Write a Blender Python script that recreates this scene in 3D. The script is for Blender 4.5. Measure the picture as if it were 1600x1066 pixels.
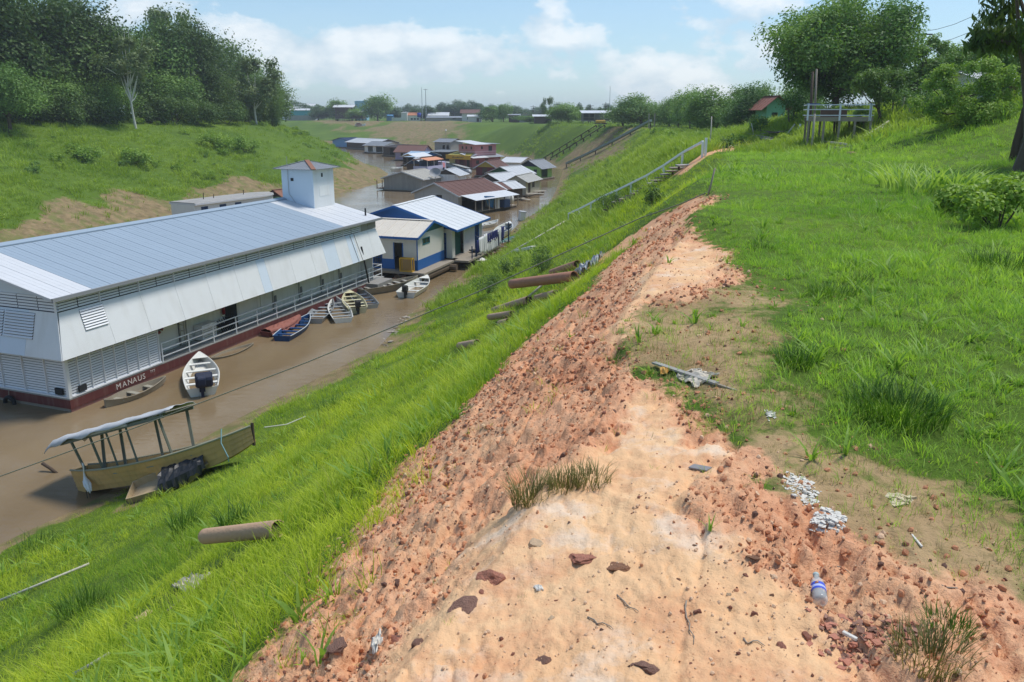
import bpy, bmesh, math, random
import numpy as np
from mathutils import Vector, Matrix, Euler
R = math.radians
random.seed(7)
rng = np.random.default_rng(11)
for _o in list(bpy.data.objects): bpy.data.objects.remove(_o)
SC = bpy.context.scene
COL = SC.collection

# ------------------------------------------------------------------ camera
F, CX, CY, CAMZ = 1200.0, 800.0, 470.0, 12.0        # the photograph's own pixels
TH = math.atan((CY - 178) / F); CT, ST = math.cos(TH), math.sin(TH)
_cd = bpy.data.cameras.new('camera'); cam = bpy.data.objects.new('camera', _cd); COL.objects.link(cam)
cam.location = (0, 0, CAMZ); cam.rotation_euler = (R(90) - TH, 0, 0)
_cd.sensor_width = 36; _cd.lens = 36 * F / 1600; _cd.shift_y = -(533 - CY) / 1600
_cd.clip_start = 0.1; _cd.clip_end = 6000
SC.camera = cam

# ------------------------------------------------------------------ sky, sun, exposure
SUN_AZ, SUN_EL = R(64), R(65)                       # azimuth measured from +Y towards +X
w = bpy.data.worlds.new('World'); SC.world = w; w.use_nodes = True
nt = w.node_tree; nt.nodes.clear()
def N(tree, typ, **kw):
    n = tree.nodes.new(typ)
    for k, v in kw.items():
        if k.startswith('i_'):
            key = k[2:]
            n.inputs[int(key) if key.isdigit() else key].default_value = v
        else: setattr(n, k, v)
    return n
def ln(tree, a, b): tree.links.new(a, b)
def mth(tree, op, a, b=None, c=None, clamp=False):
    n = tree.nodes.new('ShaderNodeMath'); n.operation = op; n.use_clamp = clamp
    for i, v in enumerate((a, b, c)):
        if v is None: continue
        if isinstance(v, (int, float)): n.inputs[i].default_value = v
        else: tree.links.new(v, n.inputs[i])
    return n.outputs[0]
def vmth(tree, op, a, b=None):
    n = tree.nodes.new('ShaderNodeVectorMath'); n.operation = op
    for i, v in enumerate((a, b)):
        if v is None: continue
        if isinstance(v, (tuple, list)): n.inputs[i].default_value = v
        else: tree.links.new(v, n.inputs[i])
    return n.outputs['Value'] if op in ('DOT_PRODUCT', 'LENGTH', 'DISTANCE') else n.outputs[0]
def ramp(tree, fac, stops, interp='LINEAR'):
    n = tree.nodes.new('ShaderNodeValToRGB'); n.color_ramp.interpolation = interp
    e = n.color_ramp.elements
    while len(e) < len(stops): e.new(0.5)
    for el, (p, c) in zip(e, stops):
        el.position = p; el.color = (c, c, c, 1) if isinstance(c, (int, float)) else (*c, 1)
    tree.links.new(fac, n.inputs[0]); return n.outputs[0]
def mixc(tree, fac, a, b, mode='MIX'):
    n = tree.nodes.new('ShaderNodeMix'); n.data_type = 'RGBA'; n.blend_type = mode
    for idx, v in ((0, fac), (6, a), (7, b)):
        if isinstance(v, (int, float)): n.inputs[idx].default_value = v
        elif isinstance(v, (tuple, list)): n.inputs[idx].default_value = (*v[:3], 1)
        else: tree.links.new(v, n.inputs[idx])
    return n.outputs[2]

sky = N(nt, 'ShaderNodeTexSky'); sky.sky_type = 'NISHITA'; sky.sun_disc = False
sky.sun_elevation = SUN_EL; sky.sun_rotation = SUN_AZ
sky.air_density = 1.0; sky.dust_density = 0.6; sky.ozone_density = 2.0; sky.altitude = 50
tc = N(nt, 'ShaderNodeTexCoord'); D = tc.outputs['Generated']
def cray(px, py):
    u = (px - CX) / F; v = -(py - CY) / F
    d = Vector((u, CT + v * ST, -ST + v * CT)); return d
sep = N(nt, 'ShaderNodeSeparateXYZ'); ln(nt, D, sep.inputs[0])
wrp = N(nt, 'ShaderNodeTexNoise', i_Scale=5.0, i_Detail=3.0); ln(nt, D, wrp.inputs['Vector'])
Dw = vmth(nt, 'ADD', D, vmth(nt, 'MULTIPLY', vmth(nt, 'SUBTRACT', wrp.outputs['Color'], (.5, .5, .5)), (.05, .05, .03)))
def cnoise(vec, sc, det, rough=.55):
    st = vmth(nt, 'MULTIPLY', vec, (1, 1, 1.9))
    n = N(nt, 'ShaderNodeTexNoise', i_Scale=sc, i_Detail=det, i_Roughness=rough); ln(nt, st, n.inputs['Vector'])
    return n.outputs['Fac']
# heaped clouds sit where the photograph has them; the same noise carries cloud round the rest of the sky
env = None
for (px, py, rx, rz, amp) in ((480, 95, .115, .042, .30), (400, 70, .05, .035, .22), (575, 80, .05, .032, .22), (740, 95, .085, .036, .22), (1120, 60, .085, .055, .20),
                              (950, 95, .05, .018, .12), (850, 38, .04, .025, .12), (200, 10, .05, .03, .22), (640, 120, .1, .02, .14), (1080, 140, .12, .03, .15), (960, 140, .1, .02, .14), (1240, 90, .06, .05, .12)):
    d = cray(px, py).normalized()
    df = vmth(nt, 'SUBTRACT', Dw, tuple(d))
    q = vmth(nt, 'LENGTH', vmth(nt, 'MULTIPLY', df, (1 / rx, 1 / rx, 1 / rz)))
    g = mth(nt, 'MULTIPLY', mth(nt, 'POWER', 2.718, mth(nt, 'MULTIPLY', mth(nt, 'MULTIPLY', q, q), -1)), amp)
    env = g if env is None else mth(nt, 'ADD', env, g)
low = ramp(nt, sep.outputs[2], [(0.0, .42), (.10, .38), (.25, .33), (.6, .37)])
n1 = cnoise(D, 9.0, 9.0); n2 = cnoise(vmth(nt, 'ADD', D, (.012, .006, .022)), 9.0, 9.0)
base = mth(nt, 'ADD', mth(nt, 'SUBTRACT', low, .47), env)
dn = mth(nt, 'ADD', n1, base)
cov = ramp(nt, dn, [(.53, 0.0), (.60, .7), (.68, 1.0)], 'EASE')
shade = mth(nt, 'MULTIPLY_ADD', mth(nt, 'SUBTRACT', n1, n2), 4.5, .55, clamp=True)
ccol = mixc(nt, shade, (4.5, 5.3, 6.1), (7.1, 7.3, 7.5))
veil = cnoise(vmth(nt, 'MULTIPLY', D, (1, 1, 2.2)), 2.2, 6.0, .6)
vfac = mth(nt, 'MULTIPLY', ramp(nt, veil, [(.40, 0.0), (.78, 1.0)]), .34)
hz = ramp(nt, sep.outputs[2], [(0.0, .5), (.12, .22), (.4, .0)])
skyc = mixc(nt, 1.0, sky.outputs[0], (.86, .98, 1.04), 'MULTIPLY')
s0 = mixc(nt, hz, skyc, (3.5, 5.0, 6.4))
s1 = mixc(nt, vfac, s0, (4.4, 5.6, 6.7))
s2 = mixc(nt, mth(nt, 'MULTIPLY', cov, .74), s1, ccol)
bg = N(nt, 'ShaderNodeBackground', i_Strength=0.105); ln(nt, s2, bg.inputs[0])
wo = N(nt, 'ShaderNodeOutputWorld'); ln(nt, bg.outputs[0], wo.inputs[0])

_sl = bpy.data.lights.new('sun', 'SUN'); sun = bpy.data.objects.new('sun', _sl); COL.objects.link(sun)
_sl.energy = 2.5; _sl.angle = R(14); _sl.color = (1.0, .955, .88)
_sd = Vector((math.sin(SUN_AZ) * math.cos(SUN_EL), math.cos(SUN_AZ) * math.cos(SUN_EL), math.sin(SUN_EL)))
sun.rotation_euler = _sd.to_track_quat('Z', 'Y').to_euler()
sun.location = (0, 0, 60)
SC.view_settings.view_transform = 'Standard'; SC.view_settings.look = 'None'
SC.view_settings.exposure = 0.45; SC.view_settings.gamma = 1.0; SC.view_settings.use_curve_mapping = False
SC.render.engine = 'CYCLES'
SC.cycles.max_bounces = 4; SC.cycles.diffuse_bounces = 3; SC.cycles.glossy_bounces = 2
SC.cycles.transmission_bounces = 4; SC.cycles.transparent_max_bounces = 6; SC.cycles.caustics_reflective = False; SC.cycles.caustics_refractive = False

# ------------------------------------------------------------------ helpers
def ray(px, py):
    u = (px - CX) / F; v = -(py - CY) / F
    return np.array([u, CT + v * ST, -ST + v * CT])
def atz(px, py, z=0.0):
    d = ray(px, py); t = (z - CAMZ) / d[2]; return Vector(np.array([0, 0, CAMZ]) + d * t)
def aty(px, py, Y):
    d = ray(px, py); t = Y / d[1]; return Vector(np.array([0, 0, CAMZ]) + d * t)
def att(px, py, t):
    return Vector(np.array([0, 0, CAMZ]) + ray(px, py) * t)
def tag(o, label=None, cat=None, group=None, kind=None):
    if label: o['label'] = label
    if cat: o['category'] = cat
    if group: o['group'] = group
    if kind: o['kind'] = kind
    return o
def empty(name, loc=(0, 0, 0), rz=0.0, label=None, cat=None, group=None):
    o = bpy.data.objects.new(name, None); COL.objects.link(o)
    o.empty_display_size = .3
    o.location = loc; o.rotation_euler = (0, 0, rz)
    return tag(o, label, cat, group)
def mesh_obj(name, verts, faces, mat, parent=None, smooth=False, loc=None):
    me = bpy.data.meshes.new(name); me.from_pydata([tuple(v) for v in verts], [], faces); me.update()
    if mat: me.materials.append(mat)
    if smooth: me.polygons.foreach_set('use_smooth', [True] * len(me.polygons))
    o = bpy.data.objects.new(name, me); COL.objects.link(o)
    if parent: o.parent = parent
    if loc is not None: o.location = loc
    return o
def link_copy(src, parent=None, loc=None, rot=None, scale=None):
    c = src.copy(); COL.objects.link(c)
    if parent is not None: c.parent = parent
    if loc is not None: c.location = loc
    if rot is not None: c.rotation_euler = rot
    if scale is not None: c.scale = scale
    return c
def copy_tree(o, parent=None):
    c = o.copy(); COL.objects.link(c); c.parent = parent
    for ch in o.children: copy_tree(ch, c)
    return c

class MB:
    def __init__(s): s.v = []; s.f = []
    def add(s, vs, fs):
        n = len(s.v); s.v += [Vector(v) for v in vs]; s.f += [tuple(i + n for i in f) for f in fs]; return s
    def box(s, c, size, rz=0.0, rx=0.0, ry=0.0):
        hx, hy, hz = [a / 2 for a in size]
        m = Euler((rx, ry, rz)).to_matrix(); c = Vector(c)
        vs = [c + m @ Vector((x * hx, y * hy, z * hz)) for z in (-1, 1) for y in (-1, 1) for x in (-1, 1)]
        return s.add(vs, [(0, 2, 3, 1), (4, 5, 7, 6), (0, 1, 5, 4), (2, 6, 7, 3), (0, 4, 6, 2), (1, 3, 7, 5)])
    def span(s, a, b):
        a, b = Vector(a), Vector(b)
        return s.box((a + b) / 2, [abs(x) for x in (b - a)])
    def beam(s, a, b, wd, ht, up=(0, 0, 1)):
        a, b = Vector(a), Vector(b); d = (b - a); L = d.length; d.normalize(); up = Vector(up)
        x = d.cross(up)
        if x.length < 1e-4: x = d.cross(Vector((1, 0, 0)))
        x.normalize(); u = x.cross(d)
        vs = [p + x * (sx * wd / 2) + u * (sz * ht / 2) for p in (a, b) for sz in (-1, 1) for sx in (-1, 1)]
        return s.add(vs, [(0, 1, 3, 2), (4, 6, 7, 5), (0, 4, 5, 1), (2, 3, 7, 6), (0, 2, 6, 4), (1, 5, 7, 3)])
    def tube(s, pts, rad, n=8, caps=True):
        pts = [Vector(p) for p in pts]; rs = rad if isinstance(rad, (list, tuple)) else [rad] * len(pts)
        base = len(s.v); prev = None
        for i, p in enumerate(pts):
            d = (pts[min(i + 1, len(pts) - 1)] - pts[max(i - 1, 0)]).normalized()
            if prev is None:
                x = d.orthogonal().normalized()
            else:
                x = (prev - d * prev.dot(d)).normalized()
            prev = x; y = d.cross(x)
            for k in range(n):
                a = 2 * math.pi * k / n
                s.v.append(p + (x * math.cos(a) + y * math.sin(a)) * rs[i])
        for i in range(len(pts) - 1):
            for k in range(n):
                k2 = (k + 1) % n
                s.f.append((base + i * n + k, base + i * n + k2, base + (i + 1) * n + k2, base + (i + 1) * n + k))
        if caps:
            s.f.append(tuple(base + k for k in reversed(range(n))))
            s.f.append(tuple(base + (len(pts) - 1) * n + k for k in range(n)))
        return s
    def slab(s, quad, th):
        q = [Vector(p) for p in quad]; nrm = (q[1] - q[0]).cross(q[-1] - q[0]).normalized() * th
        n = len(q)
        return s.add([p for p in q] + [p + nrm for p in q],
                     [tuple(reversed(range(n))), tuple(range(n, 2 * n))] + [(i, (i + 1) % n, n + (i + 1) % n, n + i) for i in range(n)])
    def prism(s, prof, a, b, axis='y'):
        # profile in (x,z) swept along y, or (y,z) along x
        n = len(prof)
        if axis == 'y': vs = [(p[0], a, p[1]) for p in prof] + [(p[0], b, p[1]) for p in prof]
        else: vs = [(a, p[0], p[1]) for p in prof] + [(b, p[0], p[1]) for p in prof]
        return s.add(vs, [tuple(reversed(range(n))), tuple(range(n, 2 * n))] + [(i, (i + 1) % n, n + (i + 1) % n, n + i) for i in range(n)])
    def build(s, name, mat, parent=None, smooth=False, bevel=0.0, fixn=True):
        me = bpy.data.meshes.new(name); me.from_pydata([tuple(v) for v in s.v], [], s.f)
        if fixn or bevel:
            bm = bmesh.new(); bm.from_mesh(me)
            if bevel: bmesh.ops.bevel(bm, geom=bm.edges[:], offset=bevel, segments=1, affect='EDGES', clamp_overlap=True)
            bmesh.ops.recalc_face_normals(bm, faces=bm.faces[:]); bm.to_mesh(me); bm.free()
        me.update()
        if mat: me.materials.append(mat)
        if smooth: me.polygons.foreach_set('use_smooth', [True] * len(me.polygons))
        o = bpy.data.objects.new(name, me); COL.objects.link(o)
        if parent: o.parent = parent
        return o

# ------------------------------------------------------------------ materials
MATS = {}
def srgb(r, g, b):
    f = lambda c: (c / 255 / 12.92) if c / 255 <= .04045 else ((c / 255 + .055) / 1.055) ** 2.4
    return (f(r), f(g), f(b))
def M(name, col, rough=.7, var=.12, scale=3.0, metal=0.0, bump=0.0, bscale=40.0, streak=0.0, dirt=None, spec=.4):
    if name in MATS: return MATS[name]
    m = bpy.data.materials.new(name); m.use_nodes = True; t = m.node_tree
    b = t.nodes['Principled BSDF']; b.inputs['Roughness'].default_value = rough
    b.inputs['Metallic'].default_value = metal; b.inputs['Specular IOR Level'].default_value = spec
    co = N(t, 'ShaderNodeTexCoord').outputs['Object']
    oi = N(t, 'ShaderNodeObjectInfo').outputs['Random']
    n = N(t, 'ShaderNodeTexNoise', i_Scale=scale, i_Detail=6.0, i_Roughness=.62); ln(t, co, n.inputs['Vector'])
    k = mth(t, 'MULTIPLY_ADD', n.outputs['Fac'], 2 * var, 1 - var)
    k = mth(t, 'ADD', k, mth(t, 'MULTIPLY_ADD', oi, var * .6, -var * .3))
    v = N(t, 'ShaderNodeCombineColor'); [ln(t, k, v.inputs[i]) for i in range(3)]
    c = mixc(t, 1.0, tuple(col), v.outputs[0], 'MULTIPLY')
    if streak:
        st = N(t, 'ShaderNodeTexNoise', i_Scale=scale * 2.5, i_Detail=5.0)
        ln(t, vmth(t, 'MULTIPLY', co, (1, 1, .12)), st.inputs['Vector'])
        f = mth(t, 'MULTIPLY', ramp(t, st.outputs['Fac'], [(.50, 0.0), (.72, 1.0)]), streak)
        c = mixc(t, f, c, dirt or (.10, .085, .065))
    ln(t, c, b.inputs['Base Color'])
    if bump:
        bn = N(t, 'ShaderNodeTexNoise', i_Scale=bscale, i_Detail=5.0); ln(t, co, bn.inputs['Vector'])
        bp = N(t, 'ShaderNodeBump', i_Strength=bump, i_Distance=.02); ln(t, bn.outputs['Fac'], bp.inputs['Height'])
        ln(t, bp.outputs[0], b.inputs['Normal'])
    MATS[name] = m; return m
def leafmat(name, c1, c2, trans=.35, nscale=.25, rough=.55):
    if name in MATS: return MATS[name]
    m = bpy.data.materials.new(name); m.use_nodes = True; t = m.node_tree
    b = t.nodes['Principled BSDF']; out = t.nodes['Material Output']
    b.inputs['Roughness'].default_value = rough; b.inputs['Specular IOR Level'].default_value = .3
    ge = N(t, 'ShaderNodeNewGeometry')
    n = N(t, 'ShaderNodeTexNoise', i_Scale=nscale, i_Detail=4.0); ln(t, ge.outputs['Position'], n.inputs['Vector'])
    oi = N(t, 'ShaderNodeObjectInfo').outputs['Random']
    nf = mth(t, 'MULTIPLY_ADD', mth(t, 'SUBTRACT', n.outputs['Fac'], .5), 3.2, .5, clamp=True)
    r = mth(t, 'ADD', mth(t, 'MULTIPLY', ge.outputs['Random Per Island'], .4), mth(t, 'MULTIPLY', nf, .6))
    r = mth(t, 'ADD', r, mth(t, 'MULTIPLY_ADD', oi, .3, -.15))
    c = mixc(t, mth(t, 'ADD', r, 0.0, clamp=True), tuple(c1), tuple(c2))
    ln(t, c, b.inputs['Base Color'])
    tr = N(t, 'ShaderNodeBsdfTranslucent'); ln(t, mixc(t, 1.0, c, (1.15, 1.2, .55), 'MULTIPLY'), tr.inputs[0])
    mx = N(t, 'ShaderNodeMixShader'); mx.inputs[0].default_value = trans
    ln(t, b.outputs[0], mx.inputs[1]); ln(t, tr.outputs[0], mx.inputs[2]); ln(t, mx.outputs[0], out.inputs[0])
    MATS[name] = m; return m

# ------------------------------------------------------------------ terrain
def vnoise(x, y, seed=0):
    xi = np.floor(x).astype(np.int64); yi = np.floor(y).astype(np.int64); fx = x - xi; fy = y - yi
    def h(a, b):
        n = (a * 374761393 + b * 668265263 + seed * 974634777) & 0x7fffffff
        n = ((n ^ (n >> 13)) * 1274126177) & 0x7fffffff
        n = (n ^ (n >> 16)) & 0xffffff
        return n / float(0xffffff)
    ux = fx * fx * fx * (fx * (fx * 6 - 15) + 10); uy = fy * fy * fy * (fy * (fy * 6 - 15) + 10)
    return (h(xi, yi) * (1 - ux) + h(xi + 1, yi) * ux) * (1 - uy) + (h(xi, yi + 1) * (1 - ux) + h(xi + 1, yi + 1) * ux) * uy
def fbm(x, y, oct=4, seed=0, gain=.5):
    a, s, tot = 1.0, 0.0, 0.0
    for o in range(oct):
        s = s + a * (vnoise(x * 2.03 ** o + 17.3 * o, y * 2.03 ** o - 9.1 * o, seed + o) - .5); tot += a; a *= gain
    return s / tot * 2
def sst(a, b, x):
    q = np.clip((x - a) / (b - a), 0, 1); return q * q * (3 - 2 * q)
def pdist(X, Y, poly, closed=True):
    P = np.asarray(poly, float); Q = np.roll(P, -1, 0)
    if not closed: P, Q = P[:-1], Q[:-1]
    d = np.full(X.shape, 1e18)
    for (ax, ay), (bx, by) in zip(P, Q):
        vx, vy = bx - ax, by - ay; L = vx * vx + vy * vy + 1e-12
        t = np.clip(((X - ax) * vx + (Y - ay) * vy) / L, 0, 1)
        d = np.minimum(d, (X - ax - t * vx) ** 2 + (Y - ay - t * vy) ** 2)
    return np.sqrt(d)
def inside(X, Y, poly):
    P = np.asarray(poly, float); Q = np.roll(P, -1, 0); c = np.zeros(X.shape, bool)
    for (ax, ay), (bx, by) in zip(P, Q):
        if ay == by: continue
        c ^= ((ay > Y) != (by > Y)) & (X < (bx - ax) * (Y - ay) / (by - ay) + ax)
    return c
def sdist(X, Y, poly):
    return pdist(X, Y, poly) * np.where(inside(X, Y, poly), 1, -1)      # positive inside

WATER = [(-60, -70), (-26, -8), (-19, 8), (-14.7, 19.8), (-13.5, 22), (-11.1, 29.1), (-9.4, 33.2), (-7.1, 38.6), (-6.3, 46), (-3.3, 60.1), (-1.7, 67.4), (-.3, 78.6),
         (1.3, 89.5), (4.6, 100.8), (6.9, 122), (11.5, 172), (9, 190), (0, 222), (-13, 262), (-24, 272), (-60, 300), (-110, 330), (-260, 370),
         (-260, 320), (-150, 290), (-80, 252), (-48, 215), (-31, 180), (-25.5, 160), (-23.1, 139.6), (-26.3, 122), (-37.7, 88.4), (-42.6, 62.8), (-50, 40), (-66, 0), (-110, -70)]
# crest control points: x, y, crest height, bank width (0 = distance of the point itself)
CREST = [(-6, -20, 10.4, 0), (-1.35, 0, 10.38, 0), (-.42, 1.9, 10.38, 0), (.15, 3.23, 10.4, 0), (.62, 4.43, 10.4, 0), (1.08, 6.82, 10.4, 0), (2.23, 10.2, 10.4, 0),
         (3.74, 15.0, 10.38, 0), (6.4, 25, 10.25, 0), (10.2, 40, 10.0, 0), (13.5, 65, 9.7, 0), (17, 90, 9.4, 0), (21.6, 126, 9.3, 0), (24, 160, 9.1, 0), (20.5, 190, 9.0, 0), (15, 211, 9.0, 0), (5, 255, 8.8, 0), (-5, 300, 8.6, 0), (-30, 330, 8.5, 0), (-64, 358, 8.5, 0), (-130, 395, 8.5, 0), (-90, 20, 11.5, 38), (-85, 62, 11.5, 40), (-75, 100, 11.3, 36), (-60, 130, 11, 33), (-56, 160, 10, 24), (-75, 190, 10.5, 22), (-95, 240, 11, 26)]
_CRP = np.array(CREST, float)
_CRW = np.where(_CRP[:, 3] > 0, _CRP[:, 3], pdist(_CRP[:, 0], _CRP[:, 1], WATER))
def base_height(X, Y):
    X = np.asarray(X, float); Y = np.asarray(Y, float)
    d = -sdist(X, Y, WATER)                                   # positive on land
    num_w = 0; num_h = 0; den = 0
    for (cx, cy, ch, _), cw in zip(_CRP, _CRW):
        wgt = 1.0 / (((X - cx) ** 2 + (Y - cy) ** 2) + .04) ** 1.6
        num_w = num_w + wgt * cw; num_h = num_h + wgt * ch; den = den + wgt
    W = num_w / den; H = num_h / den
    q = d / W
    leftside = sst(-8, -26, X + .12 * Y * 0 - np.where(Y > 200, 200, 0)) * (Y < 300)
    qc = np.clip(q, 0, 3)
    ka = .30 + .45 * sst(50, 110, Y); s_r = np.where(qc < 1.0, ka * qc + (1 - ka) * qc ** 1.62, 1 + 0 * qc)
    s_r = np.minimum(s_r, 1.0) - .012 * np.exp(-((qc - 1) / .03) ** 2)
    s_l = np.where(qc < .12, qc * .45, .054 + (1 - .054) * (1 - (1 - np.clip((qc - .12) / .88, 0, 1)) ** 1.35))
    s = s_r * (1 - leftside) + s_l * leftside
    z = H * s
    z = np.where(d < 0, np.maximum(-1.6, d * .22), z)
    z = z + leftside * np.clip(d - W, 0, 60) * .035
    # the grassy rise to the right of the terrace
    hill = sst(0, 10.5, X - (15.0 + .02 * (Y - 24))) * sst(-12, 4, Y) * (1 - sst(60, 100, Y))
    z = z + 2.35 * hill + np.clip(X - 27, 0, 40) * .01 * (Y < 90)
    # low rolls
    land = sst(0, 3, d)
    z = z + land * (.22 * fbm(X / 9, Y / 9, 3, 3) * sst(6, 26, np.hypot(X, Y)) + .05 * fbm(X / 1.7, Y / 1.7, 3, 5) * sst(1.5, 4, np.hypot(X, Y)))
    z = z + land * sst(60, 160, Y) * .5 * fbm(X / 14, Y / 14, 3, 8)
    # spoil bank along the crest and the sand hump near the camera
    for (bx, by, sx, sy, a) in ((.35, 3.25, .55, .5, .05), (1.5, 7.9, .5, 1.6, .10), (3.2, 12.6, .5, 2.2, .16), (-.3, 1.6, .5, .5, .05)):
        z = z + a * np.exp(-((X - bx) / sx) ** 2 - ((Y - by) / sy) ** 2)
    return z
def ground_at(px, py, tmax=700):
    d = ray(px, py); t = np.geomspace(1.2, tmax, 900)
    for _ in range(2):
        zz = CAMZ + d[2] * t - base_height(d[0] * t, d[1] * t)
        neg = np.nonzero(zz < 0)[0]
        if len(neg) == 0: return Vector((d[0] * t[-1], d[1] * t[-1], CAMZ + d[2] * t[-1]))
        i = max(1, neg[0]); t = np.linspace(t[i - 1], t[i], 60)
    tt = t[max(0, np.nonzero(zz < 0)[0][0] - 0) if False else 30]
    return Vector((d[0] * tt, d[1] * tt, CAMZ + d[2] * tt))
def zfull(x, y):
    X, Y = np.atleast_1d(np.asarray(x, float)), np.atleast_1d(np.asarray(y, float)); z = base_height(X, Y)
    bare, sand, dry, mud, d, r = masks(X, Y, z); return z + detail(X, Y, bare, sand, d, r)
def gz(x, y): return float(base_height(np.array([x]), np.array([y]))[0])
def gpoly(pts): return [tuple(ground_at(*p)[:2]) for p in pts]

BARE = gpoly([(390, 1066), (450, 985), (505, 905), (575, 800), (630, 725), (725, 645), (790, 570), (850, 510), (925, 445), (990, 385), (1040, 335), (1090, 306), (1120, 309), (1075, 350), (1105, 380), (1150, 405), (1160, 440),
              (1085, 470), (1000, 475), (958, 520), (985, 575), (1060, 595), (1110, 640), (1170, 700), (1230, 770), (1330, 820), (1440, 868), (1540, 905), (1720, 960), (1750, 1300), (390, 1300)])
SAND = gpoly([(560, 1066), (650, 950), (725, 865), (800, 800), (850, 745), (950, 690), (985, 620), (945, 560), (965, 500), (1000, 430), (1050, 385), (1100, 385), (1145, 410), (1090, 450), (1010, 465), (985, 560),
              (1080, 640), (1120, 720), (1110, 800), (1150, 900), (1240, 990), (1330, 1066), (1300, 1300), (560, 1300)])
SAND2 = gpoly([(1440, 890), (1560, 930), (1720, 980), (1720, 1250), (1500, 1250), (1470, 960)])
DRY = gpoly([(950, 480), (1120, 430), (1200, 470), (1160, 560), (1200, 610), (1310, 700), (1480, 745), (1760, 820), (1800, 1300), (1250, 1300), (1100, 640), (975, 580)])
STRIPS = [gpoly(p) for p in ([(880, 460), (960, 400), (1040, 350), (1060, 320), (1010, 350), (930, 405), (860, 470)],      # red scar beside the pipes
                             [(1040, 282), (1068, 262), (1098, 240), (1180, 217), (1215, 210), (1225, 213), (1105, 246), (1062, 278)])]
BROWN = [gpoly(p) for p in ([(850, 262), (905, 225), (960, 200), (1020, 200), (985, 235), (900, 270), (870, 285)], [(830, 330), (880, 290), (905, 285), (880, 310), (850, 340)],
                            [(560, 205), (620, 190), (720, 188), (735, 200), (660, 225), (600, 222)], [(480, 185), (600, 190), (560, 205), (500, 195)], [(700, 200), (750, 190), (740, 222), (690, 232)])]
NICE = [gpoly(p) for p in ([(0, 250), (130, 245), (200, 270), (60, 300), (0, 300)], [(300, 270), (420, 240), (440, 270), (330, 300)])]

def masks(X, Y, z):
    r = np.hypot(X, Y)
    d = -sdist(X, Y, WATER)
    wob = .22 * fbm(X * 1.3, Y * 1.3, 4, 21) + .10 * fbm(X * 6, Y * 6, 3, 22)
    bare = np.zeros(X.shape); sand = np.zeros(X.shape); dry = np.zeros(X.shape)
    n = r < 30
    xs, ys, ws = X[n], Y[n], wob[n]; sc = .35 + .03 * r[n]
    bare[n] = sst(-.5, .55, (sdist(xs, ys, BARE) + ws) / sc * 1.0)
    sa = np.maximum(sdist(xs, ys, SAND), sdist(xs, ys, SAND2)) + ws * 1.3 + .22 * fbm(xs * .9 + 5, ys * .9, 3, 24) - .04
    sand[n] = sst(-.4, .5, sa / sc)
    dry[n] = sst(-.7, .8, (sdist(xs, ys, DRY) + ws * 2.6) / (sc * 2.4))
    n = r < 60
    st = np.maximum(sdist(X[n], Y[n], STRIPS[0]), sdist(X[n], Y[n], STRIPS[1]) * .8) + wob[n] * 1.6
    bare[n] = np.maximum(bare[n], sst(-.2, .45, st))
    mud = sst(2.4, .6, d + 2.2 * fbm(X / 2.2, Y / 2.2, 3, 31) - 0.6 * 0)
    lefty = X < -22
    mud = np.where(lefty, np.maximum(mud, sst(9.0, 5.5, d + 4.5 * fbm(X / 6, Y / 5, 4, 33))), mud)
    far = Y > 100
    bw = np.zeros(X.shape)
    f = (Y > 60)
    if f.any():
        q = np.full(X[f].shape, -1e9)
        for P in BROWN: q = np.maximum(q, sdist(X[f], Y[f], P))
        sc2 = 2.5 + .02 * Y[f]
        bw[f] = sst(-.8, 1.1, q / sc2 + 1.4 * fbm(X[f] / 7, Y[f] / 7, 4, 41))
    mud = np.maximum(mud, bw * .85)
    return bare, sand, dry, mud, d, r

def detail(X, Y, bare, sand, d, r):
    near = sst(30, 12, r)
    clod = np.abs(fbm(X * 3.1, Y * 3.1, 5, 51, .6)); clod2 = fbm(X * 9, Y * 9, 4, 52, .6)
    gul = np.abs(fbm((X * .94 - Y * .34) * 2.2, (X * .34 + Y * .94) * .8, 4, 60, .55))
    z = bare * (1 - sand * .8) * near * (.10 * (clod - .15) + .05 * np.abs(clod2) - .055 * sst(.14, .0, gul) + .03 * np.abs(fbm(X * 24, Y * 24, 3, 53, .7)))
    z = z + sand * near * (-.012 * sst(.06, .0, np.abs(fbm(X * 1.6 + 3, Y * 1.1, 5, 61, .65))) + .009 * fbm(X * 2.3, Y * 2.3, 4, 54) + .006 * fbm(X * 11, Y * 11, 4, 55, .6) + .004 * fbm(X * 45, Y * 45, 2, 56))
    pit = sst(.42, .6, fbm(X * 5.3, Y * 5.3, 3, 57)); z = z - sand * near * .008 * pit
    stp = fbm(X * 2.6, Y * 2.6, 5, 63, .6) * 4.5; fr = stp - np.floor(stp)
    z = z + bare * near * (.018 - .014 * sand) * (np.floor(stp) + sst(.72, .98, fr) - stp * .35) * .8
    stp2 = fbm(X * 8, Y * 8, 4, 64, .6) * 3.2; fr2 = stp2 - np.floor(stp2)
    z = z + bare * near * sst(14, 6, r) * (.008 - .005 * sand) * (np.floor(stp2) + sst(.7, .95, fr2))
    stp3 = fbm(X * 21, Y * 21, 3, 65, .6) * 2.6; z = z + bare * sst(8, 4, r) * (.005 - .002 * sand) * (np.floor(stp3) + sst(.7, .95, stp3 - np.floor(stp3)))
    gr = (1 - bare) * near * (.03 * fbm(X * 2, Y * 2, 3, 58) + .012 * fbm(X * 12, Y * 12, 2, 59))
    return z + gr * sst(.3, 1.5, d)

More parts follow.
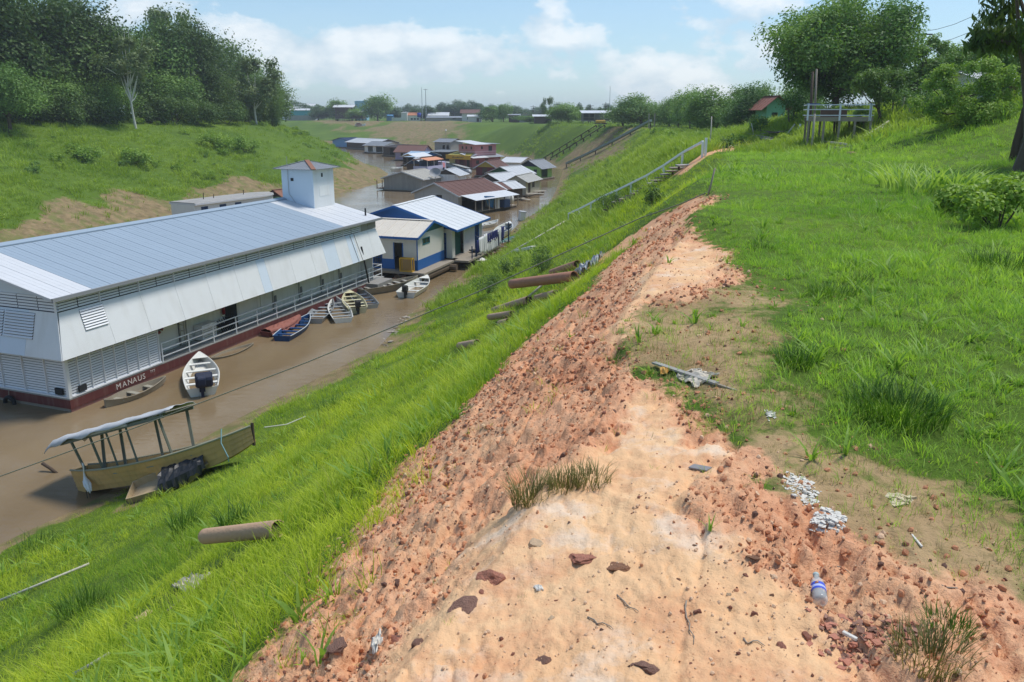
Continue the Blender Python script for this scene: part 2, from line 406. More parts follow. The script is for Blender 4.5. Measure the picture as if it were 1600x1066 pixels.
def build_ground():
    rr = [0.7]
    while rr[-1] < 13: rr.append(rr[-1] * 1.0068)
    while rr[-1] < 420: rr.append(rr[-1] * 1.0135)
    while rr[-1] < 1500: rr.append(rr[-1] * 1.06)
    front = np.linspace(R(-44), R(44), 470); back = np.linspace(R(44), R(316), 70)[1:-1]
    ang = np.concatenate([front, back]); rr = np.array(rr)
    RR, AA = np.meshgrid(rr, ang, indexing='ij')
    X = (RR * np.sin(AA)).ravel(); Y = (RR * np.cos(AA)).ravel()
    X = np.append(X, 0.0); Y = np.append(Y, 0.0)
    z = base_height(X, Y)
    bare, sand, dry, mud, d, r = masks(X, Y, z)
    z = z + detail(X, Y, bare, sand, d, r)
    z = np.where(r > 900, np.maximum(z, 8), z)
    na = len(ang); nr = len(rr)
    i = np.arange(nr - 1)[:, None]; j = np.arange(na)[None, :]; j2 = (j + 1) % na
    q = np.stack([i * na + j, (i + 1) * na + j, (i + 1) * na + j2, i * na + j2], -1).reshape(-1, 4)
    me = bpy.data.meshes.new('ground')
    nv = len(X); tri0 = np.stack([np.full(na, nv - 1), np.arange(na), (np.arange(na) + 1) % na], -1)
    me.vertices.add(nv); me.vertices.foreach_set('co', np.stack([X, Y, z], -1).ravel())
    nl = len(q) * 4 + len(tri0) * 3
    me.loops.add(nl); me.loops.foreach_set('vertex_index', np.concatenate([q.ravel(), tri0.ravel()]))
    npoly = len(q) + len(tri0)
    me.polygons.add(npoly)
    ls = np.concatenate([np.arange(len(q)) * 4, len(q) * 4 + np.arange(len(tri0)) * 3])
    me.polygons.foreach_set('loop_start', ls)
    me.polygons.foreach_set('use_smooth', np.ones(npoly, bool))
    me.update(calc_edges=True); me.validate()
    for nm, arr in (('bare', bare), ('sand', sand), ('dry', dry), ('mud', mud)):
        a = me.attributes.new(nm, 'FLOAT', 'POINT'); a.data.foreach_set('value', arr.astype(np.float32))
    m = bpy.data.materials.new('ground_soil_grass'); m.use_nodes = True; t = m.node_tree; b = t.nodes['Principled BSDF']
    b.inputs['Roughness'].default_value = .95; b.inputs['Specular IOR Level'].default_value = .15
    pos = N(t, 'ShaderNodeNewGeometry').outputs['Position']
    at = {k: N(t, 'ShaderNodeAttribute', attribute_name=k).outputs['Fac'] for k in ('bare', 'sand', 'dry', 'mud')}
    def nz(s, det=6.0, rough=.6, off=0):
        n = N(t, 'ShaderNodeTexNoise', i_Scale=s, i_Detail=det, i_Roughness=rough)
        ln(t, vmth(t, 'ADD', pos, (off, off * .7, off * .3)), n.inputs['Vector']); return n.outputs['Fac']
    big = nz(.12, 4); mid = nz(1.3, 6, .6, 3); fine = nz(14, 6, .7, 5); vf = nz(70, 4, .7, 9)
    g1 = mixc(t, ramp(t, big, [(.35, 0.0), (.65, 1.0)]), srgb(74, 104, 34), srgb(112, 138, 44))
    g2 = mixc(t, ramp(t, mid, [(.3, 0.0), (.7, 1.0)]), g1, srgb(88, 112, 40))
    grassc = mixc(t, ramp(t, fine, [(.35, 0.0), (.7, .5)]), g2, srgb(62, 78, 34))
    redc = mixc(t, ramp(t, mid, [(.3, 0.0), (.7, 1.0)]), srgb(208, 144, 106), srgb(222, 170, 132))
    redc = mixc(t, ramp(t, fine, [(.4, 0.0), (.75, .65)]), redc, srgb(228, 182, 146))
    redc = mixc(t, ramp(t, fine, [(.25, .6), (.45, 0.0)]), redc, srgb(182, 118, 90))
    sandc = mixc(t, ramp(t, mid, [(.32, 0.0), (.68, 1.0)]), srgb(232, 194, 150), srgb(222, 176, 132))
    sandc = mixc(t, ramp(t, nz(3.2, 6, .65, 12), [(.52, 0.0), (.66, .75)]), sandc, srgb(226, 206, 184))
    sandc = mixc(t, mth(t, 'MULTIPLY', ramp(t, nz(1.7, 7, .72, 44), [(.46, 0.0), (.58, .7)]), ramp(t, fine, [(.3, .3), (.6, 1.0)])), sandc, srgb(206, 150, 112))
    sandc = mixc(t, ramp(t, fine, [(.58, 0.0), (.72, .35)]), sandc, srgb(176, 126, 90))
    sandc = mixc(t, ramp(t, vf, [(.62, 0.0), (.72, .3)]), sandc, srgb(150, 104, 76))
    redc = mixc(t, mth(t, 'MULTIPLY', ramp(t, nz(1.0, 6, .65, 52), [(.44, 0.0), (.60, .7)]), ramp(t, fine, [(.25, .45), (.6, 1.0)])), redc, srgb(224, 182, 142))
    dryc = mixc(t, ramp(t, mid, [(.35, 0.0), (.65, 1.0)]), srgb(176, 144, 110), srgb(196, 164, 126))
    dryc = mixc(t, ramp(t, fine, [(.5, 0.0), (.68, .6)]), dryc, srgb(120, 110, 66))
    mudc = mixc(t, ramp(t, mid, [(.35, 0.0), (.65, 1.0)]), srgb(150, 130, 98), srgb(116, 102, 74))
    mudc = mixc(t, ramp(t, nz(.5, 6, .7, 20), [(.48, 0.0), (.60, .65)]), mudc, srgb(98, 112, 54))
    def edge(a, nz_, amt=.55, k=5.0):
        return mth(t, 'MULTIPLY_ADD', mth(t, 'SUBTRACT', mth(t, 'ADD', a, mth(t, 'MULTIPLY_ADD', nz_, 2 * amt, -amt)), .5), k, .5, clamp=True)
    en = mth(t, 'ADD', mth(t, 'MULTIPLY', nz(5, 6, .7, 31), .6), mth(t, 'MULTIPLY', fine, .4))
    ebare = edge(at['bare'], en, .95, 4.0); esand = edge(at['sand'], en, 1.15, 2.6); edry = edge(at['dry'], en, .9, 3.0); emud = edge(at['mud'], nz(1.2, 6, .7, 33), .8, 4.0)
    c = mixc(t, mth(t, 'MULTIPLY', edry, .85), grassc, dryc)
    c = mixc(t, emud, c, mudc)
    c = mixc(t, ebare, c, redc)
    c = mixc(t, mth(t, 'MULTIPLY', esand, ebare), c, sandc)
    ln(t, c, b.inputs['Base Color'])
    bp = N(t, 'ShaderNodeBump', i_Strength=.9, i_Distance=.04)
    ln(t, mth(t, 'MULTIPLY', mth(t, 'ADD', mth(t, 'MULTIPLY', fine, .7), mth(t, 'MULTIPLY', vf, .2)), mth(t, 'MULTIPLY_ADD', esand, -.45, 1.0)), bp.inputs['Height']); ln(t, bp.outputs[0], b.inputs['Normal'])
    me.materials.append(m)
    o = bpy.data.objects.new('ground', me); COL.objects.link(o); tag(o, 'grassy river banks, terrace and bare red soil crest', 'ground', kind='structure')
    return o
GROUND = build_ground()

def build_water():
    # brown water sheet, a little larger than the river so that the banks cut its edge
    P = WATER
    m = bpy.data.materials.new('muddy_water'); m.use_nodes = True; t = m.node_tree; b = t.nodes['Principled BSDF']
    pos = N(t, 'ShaderNodeNewGeometry').outputs['Position']
    n = N(t, 'ShaderNodeTexNoise', i_Scale=.25, i_Detail=5.0); ln(t, vmth(t, 'MULTIPLY', pos, (1, .5, 1)), n.inputs['Vector'])
    ln(t, mixc(t, ramp(t, n.outputs['Fac'], [(.35, 0.0), (.65, 1.0)]), srgb(120, 102, 76), srgb(136, 118, 92)), b.inputs['Base Color'])
    b.inputs['Roughness'].default_value = .10; b.inputs['IOR'].default_value = 1.33; b.inputs['Specular IOR Level'].default_value = .5
    n1 = N(t, 'ShaderNodeTexNoise', i_Scale=1.7, i_Detail=4.0, i_Roughness=.6); ln(t, vmth(t, 'MULTIPLY', pos, (.8, 1.7, 1)), n1.inputs['Vector'])
    n2 = N(t, 'ShaderNodeTexNoise', i_Scale=.22, i_Detail=2.0); ln(t, pos, n2.inputs['Vector'])
    h = mth(t, 'MULTIPLY', n1.outputs['Fac'], ramp(t, n2.outputs['Fac'], [(.35, .25), (.65, 1.0)]))
    bp = N(t, 'ShaderNodeBump', i_Strength=.55, i_Distance=.05); ln(t, h, bp.inputs['Height']); ln(t, bp.outputs[0], b.inputs['Normal'])
    xs = [p[0] for p in P]; ys = [p[1] for p in P]
    o = mesh_obj('river_water', [(-280, -90, 0), (30, -90, 0), (30, 420, 0), (-280, 420, 0)], [(0, 1, 2, 3)], m)
    tag(o, 'still brown muddy river water between the banks', 'water', kind='structure')
build_water()

# ------------------------------------------------------------------ grass (too many blades to count): geometry nodes on scattered points
def tuft_mesh(name, nb, h, spread, wd, lean, mat, seed, seg=3, broad=1.0):
    rd = random.Random(seed); vs = []; fs = []
    for k in range(nb):
        a = rd.uniform(0, 2 * math.pi); r0 = spread * math.sqrt(rd.random())
        px, py = r0 * math.cos(a), r0 * math.sin(a)
        ba = a + rd.uniform(-1.2, 1.2); hh = h * rd.uniform(.55, 1.1); le = lean * rd.uniform(.2, 1.3) * hh
        wv = wd * rd.uniform(.7, 1.3); wa = ba + math.pi / 2 + rd.uniform(-.6, .6)
        n0 = len(vs)
        for s in range(seg + 1):
            q = s / seg; cx = px + math.cos(ba) * le * q ** 1.8; cy = py + math.sin(ba) * le * q ** 1.8
            cz = hh * (q - .18 * lean * q * q) - .02 * h
            ww = wv * (1 - q ** 1.6) * (.7 + .6 * q * broad)
            if s == seg: vs.append((cx, cy, cz))
            else:
                vs.append((cx - math.cos(wa) * ww, cy - math.sin(wa) * ww, cz)); vs.append((cx + math.cos(wa) * ww, cy + math.sin(wa) * ww, cz))
        for s in range(seg - 1): fs.append((n0 + 2 * s, n0 + 2 * s + 1, n0 + 2 * s + 3, n0 + 2 * s + 2))
        fs.append((n0 + 2 * (seg - 1), n0 + 2 * (seg - 1) + 1, n0 + 2 * seg))
    me = bpy.data.meshes.new(name); me.from_pydata(vs, [], fs); me.update(); me.materials.append(mat)
    return bpy.data.objects.new(name, me)          # a template for the node tree only, not linked to the scene

def scatter(name, pts, scl, protos, pick, label, cat, tilt=.12):
    n = len(pts)
    me = bpy.data.meshes.new(name); me.vertices.add(n); me.vertices.foreach_set('co', np.asarray(pts, np.float32).ravel())
    rot = np.stack([rng.normal(0, tilt, n), rng.normal(0, tilt, n), rng.uniform(0, 6.283, n)], -1).astype(np.float32)
    a = me.attributes.new('rot', 'FLOAT_VECTOR', 'POINT'); a.data.foreach_set('vector', rot.ravel())
    a = me.attributes.new('scl', 'FLOAT', 'POINT'); a.data.foreach_set('value', np.asarray(scl, np.float32))
    a = me.attributes.new('pick', 'INT', 'POINT'); a.data.foreach_set('value', np.asarray(pick, np.int32))
    me.update()
    o = bpy.data.objects.new(name, me); COL.objects.link(o); tag(o, label, cat, kind='stuff')
    g = bpy.data.node_groups.new(name + '_nodes', 'GeometryNodeTree')
    g.interface.new_socket('Geometry', in_out='INPUT', socket_type='NodeSocketGeometry')
    g.interface.new_socket('Geometry', in_out='OUTPUT', socket_type='NodeSocketGeometry')
    gi = g.nodes.new('NodeGroupInput'); go = g.nodes.new('NodeGroupOutput')
    iop = g.nodes.new('GeometryNodeInstanceOnPoints'); g.links.new(gi.outputs[0], iop.inputs['Points'])
    jg = g.nodes.new('GeometryNodeJoinGeometry')
    for p in protos[::-1]:
        oi = g.nodes.new('GeometryNodeObjectInfo'); oi.inputs['Object'].default_value = p; oi.inputs['As Instance'].default_value = True
        g.links.new(oi.outputs['Geometry'], jg.inputs[0])
    g.links.new(jg.outputs[0], iop.inputs['Instance']); iop.inputs['Pick Instance'].default_value = True
    def attr(nm, dt):
        q = g.nodes.new('GeometryNodeInputNamedAttribute'); q.data_type = dt; q.inputs['Name'].default_value = nm
        return next(s for s in q.outputs if s.enabled and s.name == 'Attribute')
    g.links.new(attr('pick', 'INT'), iop.inputs['Instance Index'])
    e2r = g.nodes.new('FunctionNodeEulerToRotation'); g.links.new(attr('rot', 'FLOAT_VECTOR'), e2r.inputs[0]); g.links.new(e2r.outputs[0], iop.inputs['Rotation'])
    g.links.new(attr('scl', 'FLOAT'), iop.inputs['Scale'])
    g.links.new(iop.outputs[0], go.inputs[0])
    md = o.modifiers.new('scatter', 'NODES'); md.node_group = g
    return o

def sample_polar(r0, r1, a0, a1, dens):
    n = int(dens * (r1 * r1 - r0 * r0) / 2 * (a1 - a0))
    r = np.sqrt(rng.uniform(r0 * r0, r1 * r1, n)); a = rng.uniform(a0, a1, n)
    return r * np.sin(a), r * np.cos(a)

gm_slope_w = leafmat('grass_weed', srgb(110, 150, 44), srgb(160, 190, 70), .4, 1.5)
KEEPOUT = []        # ground under pipes, boats and litter where little grass grows
def keepout(a, b, r): KEEPOUT.append((a[0], a[1], b[0], b[1], r))

# ------------------------------------------------------------------ shared materials
m_white = M('white_paint', (.80, .815, .82), .5, .06, .8, streak=.22, dirt=(.52, .50, .45))
m_whiteblue = M('pale_blue_paint_and_shade', srgb(214, 226, 238), .5, .05, .8)  # bluish skirt panels; also shade painted on tower front and front gable
m_greywall = M('grey_white_wall', (.84, .84, .82), .6, .08, 1.2, streak=.25, dirt=(.30, .28, .25))
m_roofblue = M('blue_grey_sheet', srgb(146, 162, 176), .6, .07, .6, metal=0.0)
m_roofwhite = M('white_sheet', srgb(206, 208, 210), .5, .06, .8, streak=.08, dirt=(.4, .36, .32))
m_roofcream = M('cream_sheet', srgb(214, 206, 192), .55, .07, .9, streak=.15, dirt=(.4, .36, .30))
m_roofgrey = M('grey_zinc_sheet', srgb(150, 154, 158), .5, .12, 1.0, metal=.3, streak=.3, dirt=(.25, .22, .2))
m_roofbrown = M('brown_sheet', srgb(110, 78, 70), .7, .12, 1.0)
m_roofdark = M('dark_sheet', srgb(84, 78, 78), .7, .15, 1.0)
m_rust = M('rusty_sheet', srgb(140, 98, 78), .8, .2, 4)
m_hullred = M('dark_red_hull', srgb(104, 56, 54), .65, .18, 2.0, streak=.5, dirt=srgb(130, 100, 92))
m_hullgrey = M('hull_grey', srgb(150, 140, 128), .8, .15, 3)
m_dark = M('dark_interior', (.03, .032, .035), .9, .2, 3)
m_black = M('black_rubber', (.02, .02, .021), .7, .2, 6)
m_slat = M('white_slat', (.80, .81, .83), .5, .05, 2)
m_steel = M('galvanised', srgb(176, 178, 178), .4, .1, 6, metal=.6)
m_wood = M('weathered_wood', srgb(150, 140, 126), .85, .25, 5, bump=.3)
m_woodgrey = M('grey_planks', srgb(158, 156, 150), .85, .22, 6, bump=.3, streak=.35, dirt=(.14, .13, .12))
m_wooddark = M('dark_wood', srgb(84, 70, 58), .85, .25, 6, bump=.3)
m_log = M('float_log', srgb(92, 78, 62), .9, .25, 5, bump=.3)
m_blue = M('blue_paint', srgb(26, 96, 168), .5, .08, 2)
m_bluedark = M('dark_blue', srgb(26, 54, 92), .5, .12, 3)
m_teal = M('teal_paint', srgb(32, 104, 112), .55, .1, 2)
m_housewhite = M('house_white', srgb(216, 214, 206), .6, .05, 1.5, streak=.08, dirt=(.4, .38, .34))
m_yellow = M('yellow_paint', srgb(212, 166, 52), .6, .1, 3)
m_deckgrey = M('deck_grey', srgb(158, 158, 154), .7, .12, 2)
m_glass = M('dark_glass', (.03, .04, .05), .12, .1, 2, spec=.7)

def louver(mb, P, U, W, length, z0, z1, n, depth=.05, fill=.62):
    """n tilted slats on a wall starting at P, along U (unit), facing W (unit outward)"""
    P, U, W = Vector(P), Vector(U), Vector(W); st = (z1 - z0) / n; up = Vector((0, 0, 1))
    for i in range(n):
        zc = z0 + (i + .5) * st; h = st * fill
        a = P + up * (zc + h / 2) - W * depth * .4; b = P + up * (zc - h / 2) + W * depth * .6
        th = up * min(.012, st * .12)
        vs = [a, a + U * length, b + U * length, b]
        mb.add(vs + [v + th for v in vs], [(0, 1, 2, 3), (7, 6, 5, 4), (3, 2, 6, 7), (1, 0, 4, 5), (0, 3, 7, 4), (2, 1, 5, 6)])
    return mb

def barge():
    LX, LY = 25.4, 11.4; EZ = 4.9; RZ = 6.3
    root = empty('floating_building', (-18.2, 29.75, 0), R(70), 'long white floating building with louvred lower walls, blue-grey roof and square tower', 'building')
    mb = MB(); mb.prism([(0, -.5), (0, .12), (-.04, .14), (-.04, .26), (LX, .26), (LX, -.5)], 0, LY, 'y') if False else None
    mb = MB().span((0.35, .2, -.6), (LX - .2, LY - .2, -.02)); mb.span((.05, .05, -.02), (LX, LY, .5))
    hull = mb.build('hull', m_hullgrey, root)
    MB().span((.0, .0, .14), (LX + .05, .045, .53)).build('hull_band', m_hullred, hull)
    MB().span((-.0, .047, .14), (.045, LY, .53)).build('hull_band', m_hullred, hull)
    MB().span((.02, .02, -.04), (LX, .04, .137)).build('boot_stripe', M('hull_waterline', srgb(122, 84, 80), .8, .2, 3, streak=.5), hull)
    def letters(txt, size, loc):
        cu = bpy.data.curves.new('lettering_curve', 'FONT'); cu.body = txt; cu.size = size; cu.extrude = .004; cu.space_character = 1.12
        tmp = bpy.data.objects.new('lettering_curve', cu); COL.objects.link(tmp)
        bpy.context.view_layer.update()
        me = bpy.data.meshes.new_from_object(tmp.evaluated_get(bpy.context.evaluated_depsgraph_get()))
        bpy.data.objects.remove(tmp); bpy.data.curves.remove(cu)
        me.materials.clear(); me.materials.append(M('lettering_white', srgb(222, 214, 206), .7, .1, 6))
        o = bpy.data.objects.new('hull_letter', me); COL.objects.link(o); o.parent = hull; o.location = loc; o.rotation_euler = (R(90), 0, 0)
    for k, ch in enumerate('MANAUS'): letters(ch, .36, (2.3 + .285 * k + (.06 if k else 0), -.008, .19))
    for k in range(3): letters('T', .16, (4.25 + .1 * k, -.008, .34))
    MB().span((.0, .0, .532), (LX + .1, LY, .58)).build('deck', m_deckgrey, root)
    # front walls with louvres (face x=0) and the near part of the right side (face y=0)
    ZL0, ZL1 = .62, 2.42
    wl = MB(); wl.span((.16, .16, .58), (.2, LY - .2, 4.8)); wl.build('wall', M('louver_backing', srgb(104, 106, 114), .7, .05), root)
    wl = MB(); wl.span((.2, .16, .58), (5.0, .2, 2.5)); wl.build('wall', MATS['louver_backing'], root)
    ny = 9
    for i in range(ny):
        a, b = LY * i / ny, LY * (i + 1) / ny
        lv = louver(MB(), (.10, b - .02, 0), (0, -1, 0), (-1, 0, 0), (b - a) - .04, ZL0, ZL1, 16, .022, .6).build('louver_panel', m_slat, root); lv['kind'] = 'stuff'
        MB().span((.03, b - .025, ZL0 - .03), (.13, b + .025, ZL1)).build('mullion', m_slat, root)
    nx = 8
    for i in range(nx):
        a, b = 5.0 * i / nx, 5.0 * (i + 1) / nx
        lv = louver(MB(), (a + .02, .10, 0), (1, 0, 0), (0, -1, 0), (b - a) - .04, ZL0, ZL1, 16, .022, .6).build('louver_panel', m_slat, root); lv['kind'] = 'stuff'
        MB().span((b - .02, .04, ZL0 - .03), (b + .02, .13, ZL1)).build('mullion', m_slat, root)
    MB().span((.0, .0, ZL0 - .03), (.15, .15, ZL1)).build('corner_post', m_white, root)
    MB().span((-.02, .16, .60), (.1, LY, .66)).build('sill', m_slat, root)
    MB().span((.16, -.02, .60), (5.02, .1, .66)).build('sill', m_slat, root)
    # window box low at the corner
    MB().span((-.03, .35, .72), (.06, .75, .98)).build('vent_opening', m_dark, root)
    MB().span((.5, -.03, .72), (.85, .06, .98)).build('vent_opening', m_dark, root)
    # skirts flaring outwards
    zt, zb, fl = 4.22, 2.40, .42
    cuts = [-.42, 2.2, 4.2, 6.3, 8.4, 10.5, 12.3, 13.0, 15.2, 17.3, 18.6, 20.0, 21.4, 22.3, 24.2, LX + .4]
    for i in range(len(cuts) - 1):
        a, b = cuts[i], cuts[i + 1] - .012
        at_ = a if i else .1; bt = b if i < len(cuts) - 2 else LX - .1
        bm_ = m_whiteblue if i in (6, 10, 12) else m_white
        MB().slab([(a, -fl, zb), (b, -fl, zb), (bt, .08, zt), (at_, .08, zt)], .03).build('skirt_panel', bm_, root)
    for i in range(6):
        a, b = -.42 + (LY + .84) * i / 6, -.42 + (LY + .84) * (i + 1) / 6 - .012
        at_ = a if i else .1; bt = b if i < 5 else LY - .1
        MB().slab([(-fl, b, zb), (-fl, a, zb), (.08, at_, zt), (.08, bt, zt)], .03).build('skirt_panel', m_whiteblue if i in (1,) else m_white, root)
    # big louvred openings in the skirts
    def skirt_louver(side, s0, s1, q0, q1, n):
        fr = empty_part('louver_frame')
        for k in range(n):
            q = q0 + (q1 - q0) * (k + .5) / n; z = zt + (zb - zt) * q; o = .08 - (fl + .08) * q - .06
            h = (zt - zb) * (q1 - q0) / n
            sl = MB()
            if side == 'x':
                sl.add([(s0, o - .03, z - h * .32), (s1, o - .03, z - h * .32), (s1, o + .03, z + h * .22), (s0, o + .03, z + h * .22),
                        (s0, o - .03, z - h * .32 + .02), (s1, o - .03, z - h * .32 + .02), (s1, o + .03, z + h * .22 + .02), (s0, o + .03, z + h * .22 + .02)],
                       [(0, 1, 2, 3), (7, 6, 5, 4), (0, 4, 5, 1), (2, 6, 7, 3), (0, 3, 7, 4), (1, 5, 6, 2)])
            else:
                sl.add([(o - .03, s1, z - h * .32), (o - .03, s0, z - h * .32), (o + .03, s0, z + h * .22), (o + .03, s1, z + h * .22),
                        (o - .03, s1, z - h * .32 + .02), (o - .03, s0, z - h * .32 + .02), (o + .03, s0, z + h * .22 + .02), (o + .03, s1, z + h * .22 + .02)],
                       [(0, 1, 2, 3), (7, 6, 5, 4), (0, 4, 5, 1), (2, 6, 7, 3), (0, 3, 7, 4), (1, 5, 6, 2)])
            sl.build('louver_slat', m_slat, root)
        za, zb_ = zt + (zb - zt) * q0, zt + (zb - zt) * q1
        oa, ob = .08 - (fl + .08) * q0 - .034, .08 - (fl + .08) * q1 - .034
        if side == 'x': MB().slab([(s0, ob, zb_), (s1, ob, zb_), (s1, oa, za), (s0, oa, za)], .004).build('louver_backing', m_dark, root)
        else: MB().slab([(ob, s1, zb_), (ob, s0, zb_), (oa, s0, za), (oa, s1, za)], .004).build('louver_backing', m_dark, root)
    def empty_part(n): return None
    skirt_louver('x', 1.0, 2.15, .04, .52, 8)
    skirt_louver('y', 1.25, 2.9, .05, .62, 9); skirt_louver('y', 2.98, 4.6, .05, .62, 9); skirt_louver('y', 6.0, 7.6, .05, .62, 9)
    # vent strip under the eaves
    wl = MB().span((.2, .16, 4.2), (LX - .2, .2, 4.86)).build('wall', m_dark, root)
    n = 24
    for i in range(n):
        a, b = LX * i / n, LX * (i + 1) / n
        if i < n - 2:
            lv = louver(MB(), (a + .02, .10, 0), (1, 0, 0), (0, -1, 0), (b - a) - .04, 4.24, 4.82, 5, .02, .58).build('vent_louver', m_slat, root); lv['kind'] = 'stuff'
        else: MB().span((a + .02, .06, 4.24), (b - .02, .12, 4.82)).build('vent_mesh', M('grey_mesh', srgb(150, 148, 140), .8, .2, 20), root)
        if i % 2 == 0: MB().span((a - .02, .03, 4.24), (a + .02, .13, 4.84)).build('mullion', m_slat, root)
    for i in range(10):
        a, b = LY * i / 10, LY * (i + 1) / 10
        lv = louver(MB(), (.10, b - .02, 0), (0, -1, 0), (-1, 0, 0), (b - a) - .04, 4.24, 4.86, 5, .02, .58).build('vent_louver', m_slat, root); lv['kind'] = 'stuff'
    # gable
    mid = LY / 2
    MB().prism([(0.1, 4.86), (LY - .1, 4.86), (mid, RZ - .1)], .1, .16, 'x').build('gable', m_whiteblue, root)  # front gable: bluish shade of the camera side put into its colour
    MB().prism([(0.1, 4.86), (LY - .1, 4.86), (mid, RZ - .1)], LX - .2, LX - .14, 'x').build('gable', m_white, root)
    # back and far walls
    MB().span((.2, LY - .2, .58), (LX - .2, LY - .16, 4.8)).build('wall', m_white, root)
    MB().span((LX - .24, .3, .58), (LX - .2, LY - .2, 4.86)).build('wall', m_white, root)
    # recessed side wall in panels, joints between
    xs = [5.06, 6.9, 8.6, 9.9]; 
    for a, b in ((5.06, 7.55), (7.63, 11.0)): MB().span((a, 1.3, .58), (b, 1.34, 4.2)).build('wall_panel', m_greywall, root)
    for a, b in ((12.0, 14.0), (14.03, 15.1), (15.18, 17.7), (17.78, 20.1), (20.18, 21.7), (21.73, 22.3), (22.38, LX - .2)):
        MB().span((a, 1.3, .58), (b, 1.34, 4.2)).build('wall_panel', m_greywall, root)
    MB().span((11.0, 1.36, .58), (12.0, 1.40, 4.2)).build('door', M('grey_door', srgb(140, 140, 142), .6, .1), root)
    MB().span((5.0, .2, .58), (5.05, 1.34, 2.45)).build('wall', m_greywall, root)
    MB().span((5.06, 1.345, .58), (LX - .25, 1.355, 4.2)).build('joint_backing', m_dark, root)
    for x in (15.1, 17.7, 20.1, 22.3):
        MB().span((x + .0, 1.22, .6), (x + .075, 1.299, 4.0)).build('downpipe', m_steel, root)
        MB().span((x + .14, 1.24, .95), (x + .34, 1.299, 1.45)).build('switch_box', M('box_grey', srgb(120, 122, 124), .6, .1), root)
    MB().span((5.05, -.3, 2.46), (LX - .1, 1.3, 2.52)).build('soffit', m_greywall, root) if False else None
    # scaffold-like grey ladder and the far post
    ld = MB()
    for y in (.95, 1.25): ld.beam((7.6, y, .58), (7.6, y, 4.1), .05, .05)
    for k in range(11): ld.beam((7.6, .95, .75 + .31 * k), (7.6, 1.25, .75 + .31 * k), .03, .03)
    ld.beam((7.9, 1.1, .58), (7.9, 1.1, 4.1), .06, .06); ld.build('ladder', m_steel, root)
    MB().tube([(23.2, -.5, .75), (22.85, -.25, 3.3)], .06).build('boom_pole', m_black, root)
    # railing
    for i, x in enumerate(np.linspace(5.15, LX + .55, 13)):
        MB().beam((x, .06, .58), (x, .06, 1.52), .045, .045).build('rail_post', m_white, root)
    for z in (1.5, 1.2, .86): MB().beam((5.1, .06, z), (LX + .6, .06, z), .04, .045).build('handrail', m_white, root)
    MB().beam((LX + .57, .06, 1.5), (LX + .57, 1.2, 1.5), .04, .04).build('handrail', m_white, root)
    MB().span((LX + .1, .0, .3), (LX + .8, 1.6, .58)).build('boarding_step', m_deckgrey, root)
    MB().span((LX - 1.9, -1.0, .0), (LX + .2, -.08, .62)).build('fender_box', M('grey_box', srgb(140, 138, 134), .7, .1), root)
    # roof: one panel, shared by all bays
    nb = 27; x0, x1 = -.35, LX + .35; pw = (x1 - x0) / nb
    def panel(name, mat, side):
        e = (-.22, EZ - .02) if side == 0 else (LY + .22, EZ - .02)
        mb = MB(); yr = mid; zr = RZ
        q = [(0, e[0], e[1]), (pw - .001, e[0], e[1]), (pw - .001, yr, zr), (0, yr, zr)]
        if side: q = q[::-1]
        mb.slab(q, .035)
        s = (zr - e[1]) / (yr - e[0]); n = Vector((0, -s, 1)).normalized()
        for xx, hh in ((.0, .014), (pw * .25, .004), (pw * .5, .007), (pw * .75, .004)):
            a = Vector((xx + .015, e[0], e[1])) + n * (.035 + hh / 2); b = Vector((xx + .015, yr, zr)) + n * (.035 + hh / 2)
            mb.beam(a, b, .03, hh, n)
        return mb.build(name, mat, root)
    for side in (0, 1):
        pb = panel('roof_panel', m_roofblue, side); pwht = panel('roof_panel', m_roofwhite, side)
        first = {m_roofblue.name: pb, m_roofwhite.name: pwht}; used = set()
        for i in range(nb):
            mt = m_roofwhite if i < 2 or i > 21 else m_roofblue
            src = first[mt.name]
            if mt.name in used: src = link_copy(src, root)
            used.add(mt.name); src.location = (x0 + i * pw, 0, 0)
    MB().prism([(mid - .3, RZ - .02), (mid, RZ + .085), (mid + .3, RZ - .02), (mid + .3, RZ + .03), (mid, RZ + .13), (mid - .3, RZ + .03)], x0, x1, 'x').build('ridge_cap', m_roofblue, root)
    MB().span((x0, -.30, EZ - .12), (x1, -.22, EZ + .03)).build('gutter', M('gutter_grey', srgb(150, 152, 154), .6, .1), root)
    for s in (0, 1):
        e = -.22 if s == 0 else LY + .22
        MB().beam((x0 - .02, e, EZ - .03), (x0 - .02, mid, RZ - .03), .03, .12).build('barge_board', m_roofwhite, root)
    # tower
    tw = empty('tower', (0, 0, 0)); tw.parent = root
    tx0, ty0, s = TOWER[0], TOWER[1], 2.5; z0, z1 = 5.2, 8.35
    MB().span((tx0, ty0, z0), (tx0 + .05, ty0 + s, z1)).build('tower_wall', m_whiteblue, tw)  # front side tinted bluish, its shade painted into the colour
    MB().span((tx0 + .05, ty0, z0), (tx0 + s, ty0 + .05, z1)).build('tower_wall', m_white, tw)
    MB().span((tx0 + s - .05, ty0 + .05, z0), (tx0 + s, ty0 + s, z1)).build('tower_wall', m_white, tw)
    MB().span((tx0 + .05, ty0 + s - .05, z0), (tx0 + s - .05, ty0 + s, z1)).build('tower_wall', m_white, tw)
    o = .38; a, b = (tx0 - o, ty0 - o), (tx0 + s + o, ty0 + s + o); ap = (tx0 + s / 2, ty0 + s / 2, z1 + .5)
    cs = [(a[0], a[1], z1), (b[0], a[1], z1), (b[0], b[1], z1), (a[0], b[1], z1)]
